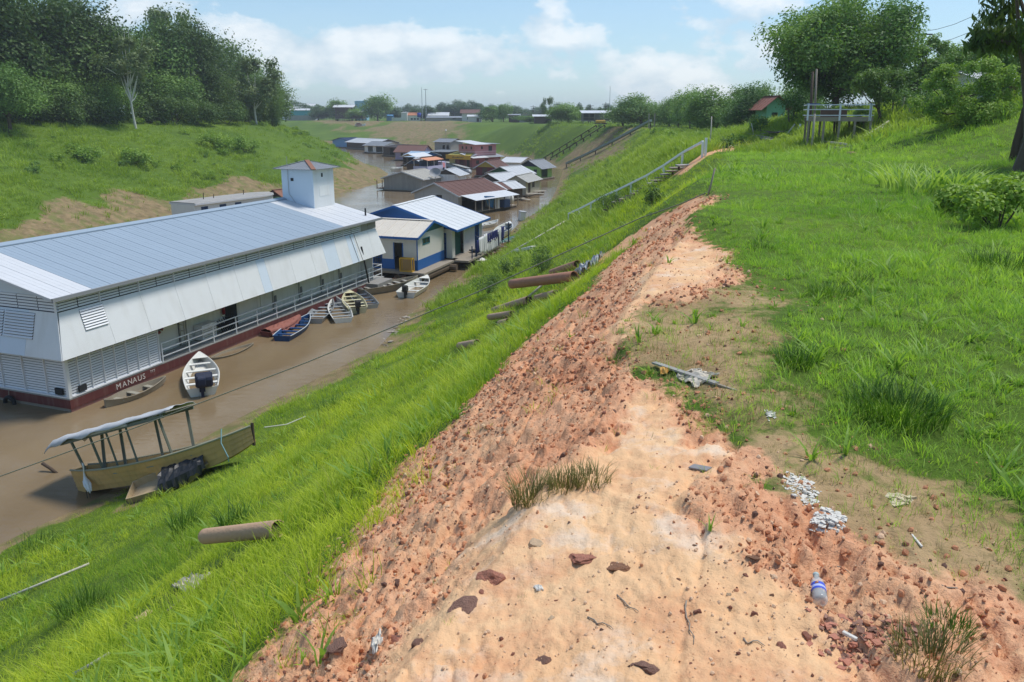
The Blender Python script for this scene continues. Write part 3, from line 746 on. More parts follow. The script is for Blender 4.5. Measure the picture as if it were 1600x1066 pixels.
    for i in range(4):
        p, q = Vector(cs[i]), Vector(cs[(i + 1) % 4]); A = Vector(ap); mb = MB()
        mb.slab([p, q, A], .025)
        for k in range(1, 14):
            e = p.lerp(q, k / 14); t = 1 - abs(k / 14 - .5) * 2
            n = (q - p).cross(A - p).normalized()
            mb.beam(e + n * .03, e + (A - (p + q) / 2) * t + n * .03, .05, .02, n)
        mb.build('roof_sheet', m_roofgrey, tw)
    A = Vector(ap)
    for i in (0,): MB().beam(Vector(cs[i]) + Vector((0, 0, .05)), A + Vector((0, 0, .06)), .30, .03).build('hip_cap', m_rust, tw)
    for i in (1, 2, 3): MB().beam(Vector(cs[i]) + Vector((0, 0, .05)), A + Vector((0, 0, .06)), .14, .03).build('hip_cap', m_roofgrey, tw)
    MB().span((tx0 - .04, ty0 + 1.55, 7.55), (tx0 + .01, ty0 + 1.75, 7.75)).build('window', m_dark, tw)
    MB().span((tx0 + 1.0, ty0 - .03, 7.8), (tx0 + 1.16, ty0 + .01, 8.05)).build('window', m_dark, tw)
    MB().span((tx0 + .7, ty0 - .015, 6.5), (tx0 + 1.9, ty0 + .0, 7.2)).build('patch_panel', m_greywall, tw)
    MB().tube([(tx0 - .05, ty0 + 1.95, 9.2), (tx0 - .05, ty0 + 1.95, 6.7), (tx0 - .08, ty0 + 1.3, 5.9)], .018, 6).build('conduit', m_steel, tw)
    MB().tube([(LX - .4, .6, 5.0), (LX - .4, .6, 5.62)], .06).build('vent_pipe', m_black, root)
    # stains hang from the eaves as thin cables
    for x in (21.9, 22.4): MB().tube([(x, .02, 4.2), (x + .25, -.46, 2.4)], .012, 5).build('cable', m_dark, root)
    W = root.matrix_basis.copy()
    def wp(x, y, z): return W @ Vector((x, y, z))
    # things hanging on it or standing on its deck
    tor = MB(); n = 20
    for i in range(n):
        pass
    ring = empty('life_ring', wp(6.15, 1.2, 1.95), R(70), 'red life ring hanging on the grey wall of the floating building', 'life ring')
    pts = [(.31 * math.cos(a), 0, .31 * math.sin(a)) for a in np.linspace(0, 2 * math.pi, 25)]
    MB().tube(pts, .075, 8, caps=False).build('ring', M('life_red', srgb(150, 62, 54), .6, .12, 6), ring, True)
    for k in range(4):
        a = k * math.pi / 2 + .5; pp = [(.31 * math.cos(a + d), 0, .31 * math.sin(a + d)) for d in (-.14, 0, .14)]
        MB().tube(pp, .082, 8, caps=False).build('band', m_housewhite, ring)
    ex = empty('fire_extinguisher', wp(10.75, 1.16, 1.75), R(70), 'red fire extinguisher on the floating building wall beside the doorway', 'extinguisher')
    MB().tube([(0, 0, -.3), (0, 0, .2), (0, 0, .28), (0, 0, .32)], [.09, .09, .05, .03], 10).build('cylinder', M('ext_red', srgb(134, 30, 28), .4, .1), ex, True)
    MB().span((-.05, -.03, .32), (.08, .03, .38)).build('valve', m_black, ex)
    MB().tube([(.06, 0, .34), (.13, -.04, .2), (.12, -.05, -.1)], .015, 5).build('hose', m_black, ex)
    ac = empty('air_conditioner', wp(8.55, .95, .58), R(70), 'pale grey box unit standing on the deck behind the railing', 'machine')
    MB().span((0, -.25, .02), (1.05, .3, .82)).build('casing', m_greywall, ac, bevel=.02)
    for k in range(6): MB().span((.08, -.262, .14 + .1 * k), (.97, -.251, .18 + .1 * k)).build('grille_bar', m_steel, ac)
    st = empty('folded_chair_stack', wp(10.0, .85, .58), R(70), 'dark heap of folded chairs on the deck beside the grey box unit', 'chairs')
    rd = random.Random(4)
    for k in range(9):
        x = k * .14; c = MB()
        for dx in (0, .05): c.beam((x + dx, -.25, 0), (x + dx + .1, .2, .72 + rd.uniform(-.12, .12)), .03, .03)
        c.beam((x, -.2, .4), (x + .1, .15, .45), .3, .03); c.build('chair', m_black, st)
    ty = empty('tyre_fender', wp(-.14, 3.35, .02), R(70), 'old black tyre hung as a fender on the hull of the floating building', 'tyre')
    pts = [(0, .27 * math.cos(a), .27 * math.sin(a)) for a in np.linspace(0, 2 * math.pi, 21)]
    MB().tube(pts, .085, 8, caps=False).build('tread', m_black, ty, True)
    MB().tube([(0, 0, .27), (.06, .03, .56)], .018, 5).build('rope', m_wood, ty)
    return root
TOWER = (22.75, 3.2)
BARGE = barge()

# ------------------------------------------------------------------ floating houses
def rects(s0, s1, z0, z1, holes):
    """wall rectangle minus rectangular holes"""
    xs = sorted({s0, s1, *[h[0] for h in holes], *[h[1] for h in holes]}); out = []
    for a, b in zip(xs[:-1], xs[1:]):
        if b - a < 1e-4: continue
        m = (a + b) / 2; cur = z0
        for h in sorted([h for h in holes if h[0] < m < h[1]], key=lambda h: h[2]):
            if min(h[2], z1) > cur + 1e-4: out.append((a, b, cur, min(h[2], z1)))
            cur = max(cur, h[3])
        if z1 > cur + 1e-4: out.append((a, b, cur, z1))
    return out
def wall(face, Lx, Ly, z0, z1, holes, mat, parent, th=.08, name='wall'):
    mb = MB(); full = Lx if face in 'RB' else Ly
    lo, hi = (0, full) if face in 'RB' else (th + .002, full - th - .002)
    for (a, b, c, d) in rects(lo, hi, z0, z1, holes):
        if face == 'R': mb.span((a, 0, c), (b, th, d))
        elif face == 'B': mb.span((a, Ly - th, c), (b, Ly, d))
        elif face == 'F': mb.span((0, a, c), (th, b, d))
        else: mb.span((Lx - th, a, c), (Lx, b, d))
    return mb.build(name, mat, parent)
def fbox(face, Lx, Ly, a, b, c, d, o0, o1):
    """box on a face: a..b along, c..d up, o0..o1 outwards from the face"""
    mb = MB()
    if face == 'R': mb.span((a, -o1, c), (b, -o0, d))
    elif face == 'F': mb.span((-o1, a, c), (-o0, b, d))
    elif face == 'B': mb.span((a, Ly + o0, c), (b, Ly + o1, d))
    else: mb.span((Lx + o0, a, c), (Lx + o1, b, d))
    return mb
def opening(face, Lx, Ly, a, b, c, d, kind, root, frame=None):
    if kind == 'open': return
    fr = MB(); w_ = .06
    for (p, q, r_, s_) in ((a, a + w_, c, d), (b - w_, b, c, d), (a + w_, b - w_, d - w_, d)) + (((a + w_, b - w_, c, c + w_),) if kind != 'door' else ()):
        t = fbox(face, Lx, Ly, p, q, r_, s_, -.05, .025); fr.add(t.v, t.f)
    if kind == 'door':
        o = fr.build('door', frame or m_wooddark, root)
        t = fbox(face, Lx, Ly, a + w_, b - w_, c + .01, d - w_, -.06, -.03).build('leaf', frame or m_wooddark, o); return
    if kind == 'grille':
        n = max(2, int((b - a) / .16))
        for k in range(1, n):
            x = a + (b - a) * k / n; t = fbox(face, Lx, Ly, x - .012, x + .012, c, d, -.02, .0); fr.add(t.v, t.f)
        for k in range(1, 5):
            z = c + (d - c) * k / 5; t = fbox(face, Lx, Ly, a, b, z - .012, z + .012, -.02, .002); fr.add(t.v, t.f)
        fr.build('grille_door', frame or m_blue, root); return
    o = fr.build('window', frame or m_wooddark, root)
    fbox(face, Lx, Ly, a + w_, b - w_, c + w_, d - w_, -.05, -.03).build('pane', m_glass, o)
    t = fbox(face, Lx, Ly, (a + b) / 2 - .02, (a + b) / 2 + .02, c + w_, d - w_, -.03, .0).build('mullion', frame or m_wooddark, o)

def gable_roof(root, Lx, Ly, ze, rise, axis, over, mats, sheet=1.05, fascia=None, skew=0.5, ridge=True, over2=None):
    """two slopes of sheets, each sheet a part"""
    o = over; o2 = over if over2 is None else over2
    W = Ly if axis == 'x' else Lx; L = Lx if axis == 'x' else Ly
    mid = W * skew
    def P(s, w_, z): return (s, w_, z) if axis == 'x' else (w_, s, z)
    n = max(2, round((L + 2 * o2) / sheet)); pw = (L + 2 * o2) / n
    for side in (0, 1):
        run = mid if side == 0 else W - mid
        sl = rise / run; e = (-o) if side == 0 else (W + o); z_e = ze - sl * o
        proto = None
        for i in range(n):
            mt = mats[i % len(mats)] if isinstance(mats, list) else mats
            s0 = -o2 + i * pw
            if proto is None or proto.data.materials[0] != mt:
                mb = MB(); q = [P(0, e, z_e), P(pw - .004, e, z_e), P(pw - .004, mid, ze + rise), P(0, mid, ze + rise)]
                if (side == 1) != (axis == 'y'): q = q[::-1]
                mb.slab(q, .03)
                nr = 4
                for k in range(nr):
                    xx = pw * (k + .25) / nr; hh = .035 if k == 0 else .018
                    mb.beam(Vector(P(xx, e, z_e + .03 + hh / 2)), Vector(P(xx, mid, ze + rise + .03 + hh / 2)), .05, hh)
                proto = ob = mb.build('roof_sheet', mt, root)
            else: ob = link_copy(proto, root)
            ob.location = P(s0, 0, 0)
        if fascia:
            MB().beam(P(-o2, e - (.02 if side == 0 else -.02), z_e - .05), P(L + o2, e - (.02 if side == 0 else -.02), z_e - .05), .03, .17).build('fascia', fascia, root)
            for s_ in (-o2 - .018, L + o2 + .018):
                MB().beam(P(s_, e, z_e - .03), P(s_, mid, ze + rise - .03), .035, .17).build('barge_board', fascia, root)
    if ridge:
        s = P(-o2, mid, ze + rise + .05); e2 = P(L + o2, mid, ze + rise + .05)
        MB().beam(s, e2, .34, .03).build('ridge_cap', mats[0] if isinstance(mats, list) else mats, root)
def shed_roof(root, Lx, Ly, z0, z1, axis, over, mat, sheet=1.05):
    """single slope; z0 at low coordinate, z1 at high coordinate of the axis"""
    L = Lx if axis == 'y' else Ly; n = max(2, round((L + 2 * over) / sheet)); pw = (L + 2 * over) / n; W = Ly if axis == 'y' else Lx
    sl = (z1 - z0) / W; proto = None
    def P(s, w_, z): return (s, w_, z) if axis == 'y' else (w_, s, z)
    for i in range(n):
        if proto is None:
            q = [P(0, -over, z0 - sl * over), P(pw - .004, -over, z0 - sl * over), P(pw - .004, W + over, z1 + sl * over), P(0, W + over, z1 + sl * over)]
            mb = MB(); mb.slab(q if axis == 'y' else q[::-1], .03)
            for k in range(3):
                xx = pw * (k + .3) / 3; mb.beam(Vector(P(xx, -over, z0 - sl * over + .04)), Vector(P(xx, W + over, z1 + sl * over + .04)), .05, .03)
            proto = ob = mb.build('roof_sheet', mat, root)
        else: ob = link_copy(proto, root)
        ob.location = P(-over + i * pw, 0, 0)
def gables(root, Lx, Ly, ze, rise, axis, mat, skew=.5, th=.06, which=(0, 1)):
    W = Ly if axis == 'x' else Lx; L = Lx if axis == 'x' else Ly
    prof = [(0.02, ze), (W - .02, ze), (W * skew, ze + rise - .02)]
    for k in which:
        a = .01 if k == 0 else L - th - .01
        MB().prism(prof, a, a + th, 'x' if axis == 'x' else 'y').build('gable', mat, root)

def frame_of(C, Lp=None, Rp=None, ang=None, z=.0):
    c = atz(*C, z); l = (atz(*Lp, z) - c) if Lp else None; r = (atz(*Rp, z) - c) if Rp else None
    if ang is None:
        v = Vector((0, 0))
        if r is not None: v += Vector((r.x, r.y))
        if l is not None: v += Vector((l.y, -l.x))
        ang = math.atan2(v.y, v.x)
    else: ang = R(ang)
    return c, ang, (l.length if l else None), (r.length if r else None)

def house(name, label, C, Lp=None, Rp=None, Lx=None, Ly=None, ang=None, zf=.4, eave=None, h=None, rise=.8, axis='x', over=.35, over2=None,
          wmat=None, rmat=None, gmat=None, holes=(), deck=(.4, .4), fascia=None, roof='gable', planks=None, faces='RFBK', base=None, group=None, logs=True, frame=None, cat='house', skew=.5, gwhich=(0, 1), loc=None):
    if loc is not None: c, a, l, r = Vector(loc), ang, Ly, Lx; zf = loc[2]
    else: c, a, l, r = frame_of(C, Lp, Rp, ang, zf)
    Ly = Ly or l; Lx = Lx or r
    if h is None: h = aty(C[0], eave, c.y).z - zf
    root = empty(name, (c.x, c.y, 0), a, label, cat, group)
    ze = zf + h
    MB().span((-deck[0], -deck[1], zf - .16), (Lx + deck[0], Ly + deck[1], zf - .01)).build('deck', m_wood, root)
    if logs:
        ax = Lx >= Ly; n = 4; W = Ly if ax else Lx; L = Lx if ax else Ly
        for k in range(n):
            w_ = -deck[1] + .25 + (W + 2 * deck[1] - .5) * k / (n - 1); zc = zf - .16 - .27
            p = [(-deck[0] - .3, w_, zc), (L + deck[0] + .2, w_, zc)]
            if not ax: p = [(b, a_, z) for a_, b, z in p]
            MB().tube(p, .26, 9).build('float_log', m_log, root)
    for f in 'RFBK':
        if f not in faces: continue
        hs = [(x0, x1, zf + z0, zf + z1) for (ff, x0, x1, z0, z1, *_k) in holes if ff == f]
        if planks and f in planks:
            full = Lx if f in 'RB' else Ly; n = max(4, int(full / .32)); rd = random.Random(len(name) + ord(f))
            wall(f, Lx, Ly, zf, ze, hs, m_dark, root, th=.03, name='wall')
            for k in range(n):
                s0, s1 = full * k / n, full * (k + 1) / n - .012
                top = ze
                if (f in 'FK' and axis == 'x') or (f in 'RB' and axis == 'y'):
                    top = ze + rise * (1 - abs((s0 + s1) / 2 - full / 2) / (full / 2)) - .12
                if any(s0 < hh[1] and s1 > hh[0] for hh in hs):
                    hh = [hh for hh in hs if s0 < hh[1] and s1 > hh[0]][0]; segs = [(zf, hh[2]), (hh[3], top)]
                else: segs = [(zf - .1 * rd.random(), top)]
                for z0, z1 in segs:
                    if z1 - z0 > .05: fbox(f, Lx, Ly, s0, s1, z0, z1, .002, .022 + .012 * rd.random()).build('plank', wmat, root)
        else: wall(f, Lx, Ly, zf, ze, hs, wmat, root)
        if base and f in 'RF':
            for (s0, s1, z0, z1) in rects(0, Lx if f == 'R' else Ly, zf, zf + base[1], hs):
                fbox(f, Lx, Ly, s0 + (0 if f == 'R' else .0), s1, z0, z1, .001, .012).build('dado', base[0], root)
    for hl in holes:
        f, x0, x1, z0, z1, kind = hl[:6]
        opening(f, Lx, Ly, x0, x1, zf + z0, zf + z1, kind, root, hl[6] if len(hl) > 6 else frame)
    if roof == 'gable':
        gables(root, Lx, Ly, ze, rise, axis, gmat or wmat, skew, which=gwhich)
        gable_roof(root, Lx, Ly, ze, rise, axis, over, rmat, fascia=fascia, over2=over2, skew=skew)
    elif roof == 'shed':
        shed_roof(root, Lx, Ly, ze, ze + rise, axis, over, rmat)
    return root
def posts_at(root, pts, z0, z1, mat=None, s=.1):
    for (x, y) in pts: MB().span((x - s / 2, y - s / 2, z0), (x + s / 2, y + s / 2, z1)).build('post', mat or m_wood, root)

# --- front hut and main house, white with blue dado
g1 = house('floating_house', 'white floating hut with blue dado and cream roof beside the long white building', (653, 423), Lp=(575, 417), Rp=(692, 405), zf=.75, eave=368, rise=.75, axis='y', over=.45, over2=.3,
           wmat=m_housewhite, rmat=m_roofcream, gmat=m_teal, fascia=m_blue, base=(m_blue, .75), frame=m_blue, deck=(.8, .9),
           holes=(('F', 1.15, 1.95, 0, 2.0, 'open'), ('F', 2.9, 3.7, 0, 2.0, 'grille', m_blue), ('F', 4.3, 4.9, 0, 2.0, 'door', m_blue), ('R', .9, 2.2, 1.75, 2.25, 'window', m_teal)))
for a, b in ((1.15, 1.22), (1.88, 1.95)): fbox('F', 1, 1, a, b, .75, 2.75, 0, .03).build('door_jamb', m_blue, g1)
fbox('F', 1, 1, -.04, .04, .75, 3.0, .0, .05).build('corner_trim', m_blue, g1)
c0 = atz(653, 423, .75); ca = g1.rotation_euler.z
def l2w(root, x, y, z): return root.matrix_basis @ Vector((x, y, z))
g2 = house('floating_house', 'largest white roofed floating house with blue trim and laundry along its deck', (707, 404), Lp=(545, 393), Rp=(747, 382), zf=.75, eave=355, rise=1.55, axis='x', over=.6, over2=.5,
           wmat=m_housewhite, rmat=M('bright_white_sheet', srgb(226, 228, 228), .5, .05, .8, streak=.08, dirt=(.4, .36, .32)), gmat=m_blue, fascia=m_blue, frame=m_blue, deck=(.6, 1.6),
           holes=(('R', .6, 2.6, 0, 2.1, 'open'), ('R', 5.2, 6.2, .0, 2.1, 'grille', m_blue), ('F', .5, 1.3, 0, 2.0, 'grille', m_blue)))
for x in np.arange(.4, 9, 1.1): MB().span((x, -1.55, .75), (x + .07, -1.48, 1.75)).build('rail_post', m_bluedark, g2)
MB().span((.6, .3, .78), (2.6, .34, 2.85)).build('door', M('green_door', srgb(30, 88, 76), .6, .1), g2)
# platform that carries the laundry and the yellow crate
yc = empty('wooden_crate', l2w(g1, -.35, .15, .75), ca, 'yellow framed crate standing against the corner of the white hut', 'crate')
for z in (0, .95): 
    for (a, b) in (((0, 0), (0, .95)), ((-.35, 0), (-.35, .95)), ((0, 0), (-.35, 0)), ((0, .95), (-.35, .95))): MB().beam((*a, z + .03), (*b, z + .03), .07, .07).build('frame_bar', m_yellow, yc)
for p in ((0, 0), (0, .95), (-.35, 0), (-.35, .95)): MB().span((p[0] - .035, p[1] - .035, .065), (p[0] + .035, p[1] + .035, .945)).build('frame_post', m_yellow, yc)
for k in range(12): MB().span((-.352, .07 + .07 * k, .07), (-.34, .12 + .07 * k, .94)).build('mesh_slat', M('yellow_slat', srgb(180, 142, 66), .7, .12), yc)
# laundry
lr = empty('clothes_line', l2w(g2, 1.4, -1.5, 0), g2.rotation_euler.z, 'clothes line strung along the deck of the largest white roofed house', 'clothes line')
pp = [(0, 0, 2.35)] + [(x, -.1, 2.35 - .12 * math.sin(math.pi * x / 8)) for x in np.linspace(.5, 7.5, 9)] + [(8.0, -.2, 2.4)]
MB().tube(pp, .012, 4).build('line', m_wood, lr)
MB().span((-.05, -.05, .75), (.05, .05, 2.45)).build('pole', m_bluedark, lr); MB().span((7.95, -.25, .6), (8.05, -.15, 2.5)).build('pole', m_bluedark, lr)
def cloth(name, mat, label, x0, wd, ht, z, seed):
    rd = random.Random(seed); n = 8; k = 6; vs = []; fs = []
    for j in range(k + 1):
        for i in range(n + 1):
            s = i / n; q = j / k
            vs.append((x0 + wd * (s - .5) * (1 - .08 * q) + .02 * math.sin(seed + j), -.1 + (.06 * math.sin(s * 9 + seed) + .03 * math.sin(s * 17)) * (.25 + q), z - ht * q * (1 - .05 * math.sin(s * 5 + seed))))
    for j in range(k):
        for i in range(n): fs.append((j * (n + 1) + i, j * (n + 1) + i + 1, (j + 1) * (n + 1) + i + 1, (j + 1) * (n + 1) + i))
    o = mesh_obj(name, vs, fs, mat, smooth=True); o.matrix_basis = lr.matrix_basis.copy()
    md = o.modifiers.new('thick', 'SOLIDIFY'); md.thickness = .012
    return tag(o, label, 'laundry', 'laundry on the line')
m_cw = M('white_cloth', srgb(222, 222, 226), .9, .05, 3); m_cb = M('navy_cloth', srgb(30, 40, 104), .9, .1, 3)
cloth('bed_sheet', m_cw, 'white sheet on the line, largest and nearest the front hut', .95, 1.1, 1.35, 2.2, 1)
cloth('shirt', m_cb, 'dark blue garment alone at the near end of the line', .12, .42, 1.0, 2.05, 2)
cloth('towel', m_cw, 'tall white cloth hanging just before the row of navy clothes', 2.0, .75, 1.6, 2.3, 3)
OR = ('first', 'second', 'third', 'fourth', 'fifth')
for k in range(5): cloth('trousers', m_cb, OR[k] + ' navy garment, counted from the hut, in the row above the white cloths', 2.65 + k * .55, .5, .75 + .1 * (k % 2), 2.25, 10 + k)
for k in range(5): cloth('pillow_case', m_cw, OR[k] + ' white cloth, counted from the hut, in the low row below the navy clothes', 2.6 + k * .58, .55, .95, 1.62, 20 + k)
cloth('curtain', m_cw, 'pale cloth at the far end of the line', 5.8, .7, 1.5, 2.3, 30); cloth('trousers', m_cb, 'dark blue garment at the far end of the line', 6.6, .8, 1.2, 2.3, 31)

# --- house with brown roof and white awning behind
g3 = house('floating_house', 'grey walled floating house with brown roof, open porch and white awning', (716, 330), Lp=(662, 322), Rp=(772, 318), zf=.4, eave=305, rise=1.3, axis='x', over=.3,
           wmat=M('pale_grey_boards', srgb(186, 182, 176), .7, .1, 2, streak=.2), rmat=m_roofbrown, gmat=M('pale_grey_boards2', srgb(176, 172, 166), .7, .1, 2), fascia=m_roofwhite, deck=(.5, 1.8),
           holes=(('R', .7, 5.5, .0, 2.1, 'open'), ('F', 2.6, 3.5, 1.1, 1.8, 'window')))
q = g3; zz = aty(716, 305, atz(716, 330, .4).y).z
n = 9
for i in range(n):
    a, b = .2 + 9 * i / n, .2 + 9 * (i + 1) / n - .01
    MB().slab([(a, -2.7, zz - .55), (b, -2.7, zz - .55), (b, .1, zz - .02), (a, .1, zz - .02)], .03).build('awning_sheet', m_roofwhite, q)
for x in (.3, 1.6, 3.0, 4.6, 6.2, 7.6, 9.1): MB().span((x, -2.5, .4), (x + .09, -2.41, zz - .55)).build('post', m_wood, q)
MB().span((4.5, -2.3, .4), (5.4, -2.25, zz - .6)).build('white_panel', m_roofwhite, q)
cl = mesh_obj('tarpaulin', [(2.3, -2.2, 2.2), (4.4, -2.25, 2.0), (4.4, -2.0, .5), (3.3, -2.1, .9)], [(0, 1, 2, 3)], M('blue_tarp', srgb(40, 104, 158), .5, .15, 3), q)
cl.modifiers.new('thick', 'SOLIDIFY').thickness = .02
MB().span((6.0, -2.6, .4), (7.3, -1.8, 1.4)).build('blue_bin', m_bluedark, q, bevel=.05)
x1 = house('boat_shelter', 'small blue shelter with a dark box behind the largest white roof', (672, 324), Lp=(650, 321), zf=.3, Lx=2.2, h=1.0, rise=.3, axis='x', roof='shed', wmat=m_blue, rmat=m_bluedark, deck=(.2, .2), cat='shelter', over=.15)
bx = empty('storage_box', l2w(x1, .2, -1.4, .75), x1.rotation_euler.z, 'black box standing beside the small blue shelter', 'box')
MB().span((0, 0, 0), (1.0, 1.4, .75)).build('body', m_black, bx, bevel=.03); MB().span((-.03, -.03, .752), (1.03, 1.43, .82)).build('lid', m_black, bx)

# --- weathered plank house on the far side of the channel
A_ = house('floating_house', 'weathered grey plank floating house with low gable roof', (660, 297.5), Lp=(600, 295), zf=.25, Lx=7, eave=279.5, rise=1.05, axis='x', over=.35,
           wmat=m_woodgrey, rmat=M('old_asbestos', srgb(186, 182, 172), .85, .12, 1.2, streak=.3, dirt=(.3, .28, .24)), planks='FR', deck=(.15, .1), fascia=m_roofwhite)
MB().span((.2, 7.2, .2), (2.0, 8.6, .3)).build('landing', m_wooddark, A_)
posts_at(A_, [(.3, 8.5), (1.9, 8.5)], .2, 1.5, m_wooddark)
dish = empty('satellite_dish', l2w(A_, 3, -.8, 1.2), A_.rotation_euler.z, 'grey satellite dish beside the weathered plank house', 'dish')
mbd = MB(); n = 16
vs = [(0, 0, 0)] + [(.12 * r_ * r_ * 4, .9 * r_ * math.cos(t), .9 * r_ * math.sin(t)) for r_ in (.5, 1.0) for t in np.linspace(0, 2 * math.pi, n, endpoint=False)]
fs = [(0, 1 + k, 1 + (k + 1) % n) for k in range(n)] + [(1 + k, 1 + n + k, 1 + n + (k + 1) % n, 1 + (k + 1) % n) for k in range(n)]
o = mesh_obj('reflector', vs, fs, M('dish_grey', srgb(150, 152, 154), .6, .1), dish); o.location = (0, 0, 1.4); o.rotation_euler = (0, R(-40), R(200)); o.modifiers.new('thick', 'SOLIDIFY').thickness = .03
MB().tube([(0, 0, -.8), (0, 0, 1.35)], .05, 6).build('mast', m_steel, dish)

# --- cluster beyond, near to far
house('floating_house', 'small white gabled roof just behind the brown roofed house', (716, 291.5), Lp=(680, 290.5), zf=.4, Lx=4, h=1.9, rise=.85, axis='x', over=.5, wmat=m_greywall, gmat=m_roofdark, rmat=m_roofwhite, deck=(.2, .2))
T_ = house('floating_house', 'low house roofed in white sheets with one brown strip', (786, 312), Lp=(757, 309), zf=.4, Lx=4, h=1.5, rise=.75, axis='x', over=.4, wmat=m_wooddark, rmat=[m_roofwhite, m_roofbrown, m_roofwhite, m_roofwhite], deck=(.3, .3))
house('floating_house', 'house with white sheet gable over a dark open front, left of the beige house', (784, 301), Lp=(745, 298), zf=.4, Lx=5, h=1.7, rise=1.0, axis='x', over=.45, wmat=m_wooddark, gmat=m_roofdark, rmat=m_roofwhite, deck=(.3, .3), holes=(('F', 1, 3, .3, 1.4, 'open'),))
S_ = house('floating_house', 'beige boarded floating house with grey sheet roof and one dark window', (822, 304), Lp=(798, 302), Rp=(834, 298), zf=.4, eave=283, rise=.75, axis='x', over=.45, wmat=M('beige_boards', srgb(186, 180, 162), .75, .1, 2, streak=.2), rmat=M('pale_zinc', srgb(186, 184, 178), .6, .1, 1), deck=(.5, .6),
           holes=(('F', 1.1, 2.2, 1.0, 1.9, 'window'), ('R', .8, 1.8, .1, 1.9, 'door'), ('R', 2.6, 3.6, .8, 1.7, 'window')))
house('floating_house', 'white roofed house with dark green gable left of the light green house', (805, 287), Lp=(763, 284), zf=.4, Lx=5, h=1.6, rise=1.1, axis='x', over=.5, wmat=m_greywall, gmat=M('green_gable', srgb(38, 92, 62), .7, .1), rmat=m_roofwhite, deck=(.3, .3), holes=(('F', 2, 3.4, .2, 1.5, 'open'),))
P_ = house('floating_house', 'light green floating house with two windows and grey roof at the right end', (844, 279), Lp=(816, 277), Rp=(855, 276), zf=.35, eave=261, rise=1.15, axis='x', over=.75, wmat=M('light_green', srgb(150, 200, 112), .65, .08, 2), gmat=M('gable_navy', srgb(40, 52, 74), .7, .1), rmat=m_roofgrey, deck=(.3, .5),
           holes=(('F', .7, 1.35, .55, 1.6, 'window', m_bluedark), ('F', 2.0, 2.65, .55, 1.6, 'window', m_bluedark), ('R', .5, 3.0, .1, 1.8, 'open')))
house('floating_house', 'white hipped sheet roof between the pink building and the light green house', (812, 268), Lp=(784, 267), zf=.4, Lx=6, h=1.9, rise=.8, axis='y', over=.5, wmat=m_greywall, rmat=m_roofwhite, deck=(.2, .2))
N_ = house('floating_house', 'maroon house with brown roof and mustard yellow gable', (776, 275), Lp=(744, 274), zf=.4, Lx=6, h=1.6, rise=1.2, axis='x', over=.4, wmat=M('maroon', srgb(104, 40, 48), .7, .12, 2), gmat=M('mustard', srgb(176, 158, 64), .7, .1, 2), rmat=m_roofbrown, deck=(.3, .3), fascia=m_roofwhite, holes=(('F', 2, 3, .1, 1.5, 'door'),))

# --- pink two-storey building with yellow sign board
m_pink = M('pink_boards', srgb(204, 138, 138), .7, .08, 2, streak=.1); m_pinkdark = M('pink_dark', srgb(164, 98, 98), .7, .1, 2)
K_ = house('floating_store', 'pink two-storey floating store with white roofs and yellow sign board', (738, 262), Lp=(703, 260), Rp=(784, 259), zf=.5, eave=247, rise=.2, axis='x', over=.5, roof='none', wmat=m_pinkdark, rmat=m_roofwhite, deck=(.6, .6),
           holes=(('F', .8, 1.7, 0, 1.9, 'door'), ('F', 2.4, 4.0, 0, 1.9, 'open'), ('R', 1.2, 2.1, .7, 1.5, 'window'), ('R', 4.0, 5.0, .0, 1.8, 'door')), cat='store')
_c, _a, _l, _r = frame_of((738, 262), (703, 260), (784, 259), None, .5)
zl = aty(738, 247, _c.y).z; LX_, LY_ = _r, _l
for i in range(8):
    a, b = -.6 + (LX_ + 1.2) * i / 8, -.6 + (LX_ + 1.2) * (i + 1) / 8 - .02
    MB().slab([(a, -.9, zl - .05), (b, -.9, zl - .05), (b, LY_ * .5, zl + .9), (a, LY_ * .5, zl + .9)], .04).build('lower_roof_sheet', m_roofwhite if i < 4 else m_roofgrey, K_)
for i in range(4):
    a, b = LY_ * i / 4 + .1, LY_ * (i + 1) / 4
    MB().slab([(-.9, b, zl - .02), (-.9, a, zl - .02), (1.8, a, zl + .8), (1.8, b, zl + .8)], .04).build('lower_roof_sheet', m_roofwhite, K_)
ux, uy, uw, ud = 1.6, .8, LX_ - 2.2, LY_ * .75; z0, z1 = zl + .35, zl + 2.75
up = empty('upper_storey', (ux, uy, 0)); up.parent = K_
hs = [(2.0, 2.6, z1 - 1.0, z1 - .4), (4.4, 5.6, z0 + .7, z1 - .35), (7.2, 7.8, z1 - 1.0, z1 - .4)]
wall('R', uw, ud, z0, z1, [h for h in hs if h[1] < uw], m_pink, up); wall('F', uw, ud, z0, z1, [(.8, 1.3, z1 - 1.0, z1 - .4), (2.4, 2.9, z1 - 1.0, z1 - .4), (3.6, 4.1, z1 - 1.0, z1 - .4)], m_pink, up)
wall('B', uw, ud, z0, z1, [], m_pink, up); wall('K', uw, ud, z0, z1, [], m_pink, up)
for f, hh in (('R', hs), ('F', [(.8, 1.3, z1 - 1.0, z1 - .4), (2.4, 2.9, z1 - 1.0, z1 - .4), (3.6, 4.1, z1 - 1.0, z1 - .4)])):
    for h_ in hh:
        if h_[1] < (uw if f == 'R' else ud): fbox(f, uw, ud, h_[0], h_[1], h_[2], h_[3], -.06, -.03).build('window', m_glass, up)
m_pinkpale = M('pink_pale', srgb(226, 184, 182), .7, .06, 2)
fbox('R', uw, ud, 0, uw, z0 + .75, z0 + .95, .002, .03).build('trim_band', m_pinkpale, up); fbox('F', uw, ud, 0, ud, z0 + .75, z0 + .95, .002, .03).build('trim_band', m_pinkpale, up)
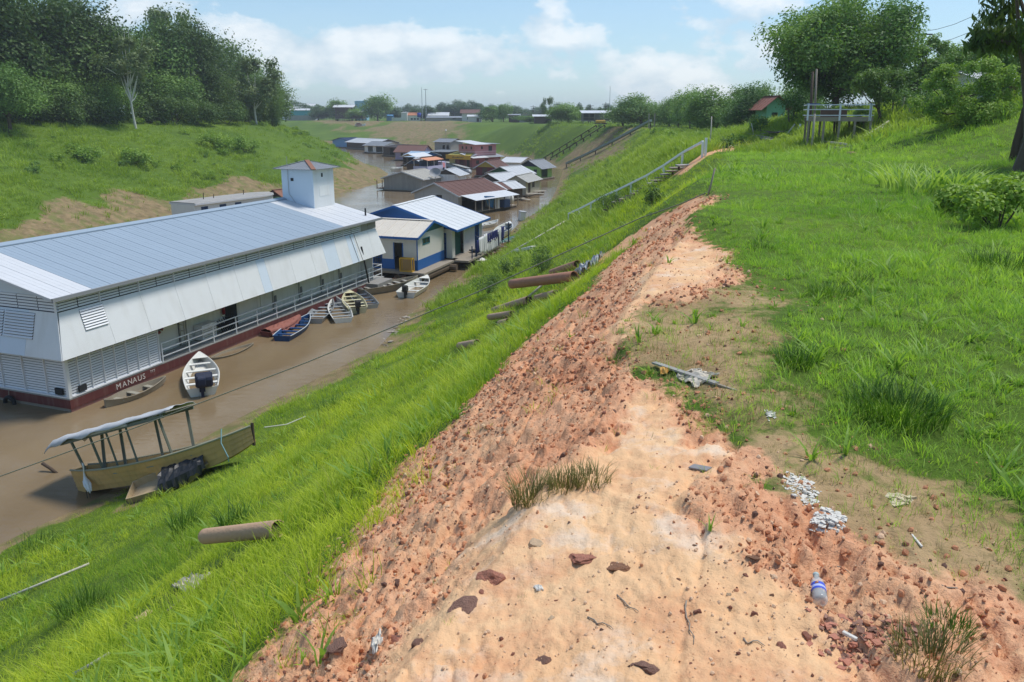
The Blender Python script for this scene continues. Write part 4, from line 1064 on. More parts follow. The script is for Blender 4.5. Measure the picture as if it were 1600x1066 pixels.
fbox('R', uw, ud, 0, uw, z0 + .25, z0 + .42, .002, .03).build('trim_band', m_pinkpale, up); fbox('F', uw, ud, 0, ud, z0 + .25, z0 + .42, .002, .03).build('trim_band', m_pinkpale, up)
for i in range(6):
    a, b = -.6 + (uw * .62 + .6) * i / 6, -.6 + (uw * .62 + .6) * (i + 1) / 6 - .02
    MB().slab([(a, -.8, z1 + .02), (b, -.8, z1 + .02), (b, ud + .6, z1 + .75), (a, ud + .6, z1 + .75)], .05).build('roof_sheet', m_roofwhite, up)
MB().slab([(uw * .62, -.7, z1 + .05), (uw + .8, -.7, z1 + .05), (uw + .8, ud + .5, z1 + .2), (uw * .62, ud + .5, z1 + .2)], .05).build('roof_sheet', m_roofgrey, up)
# sign board along the left face
sg = MB().span((-1.25, -.6, zl - .35), (-1.13, LY_ + .4, zl + .55)).build('sign_board', m_yellow, K_)
rd = random.Random(3)
for k in range(9):          # the lettering is too small to read in the photograph: dark strokes at its size
    y = LY_ * .22 + k * .42
    MB().span((-1.262, y, zl - .08), (-1.252, y + .26, zl + .08 + .18 * rd.random())).build('sign_letter', m_wooddark, sg)
MB().slab([(-1.1, LY_ + .4, zl + .4), (-1.1, -.5, zl + .4), (2.5, 1.5, zl + 1.1), (2.5, LY_ + .4, zl + 1.1)], .04).build('sign_roof', M('mustard_sheet', srgb(170, 158, 70), .7, .1), K_)
MB().span((-.5, LY_ * .75, .5), (-.3, LY_, zl - .4)).build('cream_panel', M('cream_panel', srgb(200, 190, 140), .7, .1), K_)

# --- far group in the bend on the left
house('floating_house', 'light blue sheet roofed open shelter in front of the lilac house', (657, 258), Lp=(630, 257), zf=.4, Lx=8, h=1.9, rise=1.0, axis='y', over=.5, wmat=m_wooddark, gmat=m_blue, rmat=M('pale_blue_sheet', srgb(170, 192, 212), .5, .08, 1), deck=(.3, .3), holes=(('F', .5, 3.5, 0, 1.6, 'open'), ('F', 4, 5, .5, 1.6, 'open')))
house('floating_house', 'white gabled roof behind the weathered plank house', (660, 270), Lp=(636, 270), zf=.4, Lx=6, h=1.8, rise=1.0, axis='x', over=.5, wmat=m_wooddark, gmat=m_bluedark, rmat=m_roofwhite, deck=(.3, .3))
house('floating_house', 'lilac house with brown sheet roof in the bend', (660, 249.5), Lp=(618, 249), zf=.4, Lx=8, h=2.0, rise=1.5, axis='y', over=.5, wmat=M('lilac', srgb(168, 160, 196), .65, .08, 2), rmat=m_roofbrown, deck=(.3, .3), holes=(('F', 5.2, 5.9, .8, 1.6, 'window'), ('F', 1.5, 2.4, .0, 1.8, 'door')))
house('floating_house', 'open shed with dark flat roof left of the lilac house', (625, 243.5), Lp=(599, 242), zf=.4, Lx=6, h=2.3, rise=.5, axis='x', roof='shed', over=.5, wmat=m_wooddark, rmat=m_roofdark, deck=(.3, .3), holes=(('F', .5, 2.2, 0, 2.0, 'open'), ('F', 2.8, 4.6, 0, 2.0, 'open')))
house('floating_house', 'grey roofed floating house partly hidden by the grassy hill', (600, 238.5), Lp=(570, 237.5), zf=.4, Lx=8, h=2.1, rise=1.0, axis='y', over=.6, wmat=m_greywall, rmat=m_roofgrey, deck=(.3, .3), holes=(('F', .5, 3.2, .1, 1.8, 'open'), ('F', 4.5, 6.5, .1, 1.8, 'open')))
house('floating_house', 'long white roof peeping over the grassy hill', (588, 234), Lp=(542, 231), zf=.4, Lx=9, h=2.1, rise=1.2, axis='y', over=.6, wmat=m_wooddark, rmat=m_roofwhite, deck=(.3, .3))
house('floating_house', 'blue hut furthest left behind the grassy hill', (545, 230), Lp=(520, 229), zf=.4, Lx=7, h=2.2, rise=1.0, axis='x', over=.5, wmat=M('hut_blue', srgb(96, 150, 196), .6, .1), rmat=m_bluedark, deck=(.3, .3))
house('boat_shelter', 'long low shelter with grey flat roof left of the yellow sign', (700, 253), Lp=(670, 252), zf=.3, Lx=5, h=2.4, rise=.2, axis='x', roof='shed', over=.4, wmat=m_wooddark, rmat=m_roofgrey, deck=(.2, .2), faces='BK', cat='shelter')
J_ = house('floating_house', 'small grey two-storey house on the mud in front of the far bank', (704, 235.5), Lp=(685, 234.5), Rp=(716, 234), zf=.6, eave=222, rise=.9, axis='y', over=.5, wmat=m_woodgrey, rmat=m_roofgrey, deck=(.3, .3),
           holes=(('F', .6, 1.5, .4, 1.7, 'open'), ('F', 2.2, 3.1, .4, 1.7, 'open'), ('F', .6, 1.5, 2.3, 3.2, 'open'), ('F', 2.2, 3.1, 2.3, 3.2, 'open'), ('F', 3.7, 4.5, 2.3, 3.2, 'open')))

# ------------------------------------------------------------------ boats
def hull_sections(L, B, D, stern=.75, bow=.03, sheer=.25, rocker=.1, flat=.68, n=12, full=.42, stern_up=.0):
    out = []
    for i in range(n + 1):
        q = i / n
        if q < full: f = stern + (1 - stern) * math.sin(q / full * math.pi / 2)
        else: f = bow + (1 - bow) * (1 - ((q - full) / (1 - full)) ** 1.9)
        zt = D + sheer * max(0, (q - .35) / .65) ** 2 + stern_up * max(0, (.25 - q) / .25) ** 2
        zb = rocker * max(0, (q - .6) / .4) ** 2 * 3
        out.append((q * L, B / 2 * f, zb, zt, flat))
    return out
def shell(secs, off=0.0, zoff=0.0):
    vs = []
    for (x, w_, zb, zt, fl) in secs:
        w2 = max(.008, w_ - off)
        vs += [(x, -w2, zt), (x, -w2 * (.5 + fl / 2), zb + (zt - zb) * .42 + zoff * .5), (x, -w2 * fl, zb + zoff), (x, w2 * fl, zb + zoff), (x, w2 * (.5 + fl / 2), zb + (zt - zb) * .42 + zoff * .5), (x, w2, zt)]
    return vs
def hull_mesh(secs, th=.035):
    mb = MB(); n = len(secs); k = 6
    vo = shell(secs); s2 = [list(s) for s in secs]; s2[0][0] += th; s2[-1][0] -= th * 2
    vi = shell(s2, th, th)
    fs = []
    for i in range(n - 1):
        for j in range(k - 1):
            a = i * k + j; fs.append((a, a + 1, a + k + 1, a + k))
            b = a + n * k; fs.append((b, b + k, b + k + 1, b + 1))
    for i in range(n - 1):
        for j in (0, k - 1):
            a = i * k + j; b = a + n * k; fs.append((a, a + k, b + k, b))
    fs.append(tuple(range(k))); fs.append(tuple(n * k + j for j in reversed(range(k))))
    fs.append(tuple((n - 1) * k + j for j in reversed(range(k)))); fs.append(tuple(n * k + (n - 1) * k + j for j in range(k)))
    fs.append((0, k - 1, n * k + k - 1, n * k)); e = (n - 1) * k; fs.append((e, e + n * k, e + n * k + k - 1, e + k - 1))
    mb.add(vo + vi, fs); return mb
def width_at(secs, x):
    for a, b in zip(secs[:-1], secs[1:]):
        if a[0] <= x <= b[0]:
            q = (x - a[0]) / (b[0] - a[0]); return [a[k] + (b[k] - a[k]) * q for k in range(4)]
    return list(secs[-1][:4])
def outboard(parent, x, z, mcowl, mleg, s=1.0, tilt=0.0):
    o = empty('outboard_motor', (x, 0, z)); o.parent = parent; o.rotation_euler = (0, tilt, 0); o.scale = (s, s, s)
    c = MB()
    prof = [(-.16, .10), (.12, .10), (.18, .2), (.15, .42), (-.08, .5), (-.2, .42), (-.22, .2)]
    c.prism(prof, -.13, .13, 'y'); c.build('cowl', mcowl, o, bevel=.03)
    MB().span((-.1, -.05, -.55), (.04, .05, .10)).build('leg', mleg, o)
    MB().span((.04, -.09, -.1), (.16, .09, .12)).build('clamp', mleg, o)
    pr = MB(); 
    for k in range(3):
        a = k * 2.094; pr.beam((-.16, 0, -.5), (-.2, .14 * math.cos(a), -.5 + .14 * math.sin(a)), .08, .012)
    pr.build('propeller', mleg, o); MB().beam((.14, 0, .16), (.62, .05, .26), .04, .04).build('tiller', mleg, o)
    return o
def boat(name, label, stern, bow, B, D=.42, mat=None, inner=None, thw=4, group=None, z=-.12, motor=None, sternr=.75, bowr=.03, sheer=.2, pitch=0.0, roll=0.0, thmat=None, foredeck=None, sternup=0.0, rim=None, flat=.68, L=None):
    zz = z + D
    s = atz(*stern, zz); b = atz(*bow, zz); d = b - s; L = L or d.length
    root = empty(name, (s.x, s.y, z), math.atan2(d.y, d.x), label, 'boat', group)
    root.rotation_euler = (roll, pitch, math.atan2(d.y, d.x))
    secs = hull_sections(L, B, D, sternr, bowr, sheer, flat=flat, stern_up=sternup)
    hull_mesh(secs).build('hull', mat, root, smooth=False)
    if inner:
        vi = []
        s2 = [list(q) for q in secs]; s2[0][0] += .06; s2[-1][0] -= .12
        fl = MB(); n = len(s2); vs = []
        for (x, w_, zb, zt, f_) in s2: vs += [(x, -max(.01, (w_ - .05)) * f_, zb + .06), (x, max(.01, (w_ - .05)) * f_, zb + .06)]
        fl.add(vs, [(2 * i, 2 * i + 2, 2 * i + 3, 2 * i + 1) for i in range(n - 1)])
        fl.build('floor_board', inner, root)
    for k in range(thw):
        x = L * (.10 + .74 * (k + .5) / thw); _, w_, zb, zt = width_at(secs, x)
        MB().span((x - .11, -w_ + .045, zt - .13), (x + .11, w_ - .045, zt - .09)).build('thwart', thmat or inner or mat, root)
    for sgn in (-1, 1):
        pts = [(q[0], sgn * q[1], q[3] + .012) for q in secs]; MB().tube(pts, .022, 5).build('gunwale', rim or mat, root)
    if foredeck:
        pts = [q for q in secs if q[0] > L * .8]; vs = []
        for q in pts: vs += [(q[0], -q[1], q[3] + .02), (q[0], q[1], q[3] + .02)]
        fd = MB(); fd.add(vs, [(2 * i, 2 * i + 1, 2 * i + 3, 2 * i + 2) for i in range(len(pts) - 1)]); fd.build('foredeck', foredeck, root)
    if motor: outboard(root, -.1, D - .05, *motor)
    return root, secs
m_alu = M('aluminium_hull', srgb(170, 174, 176), .45, .1, 3, metal=.35, streak=.2, dirt=(.3, .28, .24))
m_aludark = M('dark_boat_floor', srgb(84, 94, 108), .7, .15, 4)
m_boatwhite = M('boat_white', srgb(222, 222, 216), .5, .06, 2, streak=.15, dirt=(.4, .38, .32))
m_boatblue = M('boat_blue', srgb(28, 66, 112), .5, .12, 3)
m_boatwood = M('boat_wood', srgb(146, 136, 118), .8, .2, 4, bump=.3)
m_boatbrown = M('boat_brown', srgb(140, 106, 84), .8, .18, 4, bump=.3)
m_cream = M('boat_cream', srgb(206, 200, 166), .6, .08, 2)
m_tarpred = M('red_tarp', srgb(146, 92, 80), .8, .15, 3)
m_navy = M('navy_cover', srgb(30, 38, 62), .55, .15, 4)
r_, s_ = boat('motor_boat', 'white motor boat with navy covered engine beside the white building railing', (316, 606), (312, 556), 1.55, .5, m_boatwhite, m_boatwhite, 4, foredeck=m_boatwhite, sternr=.82, motor=(m_navy, m_navy, 1.35))
cv = MB(); L_ = s_[-1][0]
cv.prism([(-.35, .1), (.35, .1), (.42, .45), (.2, .62), (-.1, .75), (-.38, .5)], -.36, .36, 'y'); o = cv.build('engine_cover', m_navy, r_, smooth=False, bevel=.07); o.location = (.15, -.1, .45)
boat('canoe', 'grey wooden canoe lying along the dark red hull', (164, 629), (259, 592), .95, .36, m_boatwood, M('canoe_floor', srgb(150, 146, 132), .85, .15, 3), 3, sternr=.12, sheer=.12, sternup=.12)
boat('canoe', 'half sunken canoe just behind the white motor boat', (330, 561), (396, 538), .8, .34, m_boatwood, M('sunk_floor', srgb(120, 112, 82), .8, .15, 3), 2, sternr=.12, z=-.27, sternup=.06, sheer=.06, thmat=m_cream)
rb, rs = boat('skiff', 'boat under a crumpled red tarpaulin, tight against the hull', (414, 519), (470, 499), .95, .4, M('maroon_hull', srgb(112, 62, 58), .7, .15), None, 0)
def tarp_over(root, secs, mat, x0, x1, hgt, seed, name='tarpaulin', edge=.05):
    rd = random.Random(seed); n, k = 16, 8; vs = []; fs = []
    for i in range(n + 1):
        x = x0 + (x1 - x0) * i / n; _, w_, zb, zt = width_at(secs, x)
        for j in range(k + 1):
            s = j / k * 2 - 1; vs.append((x, s * (w_ + edge), zt + .03 + hgt * (1 - s * s) * (.6 + .5 * rd.random()) - (.12 if abs(s) > .99 else 0) * rd.random() * 2))
    for i in range(n):
        for j in range(k): a = i * (k + 1) + j; fs.append((a, a + 1, a + k + 2, a + k + 1))
    o = mesh_obj(name, vs, fs, mat, root, smooth=False); o.modifiers.new('thick', 'SOLIDIFY').thickness = .015; return o
tarp_over(rb, rs, m_tarpred, .1, rs[-1][0] - .1, .12, 5)
boat('skiff', 'dark blue skiff with plank seats beside the red tarpaulin boat', (440, 525), (484, 495), 1.25, .42, m_boatblue, M('navy_floor', srgb(30, 46, 70), .7, .15), 5, thmat=m_boatblue, rim=M('rim_white', srgb(190, 198, 206), .6, .1), sternr=.8)
boat('skiff', 'silver aluminium skiff next to the dark blue one', (490, 498), (518, 468), 1.3, .42, m_alu, M('alu_floor', srgb(156, 164, 170), .5, .1), 5, sternr=.85)
boat('skiff', 'white skiff with dark grey floor pointing at the hull', (536, 497), (523, 467), 1.35, .42, m_boatwhite, m_aludark, 5, thmat=m_alu, sternr=.85)
boat('motor_boat', 'cream motor boat with black engine between two skiffs', (559, 481), (544, 457), 1.4, .5, m_cream, m_cream, 4, foredeck=m_cream, motor=(m_black, m_black, 1.2), sternr=.85)
boat('skiff', 'grey skiff with square end nearest the fender box', (577, 476), (556, 455), 1.4, .4, m_alu, m_aludark, 4, bowr=.5, sternr=.9)
boat('wooden_boat', 'long grey wooden boat moored in front of the white hut', (560, 451), (653, 435), 1.45, .6, m_boatwood, m_woodgrey, 6, sternr=.7)
boat('wooden_boat', 'small brown wooden boat tucked under the hut platform', (603, 443), (634, 434), 1.2, .4, m_boatbrown, m_boatwood, 3)
boat('motor_boat', 'white motor boat with black engine by the muddy shore', (634, 457), (668, 434), 1.6, .5, m_boatwhite, m_boatwhite, 3, foredeck=m_boatwhite, motor=(m_black, m_black, 1.2), sternr=.85)
boat('wooden_boat', 'brown wooden boat beached below the laundry deck', (760, 396), (797, 380), 1.3, .5, m_boatbrown, m_boatwood, 3, z=.05, group='boats beached by the laundry deck')
boat('wooden_boat', 'teal edged boat beached just beyond the brown one', (778, 381), (817, 368), 1.3, .4, M('teal_boat', srgb(96, 134, 132), .7, .15), m_woodgrey, 3, z=.15, group='boats beached by the laundry deck')
boat('motor_boat', 'white boat with dark cover at the end of the laundry', (780, 362), (797, 349), 1.6, .6, m_boatwhite, m_aludark, 2, foredeck=m_boatwhite, z=.1)
boat('skiff', 'white skiff floating behind the laundry', (750, 352), (778, 346), 1.3, .45, m_boatwhite, m_boatwhite, 3)
boat('skiff', 'white tender lying at the tip of the grassy hill', (613, 263), (629, 262), 1.8, .8, m_boatwhite, m_boatwhite, 2, z=.2)
boat('cargo_boat', 'red sided cargo boat with a white patch between the floating houses', (707, 287), (779, 283), 2.6, 1.5, M('cargo_red', srgb(150, 48, 52), .65, .12, 1.5), m_wooddark, 3, sternr=.9, z=-.1)
pt = empty('pontoon', (0, 0, 0), 0, 'long grey tubular pontoon in front of the yellow sign store', 'pontoon')
a, b = atz(694, 258, .3), atz(734, 270, .3); pt.location = a; bb = b - a
MB().tube([(0, 0, 0), bb * .04, bb * .96, bb], [.25, .75, .75, .25], 12).build('float_tube', m_roofgrey, pt, True)
for q in np.linspace(.1, .9, 7): MB().tube([bb * (q - .004), bb * (q + .004)], .79, 12).build('band', m_steel, pt)
MB().beam(bb * .05 + Vector((0, 0, .85)), bb * .95 + Vector((0, 0, .85)), 1.1, .08).build('walkway', m_deckgrey, pt)

# --- covered wooden boat on the near shore
def covered_boat():
    D = .66; s = atz(128, 738, .55); tip = next(p for p in (aty(413, 668, y) for y in np.arange(20, 29, .1)) if p.z - gz(p.x, p.y) < .82); d = Vector((tip.x - s.x, tip.y - s.y, 0)); L = d.length
    root = empty('covered_boat', (s.x, s.y, -.12), math.atan2(d.y, d.x), 'old wooden boat with tarpaulin roof on posts, beached on the near shore', 'boat')
    root.rotation_euler = (R(-9), -math.atan2(tip.z - s.z - .38, L), math.atan2(d.y, d.x)); print('boat L', L, tip, s)
    secs = hull_sections(L, 1.3, D, .5, .03, .42, .2, flat=.6, n=18, full=.45, stern_up=.12)
    m_ol = M('boat_ochre', srgb(206, 168, 108), .75, .15, 3, streak=.2, dirt=srgb(112, 100, 72)); m_in = M('boat_inside', srgb(140, 146, 138), .8, .2, 3)
    m_post = M('boat_post', srgb(112, 116, 104), .8, .15, 5)
    hull_mesh(secs, .03).build('hull', m_ol, root)
    for side in (-1, 1):                                   # lapped planks
        for k in range(4):
            q0, q1 = k / 4, (k + 1) / 4 + .03; mb = MB(); vs = []
            for (x, w_, zb, zt, fl) in secs:
                for q, off in ((q0, .03), (q1, .012)):
                    ww = (w_ * fl + (w_ - w_ * fl) * q) + off; vs.append((x, side * ww, zb + (zt - zb) * q))
            n = len(secs); fs = [(2 * i, 2 * i + 2, 2 * i + 3, 2 * i + 1) for i in range(n - 1)]
            o = mesh_obj('plank', vs, fs, m_ol, root); md = o.modifiers.new('thick', 'SOLIDIFY'); md.thickness = .014
        pts = [(q[0], side * (q[1] + .02), q[3] + .02) for q in secs]; MB().tube(pts, .035, 6).build('gunwale', M('gunwale_pale', srgb(160, 158, 136), .7, .12), root)
    vs = []; s2 = secs[1:-1]
    for (x, w_, zb, zt, f_) in s2: vs += [(x, -max(.01, w_ - .06) * .75, zb + .16), (x, max(.01, w_ - .06) * .75, zb + .16)]
    mesh_obj('floor_board', vs, [(2 * i, 2 * i + 2, 2 * i + 3, 2 * i + 1) for i in range(len(s2) - 1)], m_in, root)
    for x in (.12, .3, .5, .7):
        _, w_, zb, zt = width_at(secs, L * x); MB().span((L * x - .14, -w_ + .05, zt - .2), (L * x + .14, w_ - .05, zt - .16)).build('thwart', m_in, root)
    MB().beam((L - .05, 0, .5), (L + .06, 0, secs[-1][3] + .1), .05, .08).build('stem', m_wooddark, root)
    xs = [.10, .215, .43, .62]; ztop = lambda x: 1.72 + .05 * x
    for x in xs:
        for sgn in (-1, 1):
            _, w_, zb, zt = width_at(secs, L * x)
            MB().beam((L * x, sgn * (w_ * .86 - .07), zb + (zt - zb) * .55), (L * x - .10, sgn * .6, ztop(L * x)), .085, .06).build('post', m_post, root)
    for x in (.31,):
        _, w_, zb, zt = width_at(secs, L * x); MB().beam((L * x, -(w_ * .86 - .07), zb + (zt - zb) * .55), (L * x - .08, -.6, ztop(L * x)), .07, .05).build('post', m_post, root)
    for sgn in (-1, 1): MB().beam((L * .03, sgn * .64, ztop(0)), (L * .64, sgn * .64, ztop(L * .64)), .06, .10).build('roof_beam', m_post, root)
    for k in range(7):
        x = L * (.04 + .098 * k); MB().beam((x, -.66, ztop(x) + .06), (x, .66, ztop(x) + .06), .05, .04).build('roof_batten', m_post, root)
    # plank roof, its forward part bare and the rest under the tarpaulin
    for k in range(6):
        y = -.66 + 1.32 * (k + .5) / 6; MB().beam((L * .0, y, ztop(0) + .10), (L * .66, y, ztop(L * .66) + .10), 1.32 / 6 - .015, .025).build('roof_plank', M('roof_plank', srgb(150, 146, 136), .85, .15, 4), root)
    n, k = 26, 14; vs = []; fs = []; rd = random.Random(8)
    for i in range(n + 1):
        x = -L * .06 + L * .70 * i / n
        for j in range(k + 1):
            s_ = j / k * 2 - 1; y = s_ * .78; zz = ztop(x) + .15 + .05 * (1 - s_ * s_) + .02 * math.sin(i * 1.3 + j) + .015 * rd.random()
            wedge = 1 - sst(.62, 1.0, np.array(i / n)) * .55
            if abs(s_) > .86: zz -= (.10 + .12 * math.sin(i * .5) ** 2) * (1 - .6 * i / n)
            if i < 2: zz -= .12 * (2 - i)
            vs.append((x, y * (wedge if s_ < 0 else 1), zz))
    for i in range(n):
        for j in range(k): a = i * (k + 1) + j; fs.append((a, a + 1, a + k + 2, a + k + 1))
    o = mesh_obj('tarpaulin', vs, fs, M('grey_tarp', srgb(188, 190, 192), .6, .08, 3), root, smooth=True); o.modifiers.new('thick', 'SOLIDIFY').thickness = .012
    for sgn in (-1, 1): MB().beam((L * .2, sgn * .68, ztop(L * .2) + .04), (L * .44, sgn * .68, ztop(L * .44) + .03), .07, .07).build('lath', M('white_lath', srgb(190, 186, 176), .8, .1), root)
    MB().tube([(L * .88, -.28, 1.2), (L * .88, -.42, .8), (L * .9, -.42, .35), (L * .89, -.36, .2)], .018, 5).build('mooring_rope', M('rope_blue', srgb(130, 170, 178), .8, .1), root)
    return root, Vector((tip.x, tip.y, tip.z))
CB, CBTIP = covered_boat()
g0 = ground_at(478, 655)
g0 = ground_at(478, 655); rp = MB().tube([CBTIP, CBTIP.lerp(g0, .5) + Vector((0, 0, -.05)), g0 + Vector((0, 0, .1))], .02, 6).build('mooring_rope', M('rope_pale', srgb(170, 174, 160), .9, .1), None); tag(rp, 'pale rope running from the covered boat bow into the grass', 'rope')
# --- plywood skiff under black plastic
s = ground_at(210, 780); b = ground_at(334, 736); d = b - s
sk = empty('skiff', s + Vector((0, 0, .06)), math.atan2(d.y, d.x), 'tan plywood skiff half covered by black plastic, in the grass by the covered boat', 'boat')
sk.rotation_euler = (R(14), -math.atan2(d.z, math.hypot(d.x, d.y)), math.atan2(d.y, d.x))
secs = hull_sections(d.length, 1.0, .3, .8, .3, .05, flat=.85); keepout(s, b, .7)
mp = M('plywood', srgb(176, 156, 124), .8, .12, 3, streak=.2); hull_mesh(secs, .03).build('hull', mp, sk)
vs = []
for (x, w_, zb, zt, f_) in secs: vs += [(x, -w_ * .86, zb + .1), (x, w_ * .86, zb + .1)]
mesh_obj('floor_board', vs, [(2 * i, 2 * i + 2, 2 * i + 3, 2 * i + 1) for i in range(len(secs) - 1)], mp, sk)
tarp_over(sk, secs, M('black_plastic', (.025, .027, .032), .45, .2, 4), d.length * .42, d.length * .98, .22, 9, 'plastic_sheet', .08)

# --- white passenger boat behind the long building
def river_boat():
    a = atz(287, 342, 1.1); b = atz(427, 322, 1.1); d = b - a; L = d.length
    root = empty('passenger_boat', (a.x, a.y, 0), math.atan2(d.y, d.x), 'white boat with rounded grey roof moored behind the long building', 'boat'); root.scale = (1, 1, 1.18)
    n = 14; hw = lambda q: 1.9 * (1 if q < .6 else math.sqrt(max(0, 1 - ((q - .6) / .4) ** 2)) * .97 + .03)
    def ring(z, k=1.0): return [(L * q, -hw(q) * k, z) for q in np.linspace(0, 1, n)] + [(L * q, hw(q) * k, z) for q in np.linspace(1, 0, n)]
    def loft(z0, z1, k0, k1, th, name, mat):
        r0, r1 = ring(z0, k0), ring(z1, k1); m = len(r0); mb = MB()
        mb.add(r0 + r1, [(i, (i + 1) % m, m + (i + 1) % m, m + i) for i in range(m)] + [tuple(reversed(range(m))), tuple(range(m, 2 * m))]); return mb.build(name, mat, root)
    loft(-.3, .9, .8, 1.0, 0, 'hull', m_boatwhite); loft(.9, 2.2, .93, .93, 0, 'cabin', m_boatwhite)
    loft(2.2, 2.36, 1.06, 1.06, 0, 'roof_rim', m_roofwhite); loft(2.363, 2.42, 1.0, .97, 0, 'roof', M('worn_roof', srgb(158, 156, 152), .8, .2, .7, streak=.3))
    for x in (.9, 3.4, 5.6): MB().span((x, -1.79, 1.2), (x + .9, -1.76, 2.0)).build('window', m_bluedark, root)
    for x, h_ in ((3.2, .6), (4.6, .35), (9, .45)): MB().tube([(x, .4, 2.42), (x + .05, .4, 2.42 + h_)], .05, 6).build('vent_pipe', m_wooddark, root)
river_boat()
h0 = house('boat_hut', 'small green hut with brown roof beside the tower', (446, 333), Lp=(418, 331), zf=.4, Lx=4, h=1.9, rise=.8, axis='x', over=.4, wmat=M('pale_green', srgb(140, 190, 160), .65, .1), gmat=m_wooddark, rmat=m_rust, deck=(.2, .2), cat='hut')
# --- lilac riverboat with orange awning
def lilac_boat():
    a = atz(657, 284, 0); b = atz(700, 280, 0); d = b - a; L = 8.0
    root = empty('river_boat', (a.x, a.y, 0), math.atan2(d.y, d.x) + .25, 'white and lilac two-deck riverboat with an orange awning', 'boat')
    ml = M('lilac_paint', srgb(196, 194, 220), .6, .08, 2)
    secs = hull_sections(L, 3.0, 1.0, .9, .1, .3); hull_mesh(secs, .08).build('hull', m_boatwhite, root)
    MB().span((.3, -1.35, .9), (L * .7, 1.35, 2.1)).build('lower_cabin', m_boatwhite, root)
    MB().span((.1, -1.5, 2.1), (L * .72, 1.5, 2.2)).build('upper_deck', ml, root)
    MB().span((.1, -1.5, 2.2), (L * .72, -1.44, 2.75)).build('bulwark', ml, root); MB().span((.1, -1.44, 2.2), (.16, 1.5, 2.75)).build('bulwark', ml, root)
    MB().span((1.4, -1.0, 2.2), (4.8, 1.0, 3.7)).build('wheelhouse', m_bluedark, root)
    for x in (1.6, 2.6, 3.6): MB().span((x, -1.03, 2.9), (x + .7, -1.005, 3.5)).build('window', m_glass, root)
    for x in (.2, 2.6, 5.4):
        for y in (-1.4, 1.4): MB().span((x, y - .04, 2.2), (x + .08, y + .04, 3.9)).build('post', m_housewhite, root)
    MB().slab([(0, -1.7, 3.75), (5.8, -1.7, 3.75), (5.8, 0, 4.15), (0, 0, 4.15)], .06).build('awning', M('orange_tarp', srgb(206, 140, 104), .7, .12), root)
    MB().slab([(0, 0, 4.15), (5.8, 0, 4.15), (5.8, 1.7, 3.75), (0, 1.7, 3.75)], .06).build('awning', MATS['orange_tarp'], root)
    MB().slab([(-.6, .4, 4.35), (5.2, .4, 4.35), (5.2, 2.2, 4.95), (-.6, 2.2, 4.95)], .05).build('roof_sheet', m_roofwhite, root)
    MB().slab([(-.6, 2.2, 4.95), (5.2, 2.2, 4.95), (5.2, 4.0, 4.35), (-.6, 4.0, 4.35)], .05).build('roof_sheet', m_roofwhite, root)
    MB().span((5.9, -1.2, 1.0), (7.4, 1.2, 3.3)).build('fore_cabin', ml, root); MB().span((6.2, -1.23, 1.7), (6.8, -1.205, 2.4)).build('window', m_glass, root)
    cl = mesh_obj('hanging_cloth', [(5.8, -1.35, 3.2), (6.8, -1.35, 3.0), (6.7, -1.4, 2.2), (5.9, -1.4, 2.3)], [(0, 1, 2, 3)], M('pink_cloth', srgb(220, 150, 156), .9, .1), root); cl.modifiers.new('thick', 'SOLIDIFY').thickness = .02
lilac_boat()
# --- odds and ends along the muddy edge
def slab_thing(name, label, cat, a, b, wd, th, mat, group=None, lift=.05, on=None):
    a, b = Vector(a), Vector(b); mb = MB(); c = (a + b) / 2
    mb.beam(a - c, b - c, wd, th); o = mb.build(name, mat, None, bevel=min(wd, th) * .15); o.location = c + Vector((0, 0, lift)); return tag(o, label, cat, group)
mpl = M('pale_plank', srgb(196, 190, 176), .85, .12, 4)
slab_thing('plank', 'long pale plank lying from the hut platform to the shore', 'plank', atz(708, 405, .35), atz(769, 410, .35), .22, .06, mpl)
slab_thing('plank', 'white board leaning under the laundry deck', 'plank', atz(733, 396, .5), atz(757, 408, .3), .5, .05, m_boatwhite)
slab_thing('plank', 'pale plank on the mud beside the beige house', 'plank', atz(798, 309, .2), atz(828, 313, .2), .4, .08, mpl, 'planks by the beige house')
for k, (p, q, lab) in enumerate((((824, 300), (853, 299), 'upper of two walkway boards from the beige house to the bank'), ((822, 303), (850, 303.5), 'lower of two walkway boards from the beige house to the bank'))): slab_thing('walkway_board', lab, 'plank', atz(*p, .5), atz(*q, .5), .5, .08, mpl, 'walkway boards')
slab_thing('float_log', 'long drift log along the muddy edge beside the white container', 'log', ground_at(745, 350), ground_at(815, 336), .35, .3, m_wood)
for (px, py, lab) in ((796, 331, 'round white water tank standing at the water edge'),):
    g = ground_at(px, py); tk = empty('water_tank', (g.x, g.y, max(0, g.z)), 0, lab, 'tank')
    MB().tube([(0, 0, 0), (0, 0, .9), (0, 0, 1.15), (0, 0, 1.25)], [.65, .6, .35, .3], 16).build('body', m_boatwhite, tk, True); MB().tube([(0, 0, 1.255), (0, 0, 1.35)], .3, 12).build('lid', m_roofwhite, tk)
g = ground_at(815, 345); fz = empty('container', (g.x, g.y, g.z), .3, 'white upright box standing on the grassy edge', 'box'); fz.rotation_euler = (0, .12, .3)
MB().span((-.35, -.4, 0), (.35, .4, 1.0)).build('body', m_boatwhite, fz, bevel=.05); MB().span((-.37, -.42, 1.003), (.37, .42, 1.1)).build('lid', m_roofwhite, fz)
g = atz(748, 402, .3); en = empty('engine_block', g, .4, 'black engine under the near end of the laundry deck', 'engine')
MB().span((-.5, -.35, 0), (.5, .35, .55)).build('block', m_black, en, bevel=.08); MB().span((-.75, -.3, .56), (.6, .3, .66)).build('cover', m_black, en); MB().tube([(.3, 0, .66), (.3, 0, 1.0), (.5, 0, 1.1)], .05, 6).build('exhaust', m_black, en)

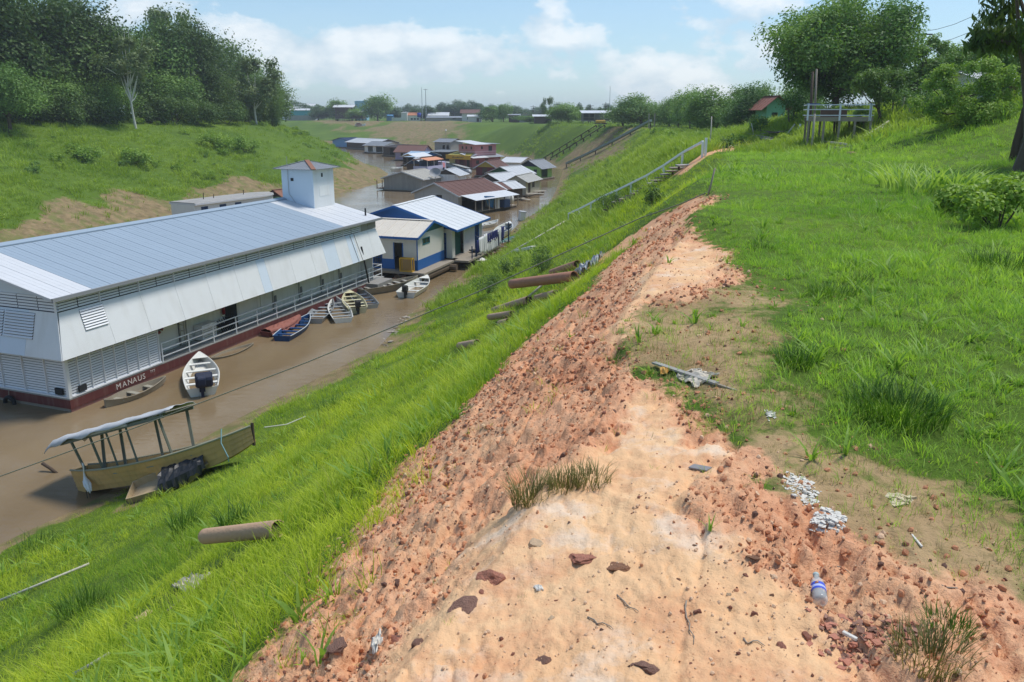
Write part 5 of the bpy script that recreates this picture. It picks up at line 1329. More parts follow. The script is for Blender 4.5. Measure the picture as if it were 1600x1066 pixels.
# ------------------------------------------------------------------ trees
def crown_data(rx, ry, rz, nl, K, leaf, seed, lr=(.32, .5), spread=.72, droop=0.0, low=-1.0, thin=1.0, aspect=.5):
    g = np.random.default_rng(seed)
    d = g.normal(size=(K * 3, 3)); d /= np.linalg.norm(d, axis=1)[:, None]; d = d[d[:, 2] > low][:K]; K = len(d)
    cen = d * g.uniform(.35, spread, (K, 1)) * np.array([rx, ry, rz]); mr = (rx + ry + rz) / 3; rad = g.uniform(lr[0], lr[1], K) * mr
    n = int(nl); li = g.integers(0, K, n); u = g.normal(size=(n, 3)); u /= np.linalg.norm(u, axis=1)[:, None]
    u[:, 2] = np.where((u[:, 2] < -.3) & (g.random(n) < .5), -u[:, 2], u[:, 2])
    rr = rad[li] * (g.random(n) ** .3)
    # ragged twig bunches inside every lobe
    bun = g.integers(0, 14, n); off = g.normal(size=(K, 14, 3)) * (rad[:, None, None] * .34)
    pos = cen[li] + u * rr[:, None] * np.array([1, 1, .8]) * .75 + off[li, bun]
    nrm = u * .7 + np.array([0, 0, .45]) + g.normal(size=(n, 3)) * .45; nrm /= np.linalg.norm(nrm, axis=1)[:, None]
    t = np.cross(nrm, g.normal(size=(n, 3))); t /= np.linalg.norm(t, axis=1)[:, None] + 1e-9
    if droop: t = t * (1 - droop) + np.array([0, 0, -1.0]) * droop; t /= np.linalg.norm(t, axis=1)[:, None]
    b = np.cross(nrm, t); b /= np.linalg.norm(b, axis=1)[:, None] + 1e-9
    s = leaf * g.uniform(.6, 1.35, (n, 1))
    v = np.stack([pos - t * s * .5, pos + b * s * aspect * .5 + nrm * s * .06, pos + t * s * .5, pos - b * s * aspect * .5 + nrm * s * .06], 1).reshape(-1, 3)
    return v, cen, rad
def quads_mesh(name, v, mat):
    me = bpy.data.meshes.new(name); n = len(v) // 4
    me.vertices.add(len(v)); me.vertices.foreach_set('co', v.astype(np.float32).ravel())
    me.loops.add(4 * n); me.loops.foreach_set('vertex_index', np.arange(4 * n)); me.polygons.add(n); me.polygons.foreach_set('loop_start', np.arange(n) * 4)
    me.update(calc_edges=True); me.materials.append(mat); return me
def trunk_mesh(name, H, r, cen, mat, seed, zc, fork=.45, crook=.03):
    rd = random.Random(seed); mb = MB(); top = zc * 1.0
    pts = [(0, 0, -.5), (0, 0, 0)]; px = py = 0
    for k in range(1, 6):
        px += rd.uniform(-crook, crook) * H; py += rd.uniform(-crook, crook) * H; pts.append((px, py, top * k / 5))
    mb.tube(pts, [r * 1.5, r * 1.2, r, r * .9, r * .75, r * .6, r * .4], 8)
    for c in cen[:: max(1, len(cen) // 12)]:
        k = rd.randint(3, 5); a = Vector(pts[k]); e = Vector((c[0], c[1], c[2] + zc)); m = a.lerp(e, .5) + Vector((0, 0, -.08 * (e - a).length))
        if e.z < a.z - .5: continue
        mb.tube([a, m, e], [r * .45, r * .3, r * .1], 6)
    me = bpy.data.meshes.new(name); me.from_pydata([tuple(v) for v in mb.v], [], mb.f); me.update(); me.materials.append(mat); return me
m_bark = M('bark', srgb(96, 84, 70), .9, .25, 4, bump=.4, bscale=12); m_barkpale = M('bark_pale', srgb(214, 210, 198), .85, .12, 3)
lf_dark = leafmat('leaf_forest', srgb(46, 74, 36), srgb(112, 140, 72), .3, .10); lf_mid = leafmat('leaf_mid', srgb(70, 110, 50), srgb(146, 178, 92), .3, .12)
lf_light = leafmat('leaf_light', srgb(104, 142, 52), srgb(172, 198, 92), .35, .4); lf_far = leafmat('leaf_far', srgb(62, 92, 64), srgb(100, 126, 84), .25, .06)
lf_airy = leafmat('leaf_airy', srgb(88, 108, 66), srgb(140, 156, 104), .3, .2); lf_hang = leafmat('leaf_hanging', srgb(60, 90, 36), srgb(120, 142, 62), .3, .8)
PROTO = {}
def proto(kind):
    if kind in PROTO: return PROTO[kind]
    # unit tree: crown radius 1 about height 1.15
    spec = {'forest_a': (1, 1, .95, 24000, 30, .056, 1, lf_dark, m_bark), 'forest_b': (1, 1, 1.05, 24000, 32, .056, 2, lf_dark, m_bark), 'forest_c': (1, 1, .8, 20000, 26, .056, 3, lf_mid, m_bark),
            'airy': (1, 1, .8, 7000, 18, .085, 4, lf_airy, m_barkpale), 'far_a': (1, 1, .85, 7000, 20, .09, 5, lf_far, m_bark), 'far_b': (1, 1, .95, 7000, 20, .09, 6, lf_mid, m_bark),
            'dense': (1, 1, 1.0, 15000, 28, .066, 7, lf_mid, m_bark), 'light': (1, 1, 1.2, 5200, 18, .095, 8, lf_light, m_bark)}[kind]
    rx, ry, rz, n, K, leaf, sd, lm, bm_ = spec
    v, cen, rad = crown_data(rx, ry, rz, n, K, leaf, sd, lr=(.2, .32) if kind == 'airy' else (.3, .46), spread=.85 if kind == 'airy' else .74)
    PROTO[kind] = (quads_mesh('crown', v, lm), trunk_mesh('trunk', 2, .05 if kind != 'airy' else .04, cen, bm_, sd, 1.2), rz); return PROTO[kind]
CRX = [300, 440, 590, 690, 780, 823, 881, 955, 980, 1010, 1100, 1200]; CRT = [430, 400, 366, 336, 304, 259, 215, 194, 164, 132, 92, 60]
def town_t(px, t):
    c = float(np.interp(px, CRX, CRT)); ref = 262 if px < 760 else (200 if px < 900 else (188 if px < 960 else 0))
    return max(t, c + 5) if not ref else c + 6 + max(0, t - ref) * .7
def tree(name, label, kind, px, top, wpx, t, group=None, base=None, rz=None, crown_low=.15, off=0.0, cat='tree'):
    p = att(px, 180, t) if base is None else Vector(base)
    z0 = gz(p.x, p.y) if base is None else base[2]
    H = max(1.5, att(px, top, t).z - z0); Wd = wpx / F * t
    cm, tm, rzz = proto(kind)
    root = empty(name, (p.x, p.y, z0 - .1), random.uniform(0, 6.28) if rz is None else rz, label, cat, group)
    c = bpy.data.objects.new('crown', cm); COL.objects.link(c); c.parent = root
    lo = H * crown_low; hz = (H - lo) / 2; c.location = (0, 0, lo + hz); c.scale = (Wd * .56, Wd * .56, hz / rzz * .98)
    k = bpy.data.objects.new('trunk', tm); COL.objects.link(k); k.parent = root; k.scale = (Wd / 2, Wd / 2, (lo + hz) / 1.2)
    return root
def forest_t(px, off=0.0):
    for t in np.arange(60, 190, 1.5):
        p = att(px, 180, t)
        if p.x < -20 and gz(p.x, p.y) > 10.6: return t + off
    return 150 + off
# left forest, front row then the rows behind
FR = [('forest_b', -60, -80, 190, 92), ('forest_a', 25, -35, 170, 96), ('forest_b', 105, -20, 150, 100), ('forest_a', 160, 12, 110, 104), ('forest_c', 245, 35, 110, 108), ('forest_b', 285, 18, 110, 112), ('forest_a', 335, 42, 100, 114), ('forest_c', 362, 82, 60, 112)]
words = ['broad dark tree at the left edge of the forest', 'tall dark tree second from the left edge of the forest', 'tall dark tree rising above the left forest', 'dark round tree left of the pale trunked tree', 'dark tree just right of the pale trunked tree',
         'tall rounded tree in the middle of the left forest', 'dark tree near the right end of the left forest', 'lower dark tree at the right end of the left forest']
for (k, px, top, w_, t), lab in zip(FR, words): tree('forest_tree', lab, k, px, top, w_ * 1.25, forest_t(px, 10), 'trees of the left forest', crown_low=-.02)
tree('pale_trunk_tree', 'slender tree with pale forked trunk in front of the dark forest', 'airy', 210, 55, 86, forest_t(210, -7), crown_low=.48)
tree('leaning_tree', 'drooping olive tree at the left edge below the forest', 'forest_c', 12, 92, 110, forest_t(18, -4), crown_low=.1)
tree('airy_tree', 'open crowned pale green tree with thin trunks at the right end of the forest', 'airy', 400, 84, 85, forest_t(400, -2), crown_low=.12)
tree('airy_tree', 'open crowned tree showing sky at the forest top', 'airy', 268, 10, 90, forest_t(268, 20), crown_low=.3); tree('airy_tree', 'sparse tree against the cloud above the left forest', 'airy', 130, -5, 80, forest_t(130, 20), crown_low=.3)
tree('forest_tree', 'small dark tree at the right foot of the left forest', 'forest_a', 424, 122, 48, forest_t(424, 6), 'trees of the left forest', crown_low=-.1)
for i, (k, px, top, w_, t, lab) in enumerate((('forest_c', 70, 95, 130, 93, 'low bushy tree at the forest front left of the pale trunk'), ('forest_c', 160, 110, 110, 97, 'low bushy tree just left of the pale trunk'), ('forest_c', 255, 105, 120, 103, 'low bushy tree just right of the pale trunk'), ('forest_b', 310, 95, 110, 108, 'low rounded tree at the right half of the forest front'), ('forest_c', 360, 120, 90, 112, 'low bushy tree under the tall right end of the forest'), ('forest_c', -20, 105, 120, 90, 'low bushy tree at the far left of the forest front'))):
    tree('forest_tree', lab, k, px, top, w_, forest_t(px, 5), 'trees of the left forest', crown_low=-.05)
for i, (px, top, w_, t) in enumerate(((60, 0, 160, 118), (140, 20, 150, 122), (200, 40, 140, 126), (260, 45, 130, 130), (310, 60, 120, 132), (370, 80, 110, 136), (-20, -10, 170, 112), (410, 110, 90, 134))):
    tree('forest_tree', 'dark tree deep inside the left forest, mostly hidden', ('forest_a', 'forest_b', 'forest_c')[i % 3], px, top, w_ * 1.2, forest_t(px, 26), 'hidden trees of the left forest', crown_low=-.1)
# far bank and town
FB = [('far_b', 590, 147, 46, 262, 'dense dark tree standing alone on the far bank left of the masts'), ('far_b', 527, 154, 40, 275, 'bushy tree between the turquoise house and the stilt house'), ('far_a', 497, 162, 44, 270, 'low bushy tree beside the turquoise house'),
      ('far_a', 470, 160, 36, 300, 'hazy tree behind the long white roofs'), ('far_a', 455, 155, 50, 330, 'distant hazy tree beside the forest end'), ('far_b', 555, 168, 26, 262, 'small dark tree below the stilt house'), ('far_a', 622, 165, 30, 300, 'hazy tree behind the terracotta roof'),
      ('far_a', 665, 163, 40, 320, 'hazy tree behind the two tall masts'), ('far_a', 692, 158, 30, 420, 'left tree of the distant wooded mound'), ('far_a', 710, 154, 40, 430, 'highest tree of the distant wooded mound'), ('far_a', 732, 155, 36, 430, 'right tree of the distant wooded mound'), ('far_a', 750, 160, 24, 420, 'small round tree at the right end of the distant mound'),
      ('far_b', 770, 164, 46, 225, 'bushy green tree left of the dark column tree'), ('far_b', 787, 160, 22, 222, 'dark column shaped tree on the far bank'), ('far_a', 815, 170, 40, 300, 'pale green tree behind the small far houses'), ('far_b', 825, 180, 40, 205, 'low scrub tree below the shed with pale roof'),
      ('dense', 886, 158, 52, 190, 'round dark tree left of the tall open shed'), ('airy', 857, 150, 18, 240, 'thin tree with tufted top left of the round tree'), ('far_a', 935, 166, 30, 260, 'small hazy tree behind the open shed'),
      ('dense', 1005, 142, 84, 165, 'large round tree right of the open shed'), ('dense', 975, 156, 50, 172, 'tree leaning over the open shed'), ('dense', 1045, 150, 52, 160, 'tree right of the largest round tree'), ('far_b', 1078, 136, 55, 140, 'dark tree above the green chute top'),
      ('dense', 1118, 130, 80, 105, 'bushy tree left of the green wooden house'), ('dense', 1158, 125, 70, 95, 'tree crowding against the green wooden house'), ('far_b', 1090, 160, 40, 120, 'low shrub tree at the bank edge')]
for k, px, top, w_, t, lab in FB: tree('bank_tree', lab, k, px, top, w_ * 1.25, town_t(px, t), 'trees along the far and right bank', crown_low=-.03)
# big tree over the deck and the trees of the rise
def special(name, label, px, top, wpx, t, n, K, leaf, seed, lm, bm_, rzr=1.0, low=.1, trunkr=.03, droop=0.0, base=None, lr=(.15, .3), spread=.92, aspect=.5, lowlim=-1.0):
    p = att(px, 180, t) if base is None else Vector(base); z0 = gz(p.x, p.y); H = att(px, top, t).z - z0; Wd = wpx / F * t
    lo = H * low; hz = (H - lo) / 2; zc = lo + hz
    v, cen, rad = crown_data(Wd / 2, Wd / 2, hz, n, K, leaf, seed, lr=lr, spread=spread, droop=droop, aspect=aspect, low=lowlim)
    root = empty(name, (p.x, p.y, z0 - .1), 0, label, 'tree')
    c = bpy.data.objects.new('crown', quads_mesh('crown', v, lm)); COL.objects.link(c); c.parent = root; c.location = (0, 0, zc)
    k = bpy.data.objects.new('trunk', trunk_mesh('trunk', H, H * trunkr, cen, bm_, seed, zc)); COL.objects.link(k); k.parent = root
    return root
special('mango_tree', 'huge rounded tree towering behind the white railed deck', 1308, -18, 262, 60, 80000, 60, .25, 21, leafmat('leaf_big', srgb(70, 112, 50), srgb(146, 178, 92), .36, .25), m_bark, low=.03, lr=(.2, .34), spread=.86)
special('tree', 'pale green spreading branches in front of the huge tree', 1372, 100, 120, 46, 14000, 24, .13, 22, leafmat('leaf_front', srgb(72, 106, 46), srgb(130, 158, 80), .35, .5), m_bark, low=.28)
special('tree', 'dark conical tree right of the huge tree', 1452, 58, 100, 58, 22000, 28, .18, 23, lf_mid, m_bark, low=.06)
special('tree', 'bright yellow green tree on the grassy rise', 1510, 78, 150, 36, 26000, 40, .115, 24, lf_light, m_bark, low=-.1, lr=(.14, .3), spread=1.0)
special('tree', 'tree behind the yellow green one with gaps of sky', 1560, 40, 150, 44, 20000, 28, .15, 25, lf_mid, m_bark, low=.3)
special('overhanging_tree', 'dark tree with long drooping leaves overhanging the top right corner', 1600, -130, 250, 23, 14000, 34, .30, 26, lf_hang, m_bark, low=.30, droop=.55, lr=(.16, .26), spread=.95, aspect=.28, base=tuple(att(1608, 180, 23)[:2]) + (0,))
for (kd, px, top, w_, t, lab) in (('dense', 1482, 66, 130, 64, 'dense tree filling the gap behind the yellow green one'), ('dense', 1572, 48, 150, 56, 'dense tree behind the house at the right edge'), ('dense', 1418, 118, 90, 68, 'rounded tree low between the huge tree and the conical one'), ('dense', 1248, 100, 80, 96, 'rounded tree at the left foot of the huge tree'), ('dense', 1192, 122, 80, 104, 'tree standing behind the green wooden house'), ('dense', 1140, 128, 90, 112, 'wide tree in the line left of the green wooden house'), ('dense', 1062, 146, 64, 150, 'tree filling the line right of the largest round tree')):
    tree('bank_tree', lab, kd, px, top, w_, t, 'trees along the far and right bank', crown_low=-.02)
# forked trunk on the rise
g = ground_at(1583, 252); fk = empty('forked_trunk', g, 0, 'dark forked tree trunk standing on the right edge of the terrace', 'trunk')
MB().tube([(0, 0, -.2), (.06, .05, .6), (.2, .1, 1.6), (.42, .1, 2.6)], [.16, .13, .11, .10], 9).build('stem', m_wooddark, fk, True)
MB().tube([(.1, -.1, -.2), (.2, -.1, .6), (.42, -.1, 1.5), (.75, -.1, 2.7)], [.13, .11, .10, .08], 9).build('stem', m_bark, fk, True)
# shrubs
def shrub(name, label, px, py, wpx, hpx, n, leaf, lm, seed, group=None, t=None, g=None):
    g = ground_at(px, py) if g is None else g; t = g.y / ray(px, py)[1]; w_ = wpx / F * t / 2; h_ = hpx / F * t
    v, cen, rad = crown_data(w_, w_, h_ * .55, n, 9, leaf, seed, spread=.7)
    v[:, 2] += h_ * .48
    root = empty(name, g, 0, label, 'shrub', group)
    c = bpy.data.objects.new('foliage', quads_mesh('foliage', v, lm)); COL.objects.link(c); c.parent = root
    mb = MB()
    for c_ in cen[:5]: mb.tube([(0, 0, -.1), (c_[0] * .5, c_[1] * .5, h_ * .2), (c_[0], c_[1], c_[2] + h_ * .48)], [.012 * h_ + .005] * 2 + [.004], 5)
    o = mb.build('stem', m_bark, root); return root
for i, (px, py, w_, h_) in enumerate(((135, 250, 56, 20), (215, 255, 56, 22), (345, 232, 60, 20), (385, 238, 60, 24), (330, 225, 40, 14), (95, 192, 110, 40), (165, 192, 100, 36), (245, 194, 90, 36), (305, 194, 90, 36), (355, 194, 80, 34), (20, 192, 110, 42), (400, 194, 60, 26), (-40, 192, 100, 42), (130, 190, 90, 40), (275, 192, 90, 40), (60, 190, 100, 42))):
    shrub('shrub', ['dark bush left of centre on the left hillside', 'dark bush below the pale trunked tree', 'dark bush highest on the right of the left hillside', 'dark bush furthest right on the left hillside', 'small bush above the others on the left hillside'][i] if i < 5 else 'undergrowth bush along the foot of the left forest', px, py, w_, h_, 1500 if i < 5 else 5000, .3, lf_light if i < 5 else lf_dark, 40 + i, 'undergrowth along the forest foot' if i > 4 else None)
for i, (px, py, w_, h_, lab, lm) in enumerate(((1235, 200, 50, 60, 'bush beside the green wooden house', lf_mid), (1395, 180, 80, 46, 'bush at the far end of the white railed deck', lf_mid), (1442, 182, 90, 60, 'dense bush between the fence posts and the yellow green tree', lf_mid), (1180, 210, 50, 30, 'low bush left of the green wooden house', lf_mid), (1345, 200, 30, 34, 'leafy sapling in front of the deck', lf_light), (1310, 200, 24, 40, 'thin sapling against the white rails', lf_light))):
    shrub('shrub', lab, px, py, w_, h_, 1500, .16, lm, 60 + i)
for i, (px, py, w_, h_, lab) in enumerate(((845, 425, 60, 42, 'bushy weeds above the big brown pipe'), (760, 465, 70, 40, 'bushy weeds on the slope left of the brown pipe'), (800, 430, 50, 30, 'weeds beside the white trough'), (955, 330, 60, 30, 'tall weeds below the stair railing'), (1020, 320, 50, 30, 'weeds beside the crest below the stake'))):
    shrub('weed_bush', lab, px, py, w_, h_, 1600, .10, leafmat('leaf_weed', srgb(74, 104, 48), srgb(126, 152, 84), .35, 1.0), 80 + i)

for i, px in enumerate((448, 478, 505, 540, 575, 605, 640, 655, 682, 722, 742, 765, 800, 812, 835, 850, 868, 905, 920, 945, 1040, 1065, 1095)):
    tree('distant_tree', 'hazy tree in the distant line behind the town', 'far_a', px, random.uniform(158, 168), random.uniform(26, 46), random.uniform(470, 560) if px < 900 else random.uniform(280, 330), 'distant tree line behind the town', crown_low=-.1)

# ------------------------------------------------------------------ far town and the right-hand bank
def town(name, label, x0, x1, eave, base, t, rise=1.0, axis='y', depth=7, roof='gable', cat='house', z=None, turn=.0, stilt=0.0, **kw):
    """house whose long face looks at the camera between pixel columns x0..x1"""
    if x1 < 1100: t = town_t((x0 + x1) / 2, t)
    r = att(x1, base, t); l = att(x0, base, t); z0 = gz(r.x, r.y) if z is None else z
    z0 += stilt; d = Vector((l.x - r.x, l.y - r.y)); ang = math.atan2(d.y, d.x) - math.pi / 2 + turn
    ze = att(x1, eave, t).z
    o = house(name, label, None, loc=(r.x, r.y, z0), ang=ang, Lx=depth, Ly=d.length, h=max(1.6, ze - z0), rise=rise, axis=axis, roof=roof, logs=False, deck=(.1, .1), cat=cat, **kw)
    if stilt:
        n = 4
        for i in range(n + 1):
            for x in (.1, depth - .2): MB().span((x, d.length * i / n - .1, z0 - stilt - .8), (x + .2, d.length * i / n + .1, z0 - .17)).build('stilt', m_wooddark, o)
    return o
mt = M('turquoise', srgb(60, 168, 176), .65, .08)
W3 = lambda L, z0=.8, z1=1.9: tuple(('F', L * q - .5, L * q + .5, z0, z1, 'window') for q in (.2, .5, .8))
town('house', 'turquoise house with pale roof at the left end of the far town', 455, 484, 172, 180, 285, rmat=m_roofwhite, wmat=mt, rise=.8, over=.9, holes=(('F', 1, 2, 0, 2, 'door'), ('F', 3.2, 4.2, .8, 1.8, 'window')))
town('warehouse', 'long hall with upper white roof behind the turquoise house', 442, 490, 166, 180, 330, rmat=m_roofwhite, wmat=m_greywall, rise=1.4, over=.6, depth=12, holes=W3(13)); town('warehouse', 'long hall with lower white roof behind the turquoise house', 440, 488, 170, 180, 312, rmat=m_roofwhite, wmat=m_greywall, rise=1.2, over=.6, depth=10, holes=W3(12))
town('fence_wall', 'low grey board fence below the turquoise house', 445, 492, 180.5, 184, 276, rmat=m_woodgrey, wmat=m_woodgrey, roof='none', depth=.4, cat='fence', planks='F')
town('stilt_house', 'brown two-storey stilt house with pale hipped roof on the far bank', 524, 551, 167, 182, 268, rise=1.0, rmat=m_roofwhite, wmat=m_wooddark, over=1.0, stilt=1.4, holes=(('F', .8, 2.2, .8, 1.8, 'open'), ('F', 3.2, 4.8, .8, 1.8, 'open')))
town('stilt_house', 'low brown annex right of the tall stilt house', 546, 567, 175, 182, 262, rise=.5, rmat=m_roofwhite, wmat=m_wooddark, over=.6, stilt=1.2, holes=(('F', .8, 2.2, .4, 1.6, 'open'),))
town('house', 'pale blue two-storey house with flat blue roof behind the stilt house', 555, 573, 158.5, 180, 295, rise=.3, rmat=M('roof_blue', srgb(90, 150, 180), .6, .1), wmat=M('pale_blue_wall', srgb(150, 190, 206), .65, .1), over=.5, roof='shed', axis='x', holes=(('F', .6, 1.6, 2.6, 3.8, 'open'), ('F', 2.4, 3.2, 2.6, 3.8, 'open')))
town('house', 'terracotta roofed house behind a white wall by the masts', 634, 656, 180, 187, 300, rise=1.3, rmat=M('terracotta', srgb(186, 122, 90), .8, .12), wmat=m_housewhite, over=.4, holes=W3(5, .6, 1.4)); town('house', 'plain white box house left of the terracotta roof', 627, 636, 176, 187, 290, rise=.2, rmat=m_roofwhite, wmat=m_housewhite, roof='shed', axis='x', over=.2)
town('house', 'small blue shack left of the white box house', 604, 613, 181, 187, 280, rise=.5, rmat=M('roof_blue2', srgb(80, 140, 186), .6, .1), wmat=M('shack_blue', srgb(90, 146, 196), .6, .1), over=.3)
town('fence_wall', 'white garden wall between the blue shack and the box house', 612, 634, 184, 188, 282, rmat=m_housewhite, wmat=m_housewhite, roof='none', depth=.3, cat='wall')
town('warehouse', 'long low grey warehouse right of the masts', 667, 722, 184, 191, 290, rise=.6, rmat=m_roofgrey, wmat=M('grey_render', srgb(156, 156, 148), .7, .1), over=.5, axis='y', depth=14, holes=(('F', 3, 4.4, .8, 1.6, 'open'),)); town('house', 'bright white roof rising behind the grey warehouse', 670, 700, 180, 188, 318, rise=1.4, rmat=m_roofwhite, wmat=m_greywall, over=.6)
town('house', 'house with brown tiled hipped roof behind the grey warehouse', 722, 748, 176, 190, 300, rise=1.4, rmat=m_roofbrown, wmat=m_housewhite, over=.9, holes=W3(6)); town('house', 'cream house beneath the brown tiled roof', 731, 752, 182, 192, 275, rise=.7, rmat=m_roofwhite, wmat=m_housewhite, over=.4, holes=(('F', 1, 2, .2, 1.8, 'door'),))
town('shack', 'wooden shack with grey roof right of the column tree', 795, 812, 180, 189, 235, rise=.4, rmat=m_roofgrey, wmat=m_wooddark, roof='shed', axis='x', over=.5, holes=(('F', .5, 1.6, .5, 1.6, 'open'),)); town('shack', 'shack with tan gabled roof right of the grey roofed one', 812, 830, 182, 189, 232, rise=1.2, rmat=m_roofcream, wmat=m_woodgrey, axis='x', over=.4)
town('shed', 'dark open shed with pale sloping roof left of the round tree', 835, 862, 182, 192, 200, rise=.5, rmat=m_roofwhite, wmat=m_wooddark, roof='shed', axis='x', over=.6, holes=(('F', .6, 2.0, .0, 1.8, 'open'),))
TS = town_t(934, 188)
K2 = town('open_shed', 'tall grey open shed on posts at the head of the slipway', 911, 957, 177, 195, 188, rise=.5, rmat=m_roofwhite, wmat=M('shed_boards', srgb(120, 112, 108), .8, .15, 2), roof='none', faces='BK', depth=6, stilt=.8)
c = att(957, 195, TS); l = att(911, 195, TS); zt = att(957, 175, TS).z; z0 = gz(c.x, c.y) + .8; Lw = (Vector((l.x, l.y)) - Vector((c.x, c.y))).length
wall('F', 6, Lw * .62, z0 + .3, zt - .2, [], MATS['shed_boards'], K2)
for i in range(8):
    a, b = -.5 + (Lw + 1) * i / 8, -.5 + (Lw + 1) * (i + 1) / 8 - .02
    MB().slab([(-.8, b, zt - .35 + .05 * i * 0), (-.8, a, zt - .35), (6.5, a, zt + .35), (6.5, b, zt + .35)], .05).build('roof_sheet', m_roofwhite, K2)
for y in (0, Lw * .3, Lw * .62, Lw * .8, Lw): MB().span((-.1, y - .09, z0 - 2.2), (.08, y + .09, zt - .25)).build('post', m_wood, K2)
for z in (z0 + .1, z0 + .8): MB().beam((-.05, Lw * .62, z), (-.05, Lw, z), .1, .12).build('rail', m_wood, K2)
# slipway rails and green chute down the far right bank
def on_ground(px, py, up): g = ground_at(px, py); return Vector((g.x, g.y, g.z + up))
for nm, lab, a, b, wd, mt_ in (('slipway_rail', 'left dark slipway rail running down the bank below the open shed', (932, 199), (842, 254), .28, m_wooddark), ('slipway_rail', 'right dark slipway rail running down the bank below the open shed', (945, 199), (860, 250), .22, m_wooddark)):
    A, B = on_ground(*a, .5), on_ground(*b, .4); root = empty(nm, A, 0, lab, 'rail'); d = B - A
    for k in range(8): MB().beam(d * (k / 8), d * ((k + 1) / 8 - .004), wd, .16).build('rail_length', mt_, root)
    for k in range(9):
        p = d * (k / 8); MB().span((p.x - .15, p.y - .15, min(p.z - .9, p.z)), (p.x + .15, p.y + .15, p.z - .126)).build('support', m_wooddark, root)
ys = empty('hopper', on_ground(938, 196, .6), 0, 'small yellow cart at the top of the slipway', 'cart'); MB().span((-1.2, -.6, 0), (1.2, .6, .7)).build('tray', m_yellow, ys, bevel=.1); MB().span((-1.4, -.8, -.35), (1.6, .8, -.02)).build('chassis', m_wooddark, ys)
A, B = on_ground(1016, 203, 1.6), on_ground(885, 262, .9); root = empty('chute', A, 0, 'long grey green chute sloping down the far right bank', 'chute'); d = B - A
for k in range(10):
    p, q = d * (k / 10), d * ((k + 1) / 10 - .003); sag = Vector((0, 0, -.25 * math.sin(math.pi * k / 10))); sag2 = Vector((0, 0, -.25 * math.sin(math.pi * (k + 1) / 10)))
    MB().beam(p + sag, q + sag2, .55, .4).build('chute_length', M('chute_grey', srgb(126, 144, 136), .6, .12, 1), root)
for k in range(0, 11, 2):
    p = d * (k / 10) + Vector((0, 0, -.25 * math.sin(math.pi * k / 10))); w_ = root.location + p; gg = gz(w_.x, w_.y)
    if w_.z - gg > .5: MB().span((p.x - .1, p.y - .1, gg - root.location.z - .2), (p.x + .1, p.y + .1, p.z - .2)).build('support', m_wooddark, root)
MB().span((-.4, -.1, -1.4), (-.2, .1, 1.2)).build('post', m_wood, root); MB().span((.6, -.1, -1.4), (.8, .1, 1.2)).build('post', m_wood, root)
# masts, poles
def mast(name, label, px, top, t, r=.12, arms=(), mat=None):
    t = town_t(px, t) if px < 1100 else t
    p = att(px, 185, t); z0 = gz(p.x, p.y); H = att(px, top, t).z - z0; root = empty(name, (p.x, p.y, z0 - .2), 0, label, 'pole')
    MB().tube([(0, 0, 0), (0, 0, H * .5), (0, 0, H)], [r, r * .85, r * .6], 8).build('shaft', mat or m_steel, root)
    for (dz, w_) in arms: MB().beam((-w_, 0, H - dz), (w_, 0, H - dz), .12, .12).build('cross_arm', m_wooddark, root)
    return root
mm = mast('mast', 'taller and thinner of the two masts on the far bank', 660, 136.5, 285, .16); mast('floodlight_mast', 'mast with a small lamp head, right of the thin mast', 666, 139, 285, .2, ((.2, 1.0),))
for px, top, t, lab in ((833, 164, 260, 'utility pole left of the round dark tree'), (922, 162, 230, 'utility pole rising behind the open shed'), (946, 159, 215, 'darker utility pole right of the other above the open shed'), (1420, 47, 75, 'utility pole with cross arm right of the huge tree')):
    mast('utility_pole', lab, px, top, t, .14, ((.5, 1.1), (1.2, .8)) if px != 1420 else ((.4, 1.3),), m_wooddark)
mast('radio_mast', 'thin tall radio mast behind the tree right of the open shed', 952, 134, 240, .09)
T655 = town_t(655, 287)
tk = mast('tank_stand', 'stand carrying a bright blue water tank beside the masts', 655, 183, 287, .3); H = att(655, 183, T655).z - gz(*att(655, 185, T655)[:2])
tank = empty('water_tank', att(655, 183.5, T655), 0, 'bright blue water tank beside the two masts', 'tank'); MB().tube([(0, 0, 0), (0, 0, 1.9), (0, 0, 2.1)], [.95, 1.0, .6], 14).build('body', M('tank_blue', srgb(38, 60, 170), .5, .08), tank, True); MB().tube([(0, 0, 2.1), (0, 0, 2.25)], .5, 12).build('lid', m_bluedark, tank)
# red and white boat left high on the far bank
g = ground_at(555, 198); rb = empty('dry_boat', g + Vector((0, 0, .2)), math.pi * .02, 'red and white boat left high and dry on the far bank', 'boat')
sc_ = hull_sections(4.6, 1.7, .9, .85, .05, .3); o = hull_mesh(sc_, .05).build('hull', m_boatwhite, rb); MB().span((.4, -.86, .35), (3.0, -.83, .75)).build('stripe', M('boat_red', srgb(160, 60, 60), .6, .1), rb); MB().span((.6, -.6, .9), (2.4, .6, 1.4)).build('cabin', m_tarpred, rb); MB().span((.4, -.75, 1.4), (2.6, .75, 1.48)).build('roof', m_boatwhite, rb)
mk = empty('lamp_marker', ground_at(697, 222), 0, 'pole with white lamp in front of the grey mud slope', 'lamp'); MB().tube([(0, 0, 0), (0, 0, 4.0)], .08, 6).build('shaft', m_wood, mk); MB().tube([(0, 0, 4.0), (0, 0, 4.5)], [.35, .1], 8).build('head', m_boatwhite, mk)

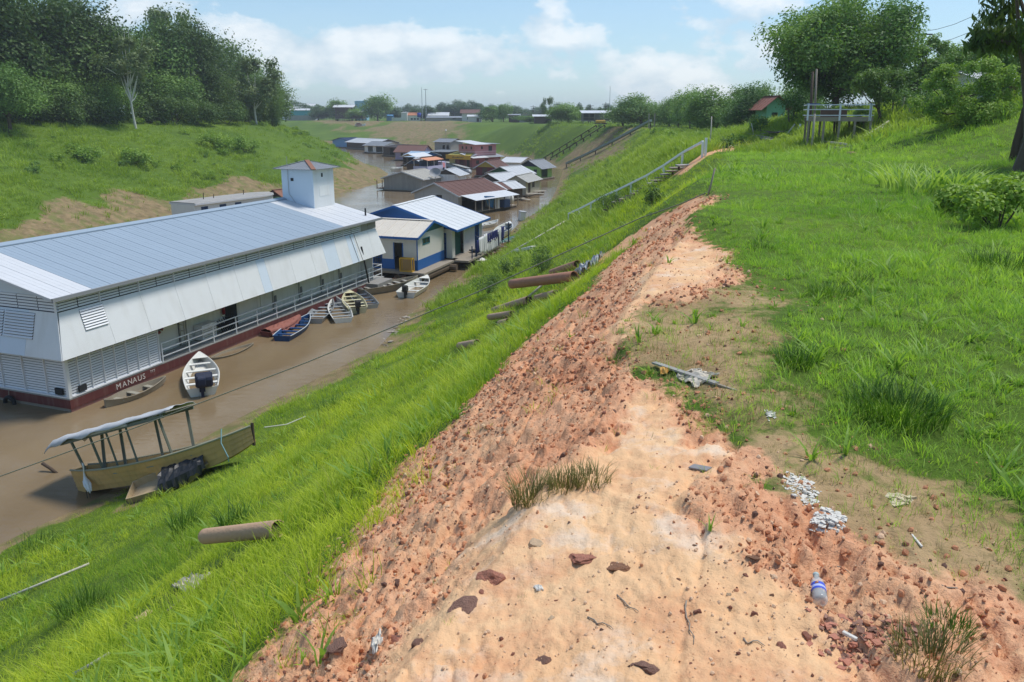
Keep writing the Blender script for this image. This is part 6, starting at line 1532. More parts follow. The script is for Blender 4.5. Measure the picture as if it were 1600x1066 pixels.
# --- green wooden house and the railed deck on the right
gh = town('wooden_house', 'green wooden house with red tiled roof beside the huge tree', 1196, 1225, 163, 196, 88, rise=.9, rmat=M('red_tile', srgb(150, 100, 84), .8, .15, 2), wmat=M('house_green', srgb(118, 176, 142), .65, .1, 2), over=.8, axis='x', depth=4, stilt=.6,
          holes=(('F', .25, .75, .1, 1.9, 'door', M('green_trim', srgb(150, 196, 168), .6, .1)), ('F', 1.1, 1.9, .8, 1.8, 'window', MATS['green_trim'])) if False else (('F', .15, .55, .8, 1.7, 'window', M('green_trim', srgb(150, 196, 168), .6, .1)), ('F', .8, 1.5, .0, 1.8, 'open')))
def deck():
    t = 44; a = att(1262, 180, t); b = att(1352, 184, t * 1.0); z = att(1262, 183, t).z
    d = Vector((b.x - a.x, b.y - a.y, 0)); L = d.length * 1.05; root = empty('raised_deck', (a.x, a.y, 0), -.30, 'raised wooden deck with white and blue rails on tall posts', 'deck')
    z0 = gz(a.x, a.y)
    for k in range(12): MB().span((0, .25 * k, z - .06), (L, .25 * k + .235, z)).build('floor_plank', m_wood, root)
    for y in (0, 2.9): MB().span((0, y, z - .24), (L, y + .1, z - .062)).build('joist', m_wood, root)
    for x in np.linspace(.1, L - .1, 5):
        for y in (.05, 2.9): MB().span((x - .06, y - .06, z0 - .8), (x + .06, y + .06, z - .245)).build('support_post', m_wood, root)
    mr = M('rail_white', srgb(220, 222, 232), .6, .06)
    for zz, mt_ in ((.74, M('rail_blue', srgb(96, 110, 176), .6, .1)), (.70, mr), (.44, mr), (.12, mr)): MB().span((-.05, -.06, z + zz - .05), (L, .0 if zz != .74 else .02, z + zz)).build('rail', mt_, root) if zz != .74 else MB().span((-.08, -.08, z + .702), (.6, .06, z + .75)).build('rail_cap', mt_, root)
    for zz in (.70, .44, .12): MB().span((-.12, -.05, z + zz - .05), (-.055, 2.6, z + zz)).build('rail', mr, root)
    for x in (.0, 1.7, 3.3, L - .2): MB().span((x - .05, -.12, z - .2), (x + .05, -.062, z + .74)).build('rail_post', mr, root)
    MB().span((.8, 1.2, z), (2.2, 1.9, z + .42)).build('bench', m_wooddark, root)
    return root
DK = deck()
def stick(name, label, cat, a, b, r, mat, group=None, n=7):
    a, b = Vector(a), Vector(b); mb = MB(); mb.tube([(0, 0, 0), (b - a) * .5 + Vector((r * .5, 0, 0)), b - a], [r, r * .95, r * .85], n); o = mb.build(name, mat, None, True); o.location = a; return tag(o, label, cat, group)
def stickp(name, label, cat, base, top, r, mat, group=None):
    g = ground_at(*base); return stick(name, label, cat, g - Vector((0, 0, .2)), aty(top[0], top[1], g.y), r, mat, group)
stickp('post', 'tall dark twin post in front of the deck, left of the pair', 'post', (1262, 222), (1270, 112), .09, m_wooddark); stickp('post', 'tall pale post right of the dark one by the deck', 'post', (1270, 218), (1276, 108), .07, m_wood)
stickp('post', 'leaning pale post in front of the deck corner', 'post', (1267, 234), (1273, 178), .06, M('pale_post', srgb(170, 164, 150), .85, .12)); stickp('post', 'dark twin post under the deck middle', 'post', (1300, 222), (1305, 180), .05, m_wooddark); stickp('post', 'thin dark post beside the twin under the deck', 'post', (1305, 220), (1309, 172), .04, m_wooddark)
for k, (b_, t_) in enumerate((((1406, 180), (1413, 152)), ((1414, 179), (1419, 158)), ((1421, 182), (1422, 162)), ((1446, 180), (1450, 151)), ((1392, 182), (1396, 160)))): stickp('fence_post', ['pale leaning fence post above the grassy bank', 'second pale fence post above the grassy bank', 'short thick fence post above the grassy bank', 'lone thin fence post beside the yellow green tree', 'dark fence post nearest the deck'][k], 'post', b_, t_, .07, M('pale_post', srgb(170, 164, 150)), 'fence posts on the rise')
def gpile(name, label, specs, cat='planks', group=None):
    c = ground_at(*specs[0][0]); root = empty(name, c, 0, label, cat, group)
    for k, (a, b, wd, th, mt_, lift) in enumerate(specs):
        A, B = ground_at(*a) + Vector((0, 0, lift)), ground_at(*b) + Vector((0, 0, lift)); MB().beam(A - c, B - c, wd, th).build('plank', mt_, root)
    return root
gpile('plank_pile', 'loose grey planks heaped below the green wooden house', [((1170, 212), (1205, 219), .3, .06, m_wood, .15), ((1178, 216), (1208, 221), .25, .06, m_woodgrey, .1), ((1186, 210), (1215, 214), .25, .08, m_wooddark, .3), ((1190, 214), (1222, 210), .25, .06, m_wood, .22)])
gpile('plank_pile', 'pale poles lying beside the broken stump on the terrace', [((1284, 231), (1318, 235), .12, .1, mpl, .1), ((1286, 226), (1322, 231), .1, .1, mpl, .18), ((1300, 236), (1330, 232), .1, .08, m_wood, .12)])
stickp('stake', 'short dark stake leaning at the pale poles', 'stake', (1288, 235), (1293, 221), .07, m_wooddark)
stick('branch', 'long bare branch lying on the grassy rise', 'branch', ground_at(1350, 218) + Vector((0, 0, .15)), ground_at(1388, 195) + Vector((0, 0, .2)), .06, mpl); stick('branch', 'shorter bare branch forking off the long one on the rise', 'branch', ground_at(1366, 212) + Vector((0, 0, .12)), ground_at(1384, 199) + Vector((0, 0, .15)), .04, mpl)
stickp('post', 'slanted pale pole behind the red soil heap', 'post', (1222, 214), (1242, 194), .05, mpl); stickp('post', 'white slanted board at the red soil heap', 'post', (1244, 206), (1251, 194), .09, m_boatwhite); stickp('post', 'thin pole standing on the bank left of the plank heap', 'post', (1179, 213), (1174, 193), .04, mpl); stickp('post', 'thin post on the crest behind the stair top', 'post', (1109, 228), (1112, 182), .04, mpl)
stickp('marker_post', 'small white and grey post in the far grass left of the stairs', 'post', (1053, 268), (1049, 255), .05, m_wooddark)
# house on the rise at the right edge
hr = town('house', 'pale house with corrugated roof behind the trees at the right edge', 1538, 1680, 150, 170, 46, rise=.6, rmat=m_roofwhite, wmat=m_housewhite, over=.5, axis='y', depth=5, holes=(('F', 3.6, 4.3, .0, 1.6, 'door', M('brown_door', srgb(110, 70, 56), .7, .1)), ('F', 4.5, 5.0, .2, 1.4, 'window', m_blue)))
def wire(label, pts, r): 
    o = MB().tube(pts, r, 5).build('cable', m_dark, None); return tag(o, label, 'cable', 'overhead wires')
pA = att(1420, 52, 75); pB = att(1680, -90, 50)
for k, (dz, lab) in enumerate(((0, 'upper overhead wire crossing the sky at the right'), (-1.2, 'lower overhead wire crossing the sky at the right'))):
    P = [pA.lerp(pB, q) + Vector((0, 0, dz - 1.5 * math.sin(math.pi * q))) for q in np.linspace(0, 1, 9)]; wire(lab, P, .02)

# ------------------------------------------------------------------ stairs with white railing
def stairs():
    top, bot = ground_at(1097, 246), ground_at(888, 351); d = bot - top
    root = empty('stair_railing', top, 0, 'long white stair railing running down the grassy bank', 'railing'); n = 10; prev = None
    mr = M('rail_post_white', srgb(240, 240, 236), .6, .04)
    for k in range(n):
        q = k / (n - 1); x, y = top.x + d.x * q, top.y + d.y * q; z = gz(x, y) + .0; t = y
        h = .85; p = Vector((x, y, z)) - top
        MB().span((p.x - .055, p.y - .055, p.z - .3), (p.x + .055, p.y + .055, p.z + h)).build('post', mr, root)
        e = p + Vector((0, 0, h))
        if prev is not None: MB().beam(prev, e, .10, .13).build('handrail', mr, root)
        prev = e
    MB().span((.1, -.1, -.3), (.22, .02, 1.05)).build('end_post', mr, root)
    st = empty('stairs', top + Vector((.3, -.2, 0)), 0, 'broken plank steps beside the top half of the white railing', 'stairs'); rd = random.Random(2)
    sx = d.normalized(); side = Vector((sx.y, -sx.x, 0))
    for k in range(16):
        q = .03 + .45 * k / 16; x, y = top.x + d.x * q, top.y + d.y * q; o = Vector((x, y, 0)) + side * -.7; z = gz(o.x, o.y)
        c = Vector((o.x, o.y, z + .12)) - st.location
        MB().box(c, (1.3, .28, .07), rz=math.atan2(side.y, side.x) + rd.uniform(-.2, .2), rx=rd.uniform(-.15, .15)).build('step', m_wood if k % 3 else m_woodgrey, st)
        if k % 2 == 0: MB().box(c + Vector((rd.uniform(-.4, .4), .1, -.1)), (.1, .1, .35)).build('stringer', m_wooddark, st)
    for k in range(6):
        q = .1 + .07 * k; x, y = top.x + d.x * q, top.y + d.y * q; o = Vector((x, y, 0)) + side * -rd.uniform(.9, 1.6); z = gz(o.x, o.y)
        MB().box(Vector((o.x, o.y, z + .12)) - st.location, (rd.uniform(1, 1.9), .2, .08), rz=math.atan2(d.y, d.x) + rd.uniform(-.3, .3), ry=.1).build('loose_plank', m_wooddark, st)
stairs()
slab_thing('concrete_slab', 'flat grey slab lying on the crest behind the stair top', 'slab', ground_at(1118, 232), ground_at(1146, 228), 1.0, .1, m_hullgrey)
# bamboo pole from the railing to the water
A, B = ground_at(884, 352) + Vector((0, 0, .35)), ground_at(782, 408) + Vector((0, 0, .25))
stick('bamboo_pole', 'long pale bamboo pole lying down the slope below the railing', 'pole', A, B, .07, mpl)
slab_thing('trough', 'white trough lying in the grass below the bamboo pole', 'trough', ground_at(808, 398) + Vector((0, 0, .2)), ground_at(834, 392) + Vector((0, 0, .2)), .55, .25, m_boatwhite)
# rusty pipes
m_pipe = M('rusty_pipe', srgb(172, 122, 98), .7, .15, 5, bump=.3, bscale=60, streak=.2, dirt=srgb(110, 82, 66)); m_pipe2 = M('grey_brown_pipe', srgb(176, 148, 124), .8, .15, 5, bump=.3)
def pipe(label, a, b, wpx, mat=None, lift=0.0, wind=False, liftb=None, kA=0.0):
    A, B = ground_at(*a), ground_at(*b)
    if kA: A = aty(a[0], a[1], B.y + (A.y - B.y) * kA)
    r = wpx / 2 / F * (A.y / ray(*a)[1]); lift *= r * 4; liftb = liftb if liftb is None else liftb * r * 4; A.z += r * .7 + lift; B.z += r * .7 + (lift if liftb is None else liftb)
    keepout(A - Vector((0, r * 1.2, 0)), B - Vector((0, r * 1.2, 0)), r * 1.9)
    d = B - A; root = empty('pipe', A, 0, label, 'pipe', 'brown pipes on the slope'); mb = MB(); n = 20; L = d.length; u = d.normalized()
    x = u.orthogonal().normalized(); y = u.cross(x); vs = []; rows = 60 if wind else 8
    for i in range(rows + 1):
        rr = r * (1 + (.012 * math.sin(i * 2.1) if wind else 0))
        if i in (0, rows): rr = r * .985
        for k in range(n): a_ = 2 * math.pi * k / n; vs.append(d * (i / rows) + (x * math.cos(a_) + y * math.sin(a_)) * rr)
    fs = [(i * n + k, i * n + (k + 1) % n, (i + 1) * n + (k + 1) % n, (i + 1) * n + k) for i in range(rows) for k in range(n)]
    o = mesh_obj('wall', vs, fs, mat or m_pipe, root, smooth=True); md = o.modifiers.new('thick', 'SOLIDIFY'); md.thickness = -r * .12 if False else r * .12
    for e, s_ in ((0, 1), (1, -1)):
        c = d * e + u * (s_ * r * .35); vs = [c + (x * math.cos(2 * math.pi * k / n) + y * math.sin(2 * math.pi * k / n)) * r * .9 for k in range(n)]
        mesh_obj('bore', vs, [tuple(range(n))], m_wooddark, root)
    return root
pipe('thick wound brown pipe lying alone in the near grass', (322, 850), (436, 840), 24, M('wound_pipe', srgb(190, 156, 126), .8, .1, 5, bump=.5, bscale=30), .1, True, .1, kA=.3)
pipe('largest brown pipe jutting out of the slope heap', (800, 452), (897, 441), 15, None, .1, liftb=.1, kA=.12); pipe('brown pipe lower on the slope, left of the weeds', (772, 489), (826, 474), 10, m_pipe2, .05, kA=.4); pipe('short brown pipe at the lower left of the pipe heap', (765, 499), (800, 494), 10, m_pipe2, .0, kA=.4)
pipe('brown pipe behind the largest one, leading to the plastic sheet', (862, 432), (902, 421), 10, None, .15, kA=.4); pipe('thin brown pipe between the larger pipes', (866, 443), (898, 430), 7, None, .1, kA=.4); pipe('half buried brown pipe below the largest one', (838, 468), (868, 461), 10, m_pipe2, -.05); pipe('stubby grey brown pipe end near the lower pipes', (781, 508), (794, 505), 10, m_pipe2, -.05); pipe('lowest lone pipe end in the grass', (718, 543), (745, 539), 11, m_pipe2, -.05)
stick('bamboo_pole', 'thin cane across the lower pipes', 'pole', ground_at(826, 474) + Vector((0, 0, .2)), ground_at(858, 450) + Vector((0, 0, .3)), .04, mpl)
def crumple(name, label, cat, poly_px, mat, h, n=14, seed=0, lift=.03, jag=.25):
    """crumpled sheet lying over the ground inside a quad given by its outline on the ground"""
    C4 = [ground_at(*p) for p in poly_px]; rd = random.Random(seed); c = sum((Vector(p) for p in C4), Vector()) / 4; vs = []; fs = []
    g_ = []
    for i in range(n + 1):
        for j in range(n + 1):
            a, b = i / n, j / n; p = C4[0].lerp(C4[1], a).lerp(C4[3].lerp(C4[2], a), b)
            if i in (0, n) or j in (0, n): p = p.lerp(c, rd.uniform(0, jag))
            g_.append(p)
    keepout(c, c, (C4[0] - C4[2]).length * .45)
    zz = zfull([p.x for p in g_], [p.y for p in g_])
    for p, z in zip(g_, zz): vs.append((p.x - c.x, p.y - c.y, z + lift + h * rd.random() ** 1.5 - c.z))
    for i in range(n):
        for j in range(n): a = i * (n + 1) + j; fs.append((a, a + 1, a + n + 2, a + n + 1))
    o = mesh_obj(name, vs, fs, mat); o.location = c; o.modifiers.new('thick', 'SOLIDIFY').thickness = .006; return tag(o, label, cat)
crumple('plastic_sheet', 'crumpled silver and black plastic sheet beside the pipe heap', 'plastic sheet', [(896, 438), (905, 425), (945, 404), (930, 424)], M('silver_plastic', srgb(168, 172, 178), .4, .5, 4), .22, 14, 3, .08)
# stake and cable
stickp('stake', 'thin brown stake leaning on the crest', 'stake', (1102, 308), (1117, 263), .024, m_wood)
def cable(name, label, px, r, mat, cat='cable'):
    P = [Vector(p) for p in px]; pts = []
    for a, b in zip(P[:-1], P[1:]):
        for q in np.linspace(0, 1, 8, endpoint=False): pts.append(a.lerp(b, q))
    pts.append(P[-1]); o = MB().tube(pts, r, 6).build(name, mat, None, True); return tag(o, label, cat)
A = ground_at(1106, 303) + Vector((0, 0, .04)); Bm = ground_at(1000, 352) + Vector((0, 0, .2)); E_ = att(-60, 766, 21.0)
Z = [A, ground_at(1060, 325) + Vector((0, 0, .08)), Bm]
for q, sg in ((.25, .25), (.5, .3), (.75, .2)):
    p = Bm.lerp(E_, q); Z.append(p - Vector((0, 0, sg)))
Z.append(E_)
cable('mooring_cable', 'dark mooring cable slanting from the crest stake across the slope and water', Z, .015, M('cable_grey', srgb(128, 128, 112), .7, .15))
stick('driftwood', 'dark stick poking out of the water left of the covered boat', 'stick', atz(66, 724, .28), atz(90, 741, -.05), .06, m_wooddark)
# egret at the water edge
def egret():
    p = atz(139, 778, .0); root = empty('egret', p + Vector((0, 0, .0)), R(130), 'white egret with long neck at the water edge by the covered boat', 'bird'); mw = M('egret_white', srgb(232, 232, 228), .8, .04)
    body = MB(); body.tube([(-.34, 0, .30), (-.2, 0, .40), (0, 0, .50), (.16, 0, .58), (.24, 0, .66), (.25, 0, .80), (.2, 0, .92), (.22, 0, 1.03), (.28, 0, 1.09), (.34, 0, 1.09)], [.012, .05, .085, .07, .038, .022, .02, .022, .028, .015], 10)
    body.build('body', mw, root, True)
    MB().tube([(.34, 0, 1.09), (.50, 0, 1.06)], [.016, .003], 6).build('bill', m_yellow, root)
    for s_ in (-1, 1): MB().tube([(.0, s_ * .04, .44), (.04, s_ * .04, .22), (.0, s_ * .04, -.08)], [.014, .011, .01], 5).build('leg', m_black, root)
    for s_ in (-1, 1):
        wg = MB(); wg.tube([(.12, s_ * .06, .56), (-.08, s_ * .075, .48), (-.3, s_ * .05, .34)], [.035, .045, .012], 8); wg.build('wing', mw, root, True)
egret()
# canes and litter in the near grass
stick('bamboo_pole', 'pale cane lying in the grass at the left edge', 'pole', ground_at(-20, 955) + Vector((0, 0, .12)), ground_at(140, 889) + Vector((0, 0, .12)), .03, mpl); stick('bamboo_pole', 'pale cane at the bottom left among the weeds', 'pole', ground_at(118, 1066) + Vector((0, 0, .08)), ground_at(172, 1034) + Vector((0, 0, .08)), .018, mpl)
stick('stick', 'thin dry stick beside the round stone on the slope', 'stick', ground_at(262, 962) + Vector((0, 0, .05)), ground_at(330, 908) + Vector((0, 0, .06)), .012, m_wood)
crumple('plaster_scrap', 'pale torn scrap lying in the grass above the round stone', 'scrap', [(262, 925), (300, 905), (335, 905), (300, 935)], M('pale_scrap', srgb(196, 186, 168), .9, .15, 8), .05, 9, 5, .05)

# ------------------------------------------------------------------ stones
from mathutils import noise as mnoise
def rock_mesh(seed, sub=2, flat=.7):
    bm = bmesh.new(); bmesh.ops.create_icosphere(bm, subdivisions=sub, radius=.5); rd = random.Random(seed)
    pl = [(Vector((rd.gauss(0, 1), rd.gauss(0, 1), rd.gauss(0, 1))).normalized(), rd.uniform(.26, .42)) for _ in range(9)]
    for v in bm.verts:
        for n_, d_ in pl:
            e = v.co.dot(n_) - d_
            if e > 0: v.co -= n_ * e * .92
        q_ = mnoise.noise(v.co * 3.5 + Vector((seed, 0, 0))) * .22 + mnoise.noise(v.co * 9 + Vector((0, seed, 0))) * .12
        v.co.z *= flat; v.co *= 1 + q_
    me = bpy.data.meshes.new('rock'); bm.to_mesh(me); bm.free(); return me
rm = {'red': M('rock_red', srgb(184, 124, 102), .95, .35, 9, bump=.9, bscale=25), 'dark': M('rock_dark', srgb(150, 114, 98), .95, .4, 9, bump=.9, bscale=25), 'brown': M('rock_brown', srgb(166, 122, 94), .95, .4, 9, bump=.9, bscale=25), 'tan': M('rock_tan', srgb(196, 168, 136), .9, .2, 9, bump=.5, bscale=25)}
RK = {}
for i, kk in enumerate(rm):
    RK[kk] = []
    for j in range(4):
        me = rock_mesh(i * 10 + j, 3); me.materials.append(rm[kk]); RK[kk].append(me)
def rock(px, py, wpx, kk, label, group=None, name='rock', sink=.52, flat=1.0):
    g = ground_at(px, py); t = g.y / ray(px, py)[1]; s = wpx / F * t
    o = bpy.data.objects.new(name, random.choice(RK[kk])); COL.objects.link(o); z = float(zfull(g.x, g.y)[0])
    o.location = (g.x, g.y, z + s * (.35 - sink) * flat); o.scale = (s, s * random.uniform(.75, 1.1), s * random.uniform(.7, 1.0) * flat); o.rotation_euler = (random.uniform(-.4, .4), random.uniform(-.4, .4), random.uniform(0, 6.28))
    return tag(o, label, 'rock', group)
_g = ground_at(232, 968); keepout(_g, _g, .12)
rock(232, 960, 48, 'tan', 'round grey tan stone on the grassy slope', name='stone', flat=.8)
rock(768, 898, 50, 'red', 'largest red rock on the left of the sand hump'); rock(752, 921, 20, 'red', 'round red pebble just below the largest red rock'); rock(725, 948, 52, 'dark', 'flat dark slab of rock at the edge of the sand', flat=.35)
rock(843, 847, 30, 'tan', 'tan double stone on top of the sand hump'); rock(886, 708, 30, 'dark', 'dark upright rock above the dry grass tuft'); rock(965, 882, 46, 'brown', 'brown broken rock right of the sand hump', flat=.6)
rock(1010, 1043, 60, 'dark', 'wide dark rock at the bottom of the sand', flat=.5); rock(910, 868, 56, 'red', 'reddish crust slab on the sand hump', flat=.25); rock(1330, 900, 44, 'red', 'pinkish red rock right of the plastic bottle', flat=.6); rock(1240, 865, 26, 'brown', 'orange brown rock above the plastic bottle', flat=.6); rock(1175, 880, 26, 'brown', 'flat ochre rock left of the plastic bottle', flat=.5)
rock(1262, 985, 26, 'red', 'bright red rock at the left of the dark rubble patch'); rock(1220, 1010, 24, 'red', 'red rock lower left of the rubble patch'); rock(1300, 968, 46, 'dark', 'dark rock in the middle of the rubble patch', flat=.7); rock(1375, 985, 50, 'red', 'broad reddish rock on the right of the rubble patch', flat=.5); rock(1380, 1012, 36, 'dark', 'dark rock at the lower right of the rubble patch', flat=.6)
rock(655, 1005, 30, 'dark', 'dark rock between the red soil and the sand at the bottom'); rock(620, 1000, 34, 'red', 'red brown rock beside the torn white scrap', flat=.7); rock(530, 1035, 40, 'dark', 'dark flat rock in the red soil at the bottom', flat=.6); rock(850, 1030, 34, 'dark', 'dark triangular rock in the sand at the bottom'); rock(1328, 240, 30, 'dark', 'dark broken stump on the far terrace', name='stump')
SP = [(860, 968), (905, 1000), (940, 985), (1030, 935), (1060, 905), (1090, 960), (1120, 990), (1150, 1030), (1080, 1040), (980, 950), (1000, 905), (1045, 860), (1085, 855), (1110, 890), (1140, 930), (1180, 960), (1205, 930), (1165, 905), (1020, 830), (990, 800), (950, 830), (1060, 800), (1100, 830), (700, 900), (660, 915), (640, 880), (610, 920), (580, 960), (560, 930), (600, 860),
      (680, 830), (720, 800), (760, 760), (800, 730), (650, 780), (700, 740), (830, 690), (790, 660), (860, 640), (900, 600), (750, 700), (930, 560), (880, 560), (480, 1040), (510, 985), (545, 890), (1240, 930), (1400, 960), (1420, 1000), (1300, 1030), (1340, 1045), (890, 820), (870, 935), (1440, 940), (1290, 880), (1215, 880)]
for i, (px, py) in enumerate(SP): rock(px, py, random.choice((7, 8, 9, 10, 12, 15)), random.choice(('red', 'red', 'brown', 'brown', 'tan', 'dark')), 'small loose laterite rock scattered on the bare soil', 'small laterite rocks on the bare soil')

# ------------------------------------------------------------------ bottle and litter on the terrace
def bottle():
    g = ground_at(1282, 944); z = float(zfull(g.x, g.y)[0]); root = empty('plastic_bottle', (g.x, g.y, z + .026), 0, 'clear plastic bottle with blue label lying on the bare soil', 'bottle')
    h = ground_at(1274, 905); d = Vector((h.x - g.x, h.y - g.y, 0)); root.rotation_euler = (0, R(-6), math.atan2(d.y, d.x)); root.scale = (.7, .75, .75)
    m = bpy.data.materials.new('clear_plastic'); m.use_nodes = True; b = m.node_tree.nodes['Principled BSDF']; b.inputs['Alpha'].default_value = .42; b.inputs['Roughness'].default_value = .15; b.inputs['Base Color'].default_value = (.78, .82, .82, 1)
    prof = [(0, .018), (.004, .029), (.015, .033), (.05, .033), (.055, .0315), (.06, .033), (.115, .033), (.125, .032), (.15, .026), (.17, .016), (.178, .0125), (.195, .0125)]
    MB().tube([(x, 0, 0) for x, _ in prof], [r for _, r in prof], 20).build('body', m, root, True)
    MB().tube([(.062, 0, 0), (.112, 0, 0)], .0335, 24, caps=False).build('label_sleeve', M('bottle_label', srgb(64, 84, 190), .4, .25, 30), root, True)
    MB().tube([(.076, 0, 0), (.092, 0, 0)], .0338, 24, caps=False).build('label_stripe', M('label_pale', srgb(176, 184, 226), .4, .2, 40), root, True)
    MB().tube([(.19, 0, 0), (.206, 0, 0)], .0145, 14).build('cap', M('cap_grey', srgb(176, 190, 186), .4, .05), root, True)
bottle()
mw = M('lime_white', srgb(214, 210, 200), .9, .14, 10, bump=.5, bscale=50)
def flakes(name, label, pts, n, smin, smax, seed, mat):
    """a patch of crumbled flakes: too many small bits to pick apart"""
    rd = random.Random(seed); P = [ground_at(*p) for p in pts]; xy = [(p.x, p.y) for p in P]; mb = MB(); k = 0
    x0, x1 = min(p[0] for p in xy), max(p[0] for p in xy); y0, y1 = min(p[1] for p in xy), max(p[1] for p in xy); c = Vector(((x0 + x1) / 2, (y0 + y1) / 2, 0)); S = []
    while len(S) < n:
        x, y = rd.gauss((x0 + x1) / 2, (x1 - x0) / 4), rd.gauss((y0 + y1) / 2, (y1 - y0) / 4)
        if inside(np.array([x]), np.array([y]), xy)[0]: S.append((x, y))
    z = zfull([s[0] for s in S], [s[1] for s in S]); c.z = float(np.mean(z))
    for (x, y), zz in zip(S, z):
        s = smin + (smax - smin) * rd.random() ** 2.2; mb.box((x - c.x, y - c.y, zz - c.z + s * .1), (s, s * rd.uniform(.5, 1), s * .22), rd.uniform(0, 3), rd.uniform(-.2, .2), rd.uniform(-.2, .2))
    mb.v = [v + Vector((rd.gauss(0, 1), rd.gauss(0, 1), rd.gauss(0, .6))) * smin * .7 for v in mb.v]
    o = mb.build(name, mat); o.location = c; return tag(o, label, 'litter', kind='stuff')
flakes('lime_flakes', 'crumbled white lime flakes strewn in the thin grass', [(1205, 742), (1250, 738), (1285, 765), (1275, 795), (1240, 785)], 300, .003, .024, 1, mw); flakes('lime_flakes', 'dense round patch of crumbled white lime', [(1268, 805), (1300, 797), (1322, 808), (1320, 828), (1290, 830), (1268, 822)], 460, .003, .026, 2, mw); flakes('pale_chips', 'pale stone chips in the grass right of the lime patches', [(1390, 775), (1420, 770), (1425, 782), (1395, 788)], 60, .01, .04, 3, M('pale_chip', srgb(206, 192, 160), .9, .1))
flakes('lime_flakes', 'few white flakes beside the long grey board', [(1190, 648), (1208, 642), (1212, 662), (1200, 668)], 40, .006, .025, 4, mw)
flakes('rubble', 'dark crumbling rubble below the plastic bottle', [(1262, 955), (1330, 945), (1440, 975), (1440, 1015), (1340, 1040), (1265, 1000)], 170, .003, .028, 5, rm['dark'])
flakes('rubble', 'reddish crumbling rubble mixed into the dark patch below the bottle', [(1262, 955), (1330, 945), (1450, 975), (1440, 1025), (1340, 1050), (1255, 1010)], 220, .003, .028, 6, rm['red'])
gpile('old_board', 'long grey board lying at the edge of the thin grass', [((1022, 570), (1120, 603), .04, .012, m_woodgrey, .015), ((1118, 603), (1222, 637), .018, .012, m_wood, .012)], 'board')
crumple('paper_scrap', 'torn white paper caught on the grey board', 'paper', [(1050, 588), (1085, 578), (1130, 592), (1085, 606)], M('paper_white', srgb(206, 196, 178), .9, .15), .022, 12, 8, .008, .5); crumple('wrapper', 'small yellow wrapper at the end of the grey board', 'wrapper', [(1030, 580), (1042, 577), (1046, 586), (1032, 588)], M('wrapper_yellow', srgb(206, 160, 80), .7, .15), .03, 5, 9, .02)
crumple('plastic_scrap', 'torn white plastic scrap in the red soil', 'plastic scrap', [(578, 1030), (592, 1010), (600, 1014), (588, 1036)], mw, .03, 7, 10, .03); crumple('plastic_scrap', 'tiny white scrap on the sand hump', 'plastic scrap', [(832, 915), (846, 912), (850, 920), (838, 922)], mw, .006, 6, 11, .004)
slab_thing('tile_shard', 'flat dark grey tile shard lying on the soil', 'tile', ground_at(1080, 727) + Vector((0, 0, .02)), ground_at(1108, 735) + Vector((0, 0, .03)), .05, .008, M('slate_grey', srgb(134, 132, 134), .8, .1), lift=-.025)
slab_thing('white_stick', 'short white stick in the thin grass on the right', 'stick', ground_at(1415, 824) + Vector((0, 0, .01)), ground_at(1440, 858) + Vector((0, 0, .02)), .008, .007, mw, lift=-.01); slab_thing('white_stick', 'stubby white piece of pipe on the dark rubble', 'stick', ground_at(1316, 996) + Vector((0, 0, .04)), ground_at(1338, 1008) + Vector((0, 0, .04)), .012, .01, mw, lift=-.02)
for i, (a, b, lab) in enumerate((((1070, 940), (1085, 1010), 'thin dark twig on the sand at the bottom right'), ((1160, 1000), (1195, 1012), 'short twig lying on the right of the sand'), ((960, 930), (1000, 960), 'thin twig on the right of the sand hump'), ((1290, 870), (1330, 882), 'twig above the pinkish rock'), ((1470, 920), (1540, 930), 'thin twig in the pale sand at the right'), ((920, 965), (960, 985), 'faint twig in the middle of the sand'))):
    A, B = ground_at(*a), ground_at(*b); rd = random.Random(i); P = []
    for q in np.linspace(0, 1, 7):
        p = A.lerp(B, q) + Vector((rd.gauss(0, .004), rd.gauss(0, .004), 0)); P.append(Vector((p.x, p.y, float(zfull(p.x, p.y)[0]) + .004)))
    o = MB().tube([p - P[0] for p in P], [.0028, .0026, .0024, .0022, .002, .0017, .001], 5).build('twig', m_wood, None, True); o.location = P[0]; tag(o, lab, 'twig')

# ------------------------------------------------------------------ tall weeds and grass clumps that stand out
def clump(name, label, px, py, wpx, hpx, nb, wd, mat, seed, lean=.7, cat='grass clump', group=None, wide=1.0):
    g = ground_at(px, py); t = g.y / ray(px, py)[1]; g.z = float(zfull(g.x, g.y)[0])
    src = tuft_mesh(name, nb, hpx / F * t, wpx / F * t * .42, wd, lean, mat, seed, seg=4); COL.objects.link(src); src.location = g - Vector((0, 0, .01)); return tag(src, label, cat, group)
gm_dark = leafmat('grass_dark', srgb(56, 92, 30), srgb(104, 140, 50), .35, 1.2); gm_pale = leafmat('grass_pale', srgb(136, 172, 76), srgb(194, 214, 124), .4, 1.5); gm_drytuft = leafmat('grass_drytuft', srgb(92, 96, 50), srgb(140, 134, 84), .25, 2)
for px, py, w_, h_, nb, lab in ((1300, 462, 90, 30, 170, 'dark rounded grass clump in the middle of the lawn'), (1238, 572, 70, 42, 150, 'dark grass clump above the long board'), (1400, 650, 170, 60, 420, 'largest dark grass clump on the right of the lawn'), (1340, 440, 60, 18, 90, 'low grass clump right of the rounded one'), (1560, 420, 120, 40, 200, 'long grass clump at the right edge of the lawn'), (1190, 390, 40, 22, 60, 'small grass clump near the upper bare patch')):
    clump('grass_clump', lab, px, py, w_, h_, nb, .004, gm_dark, px)
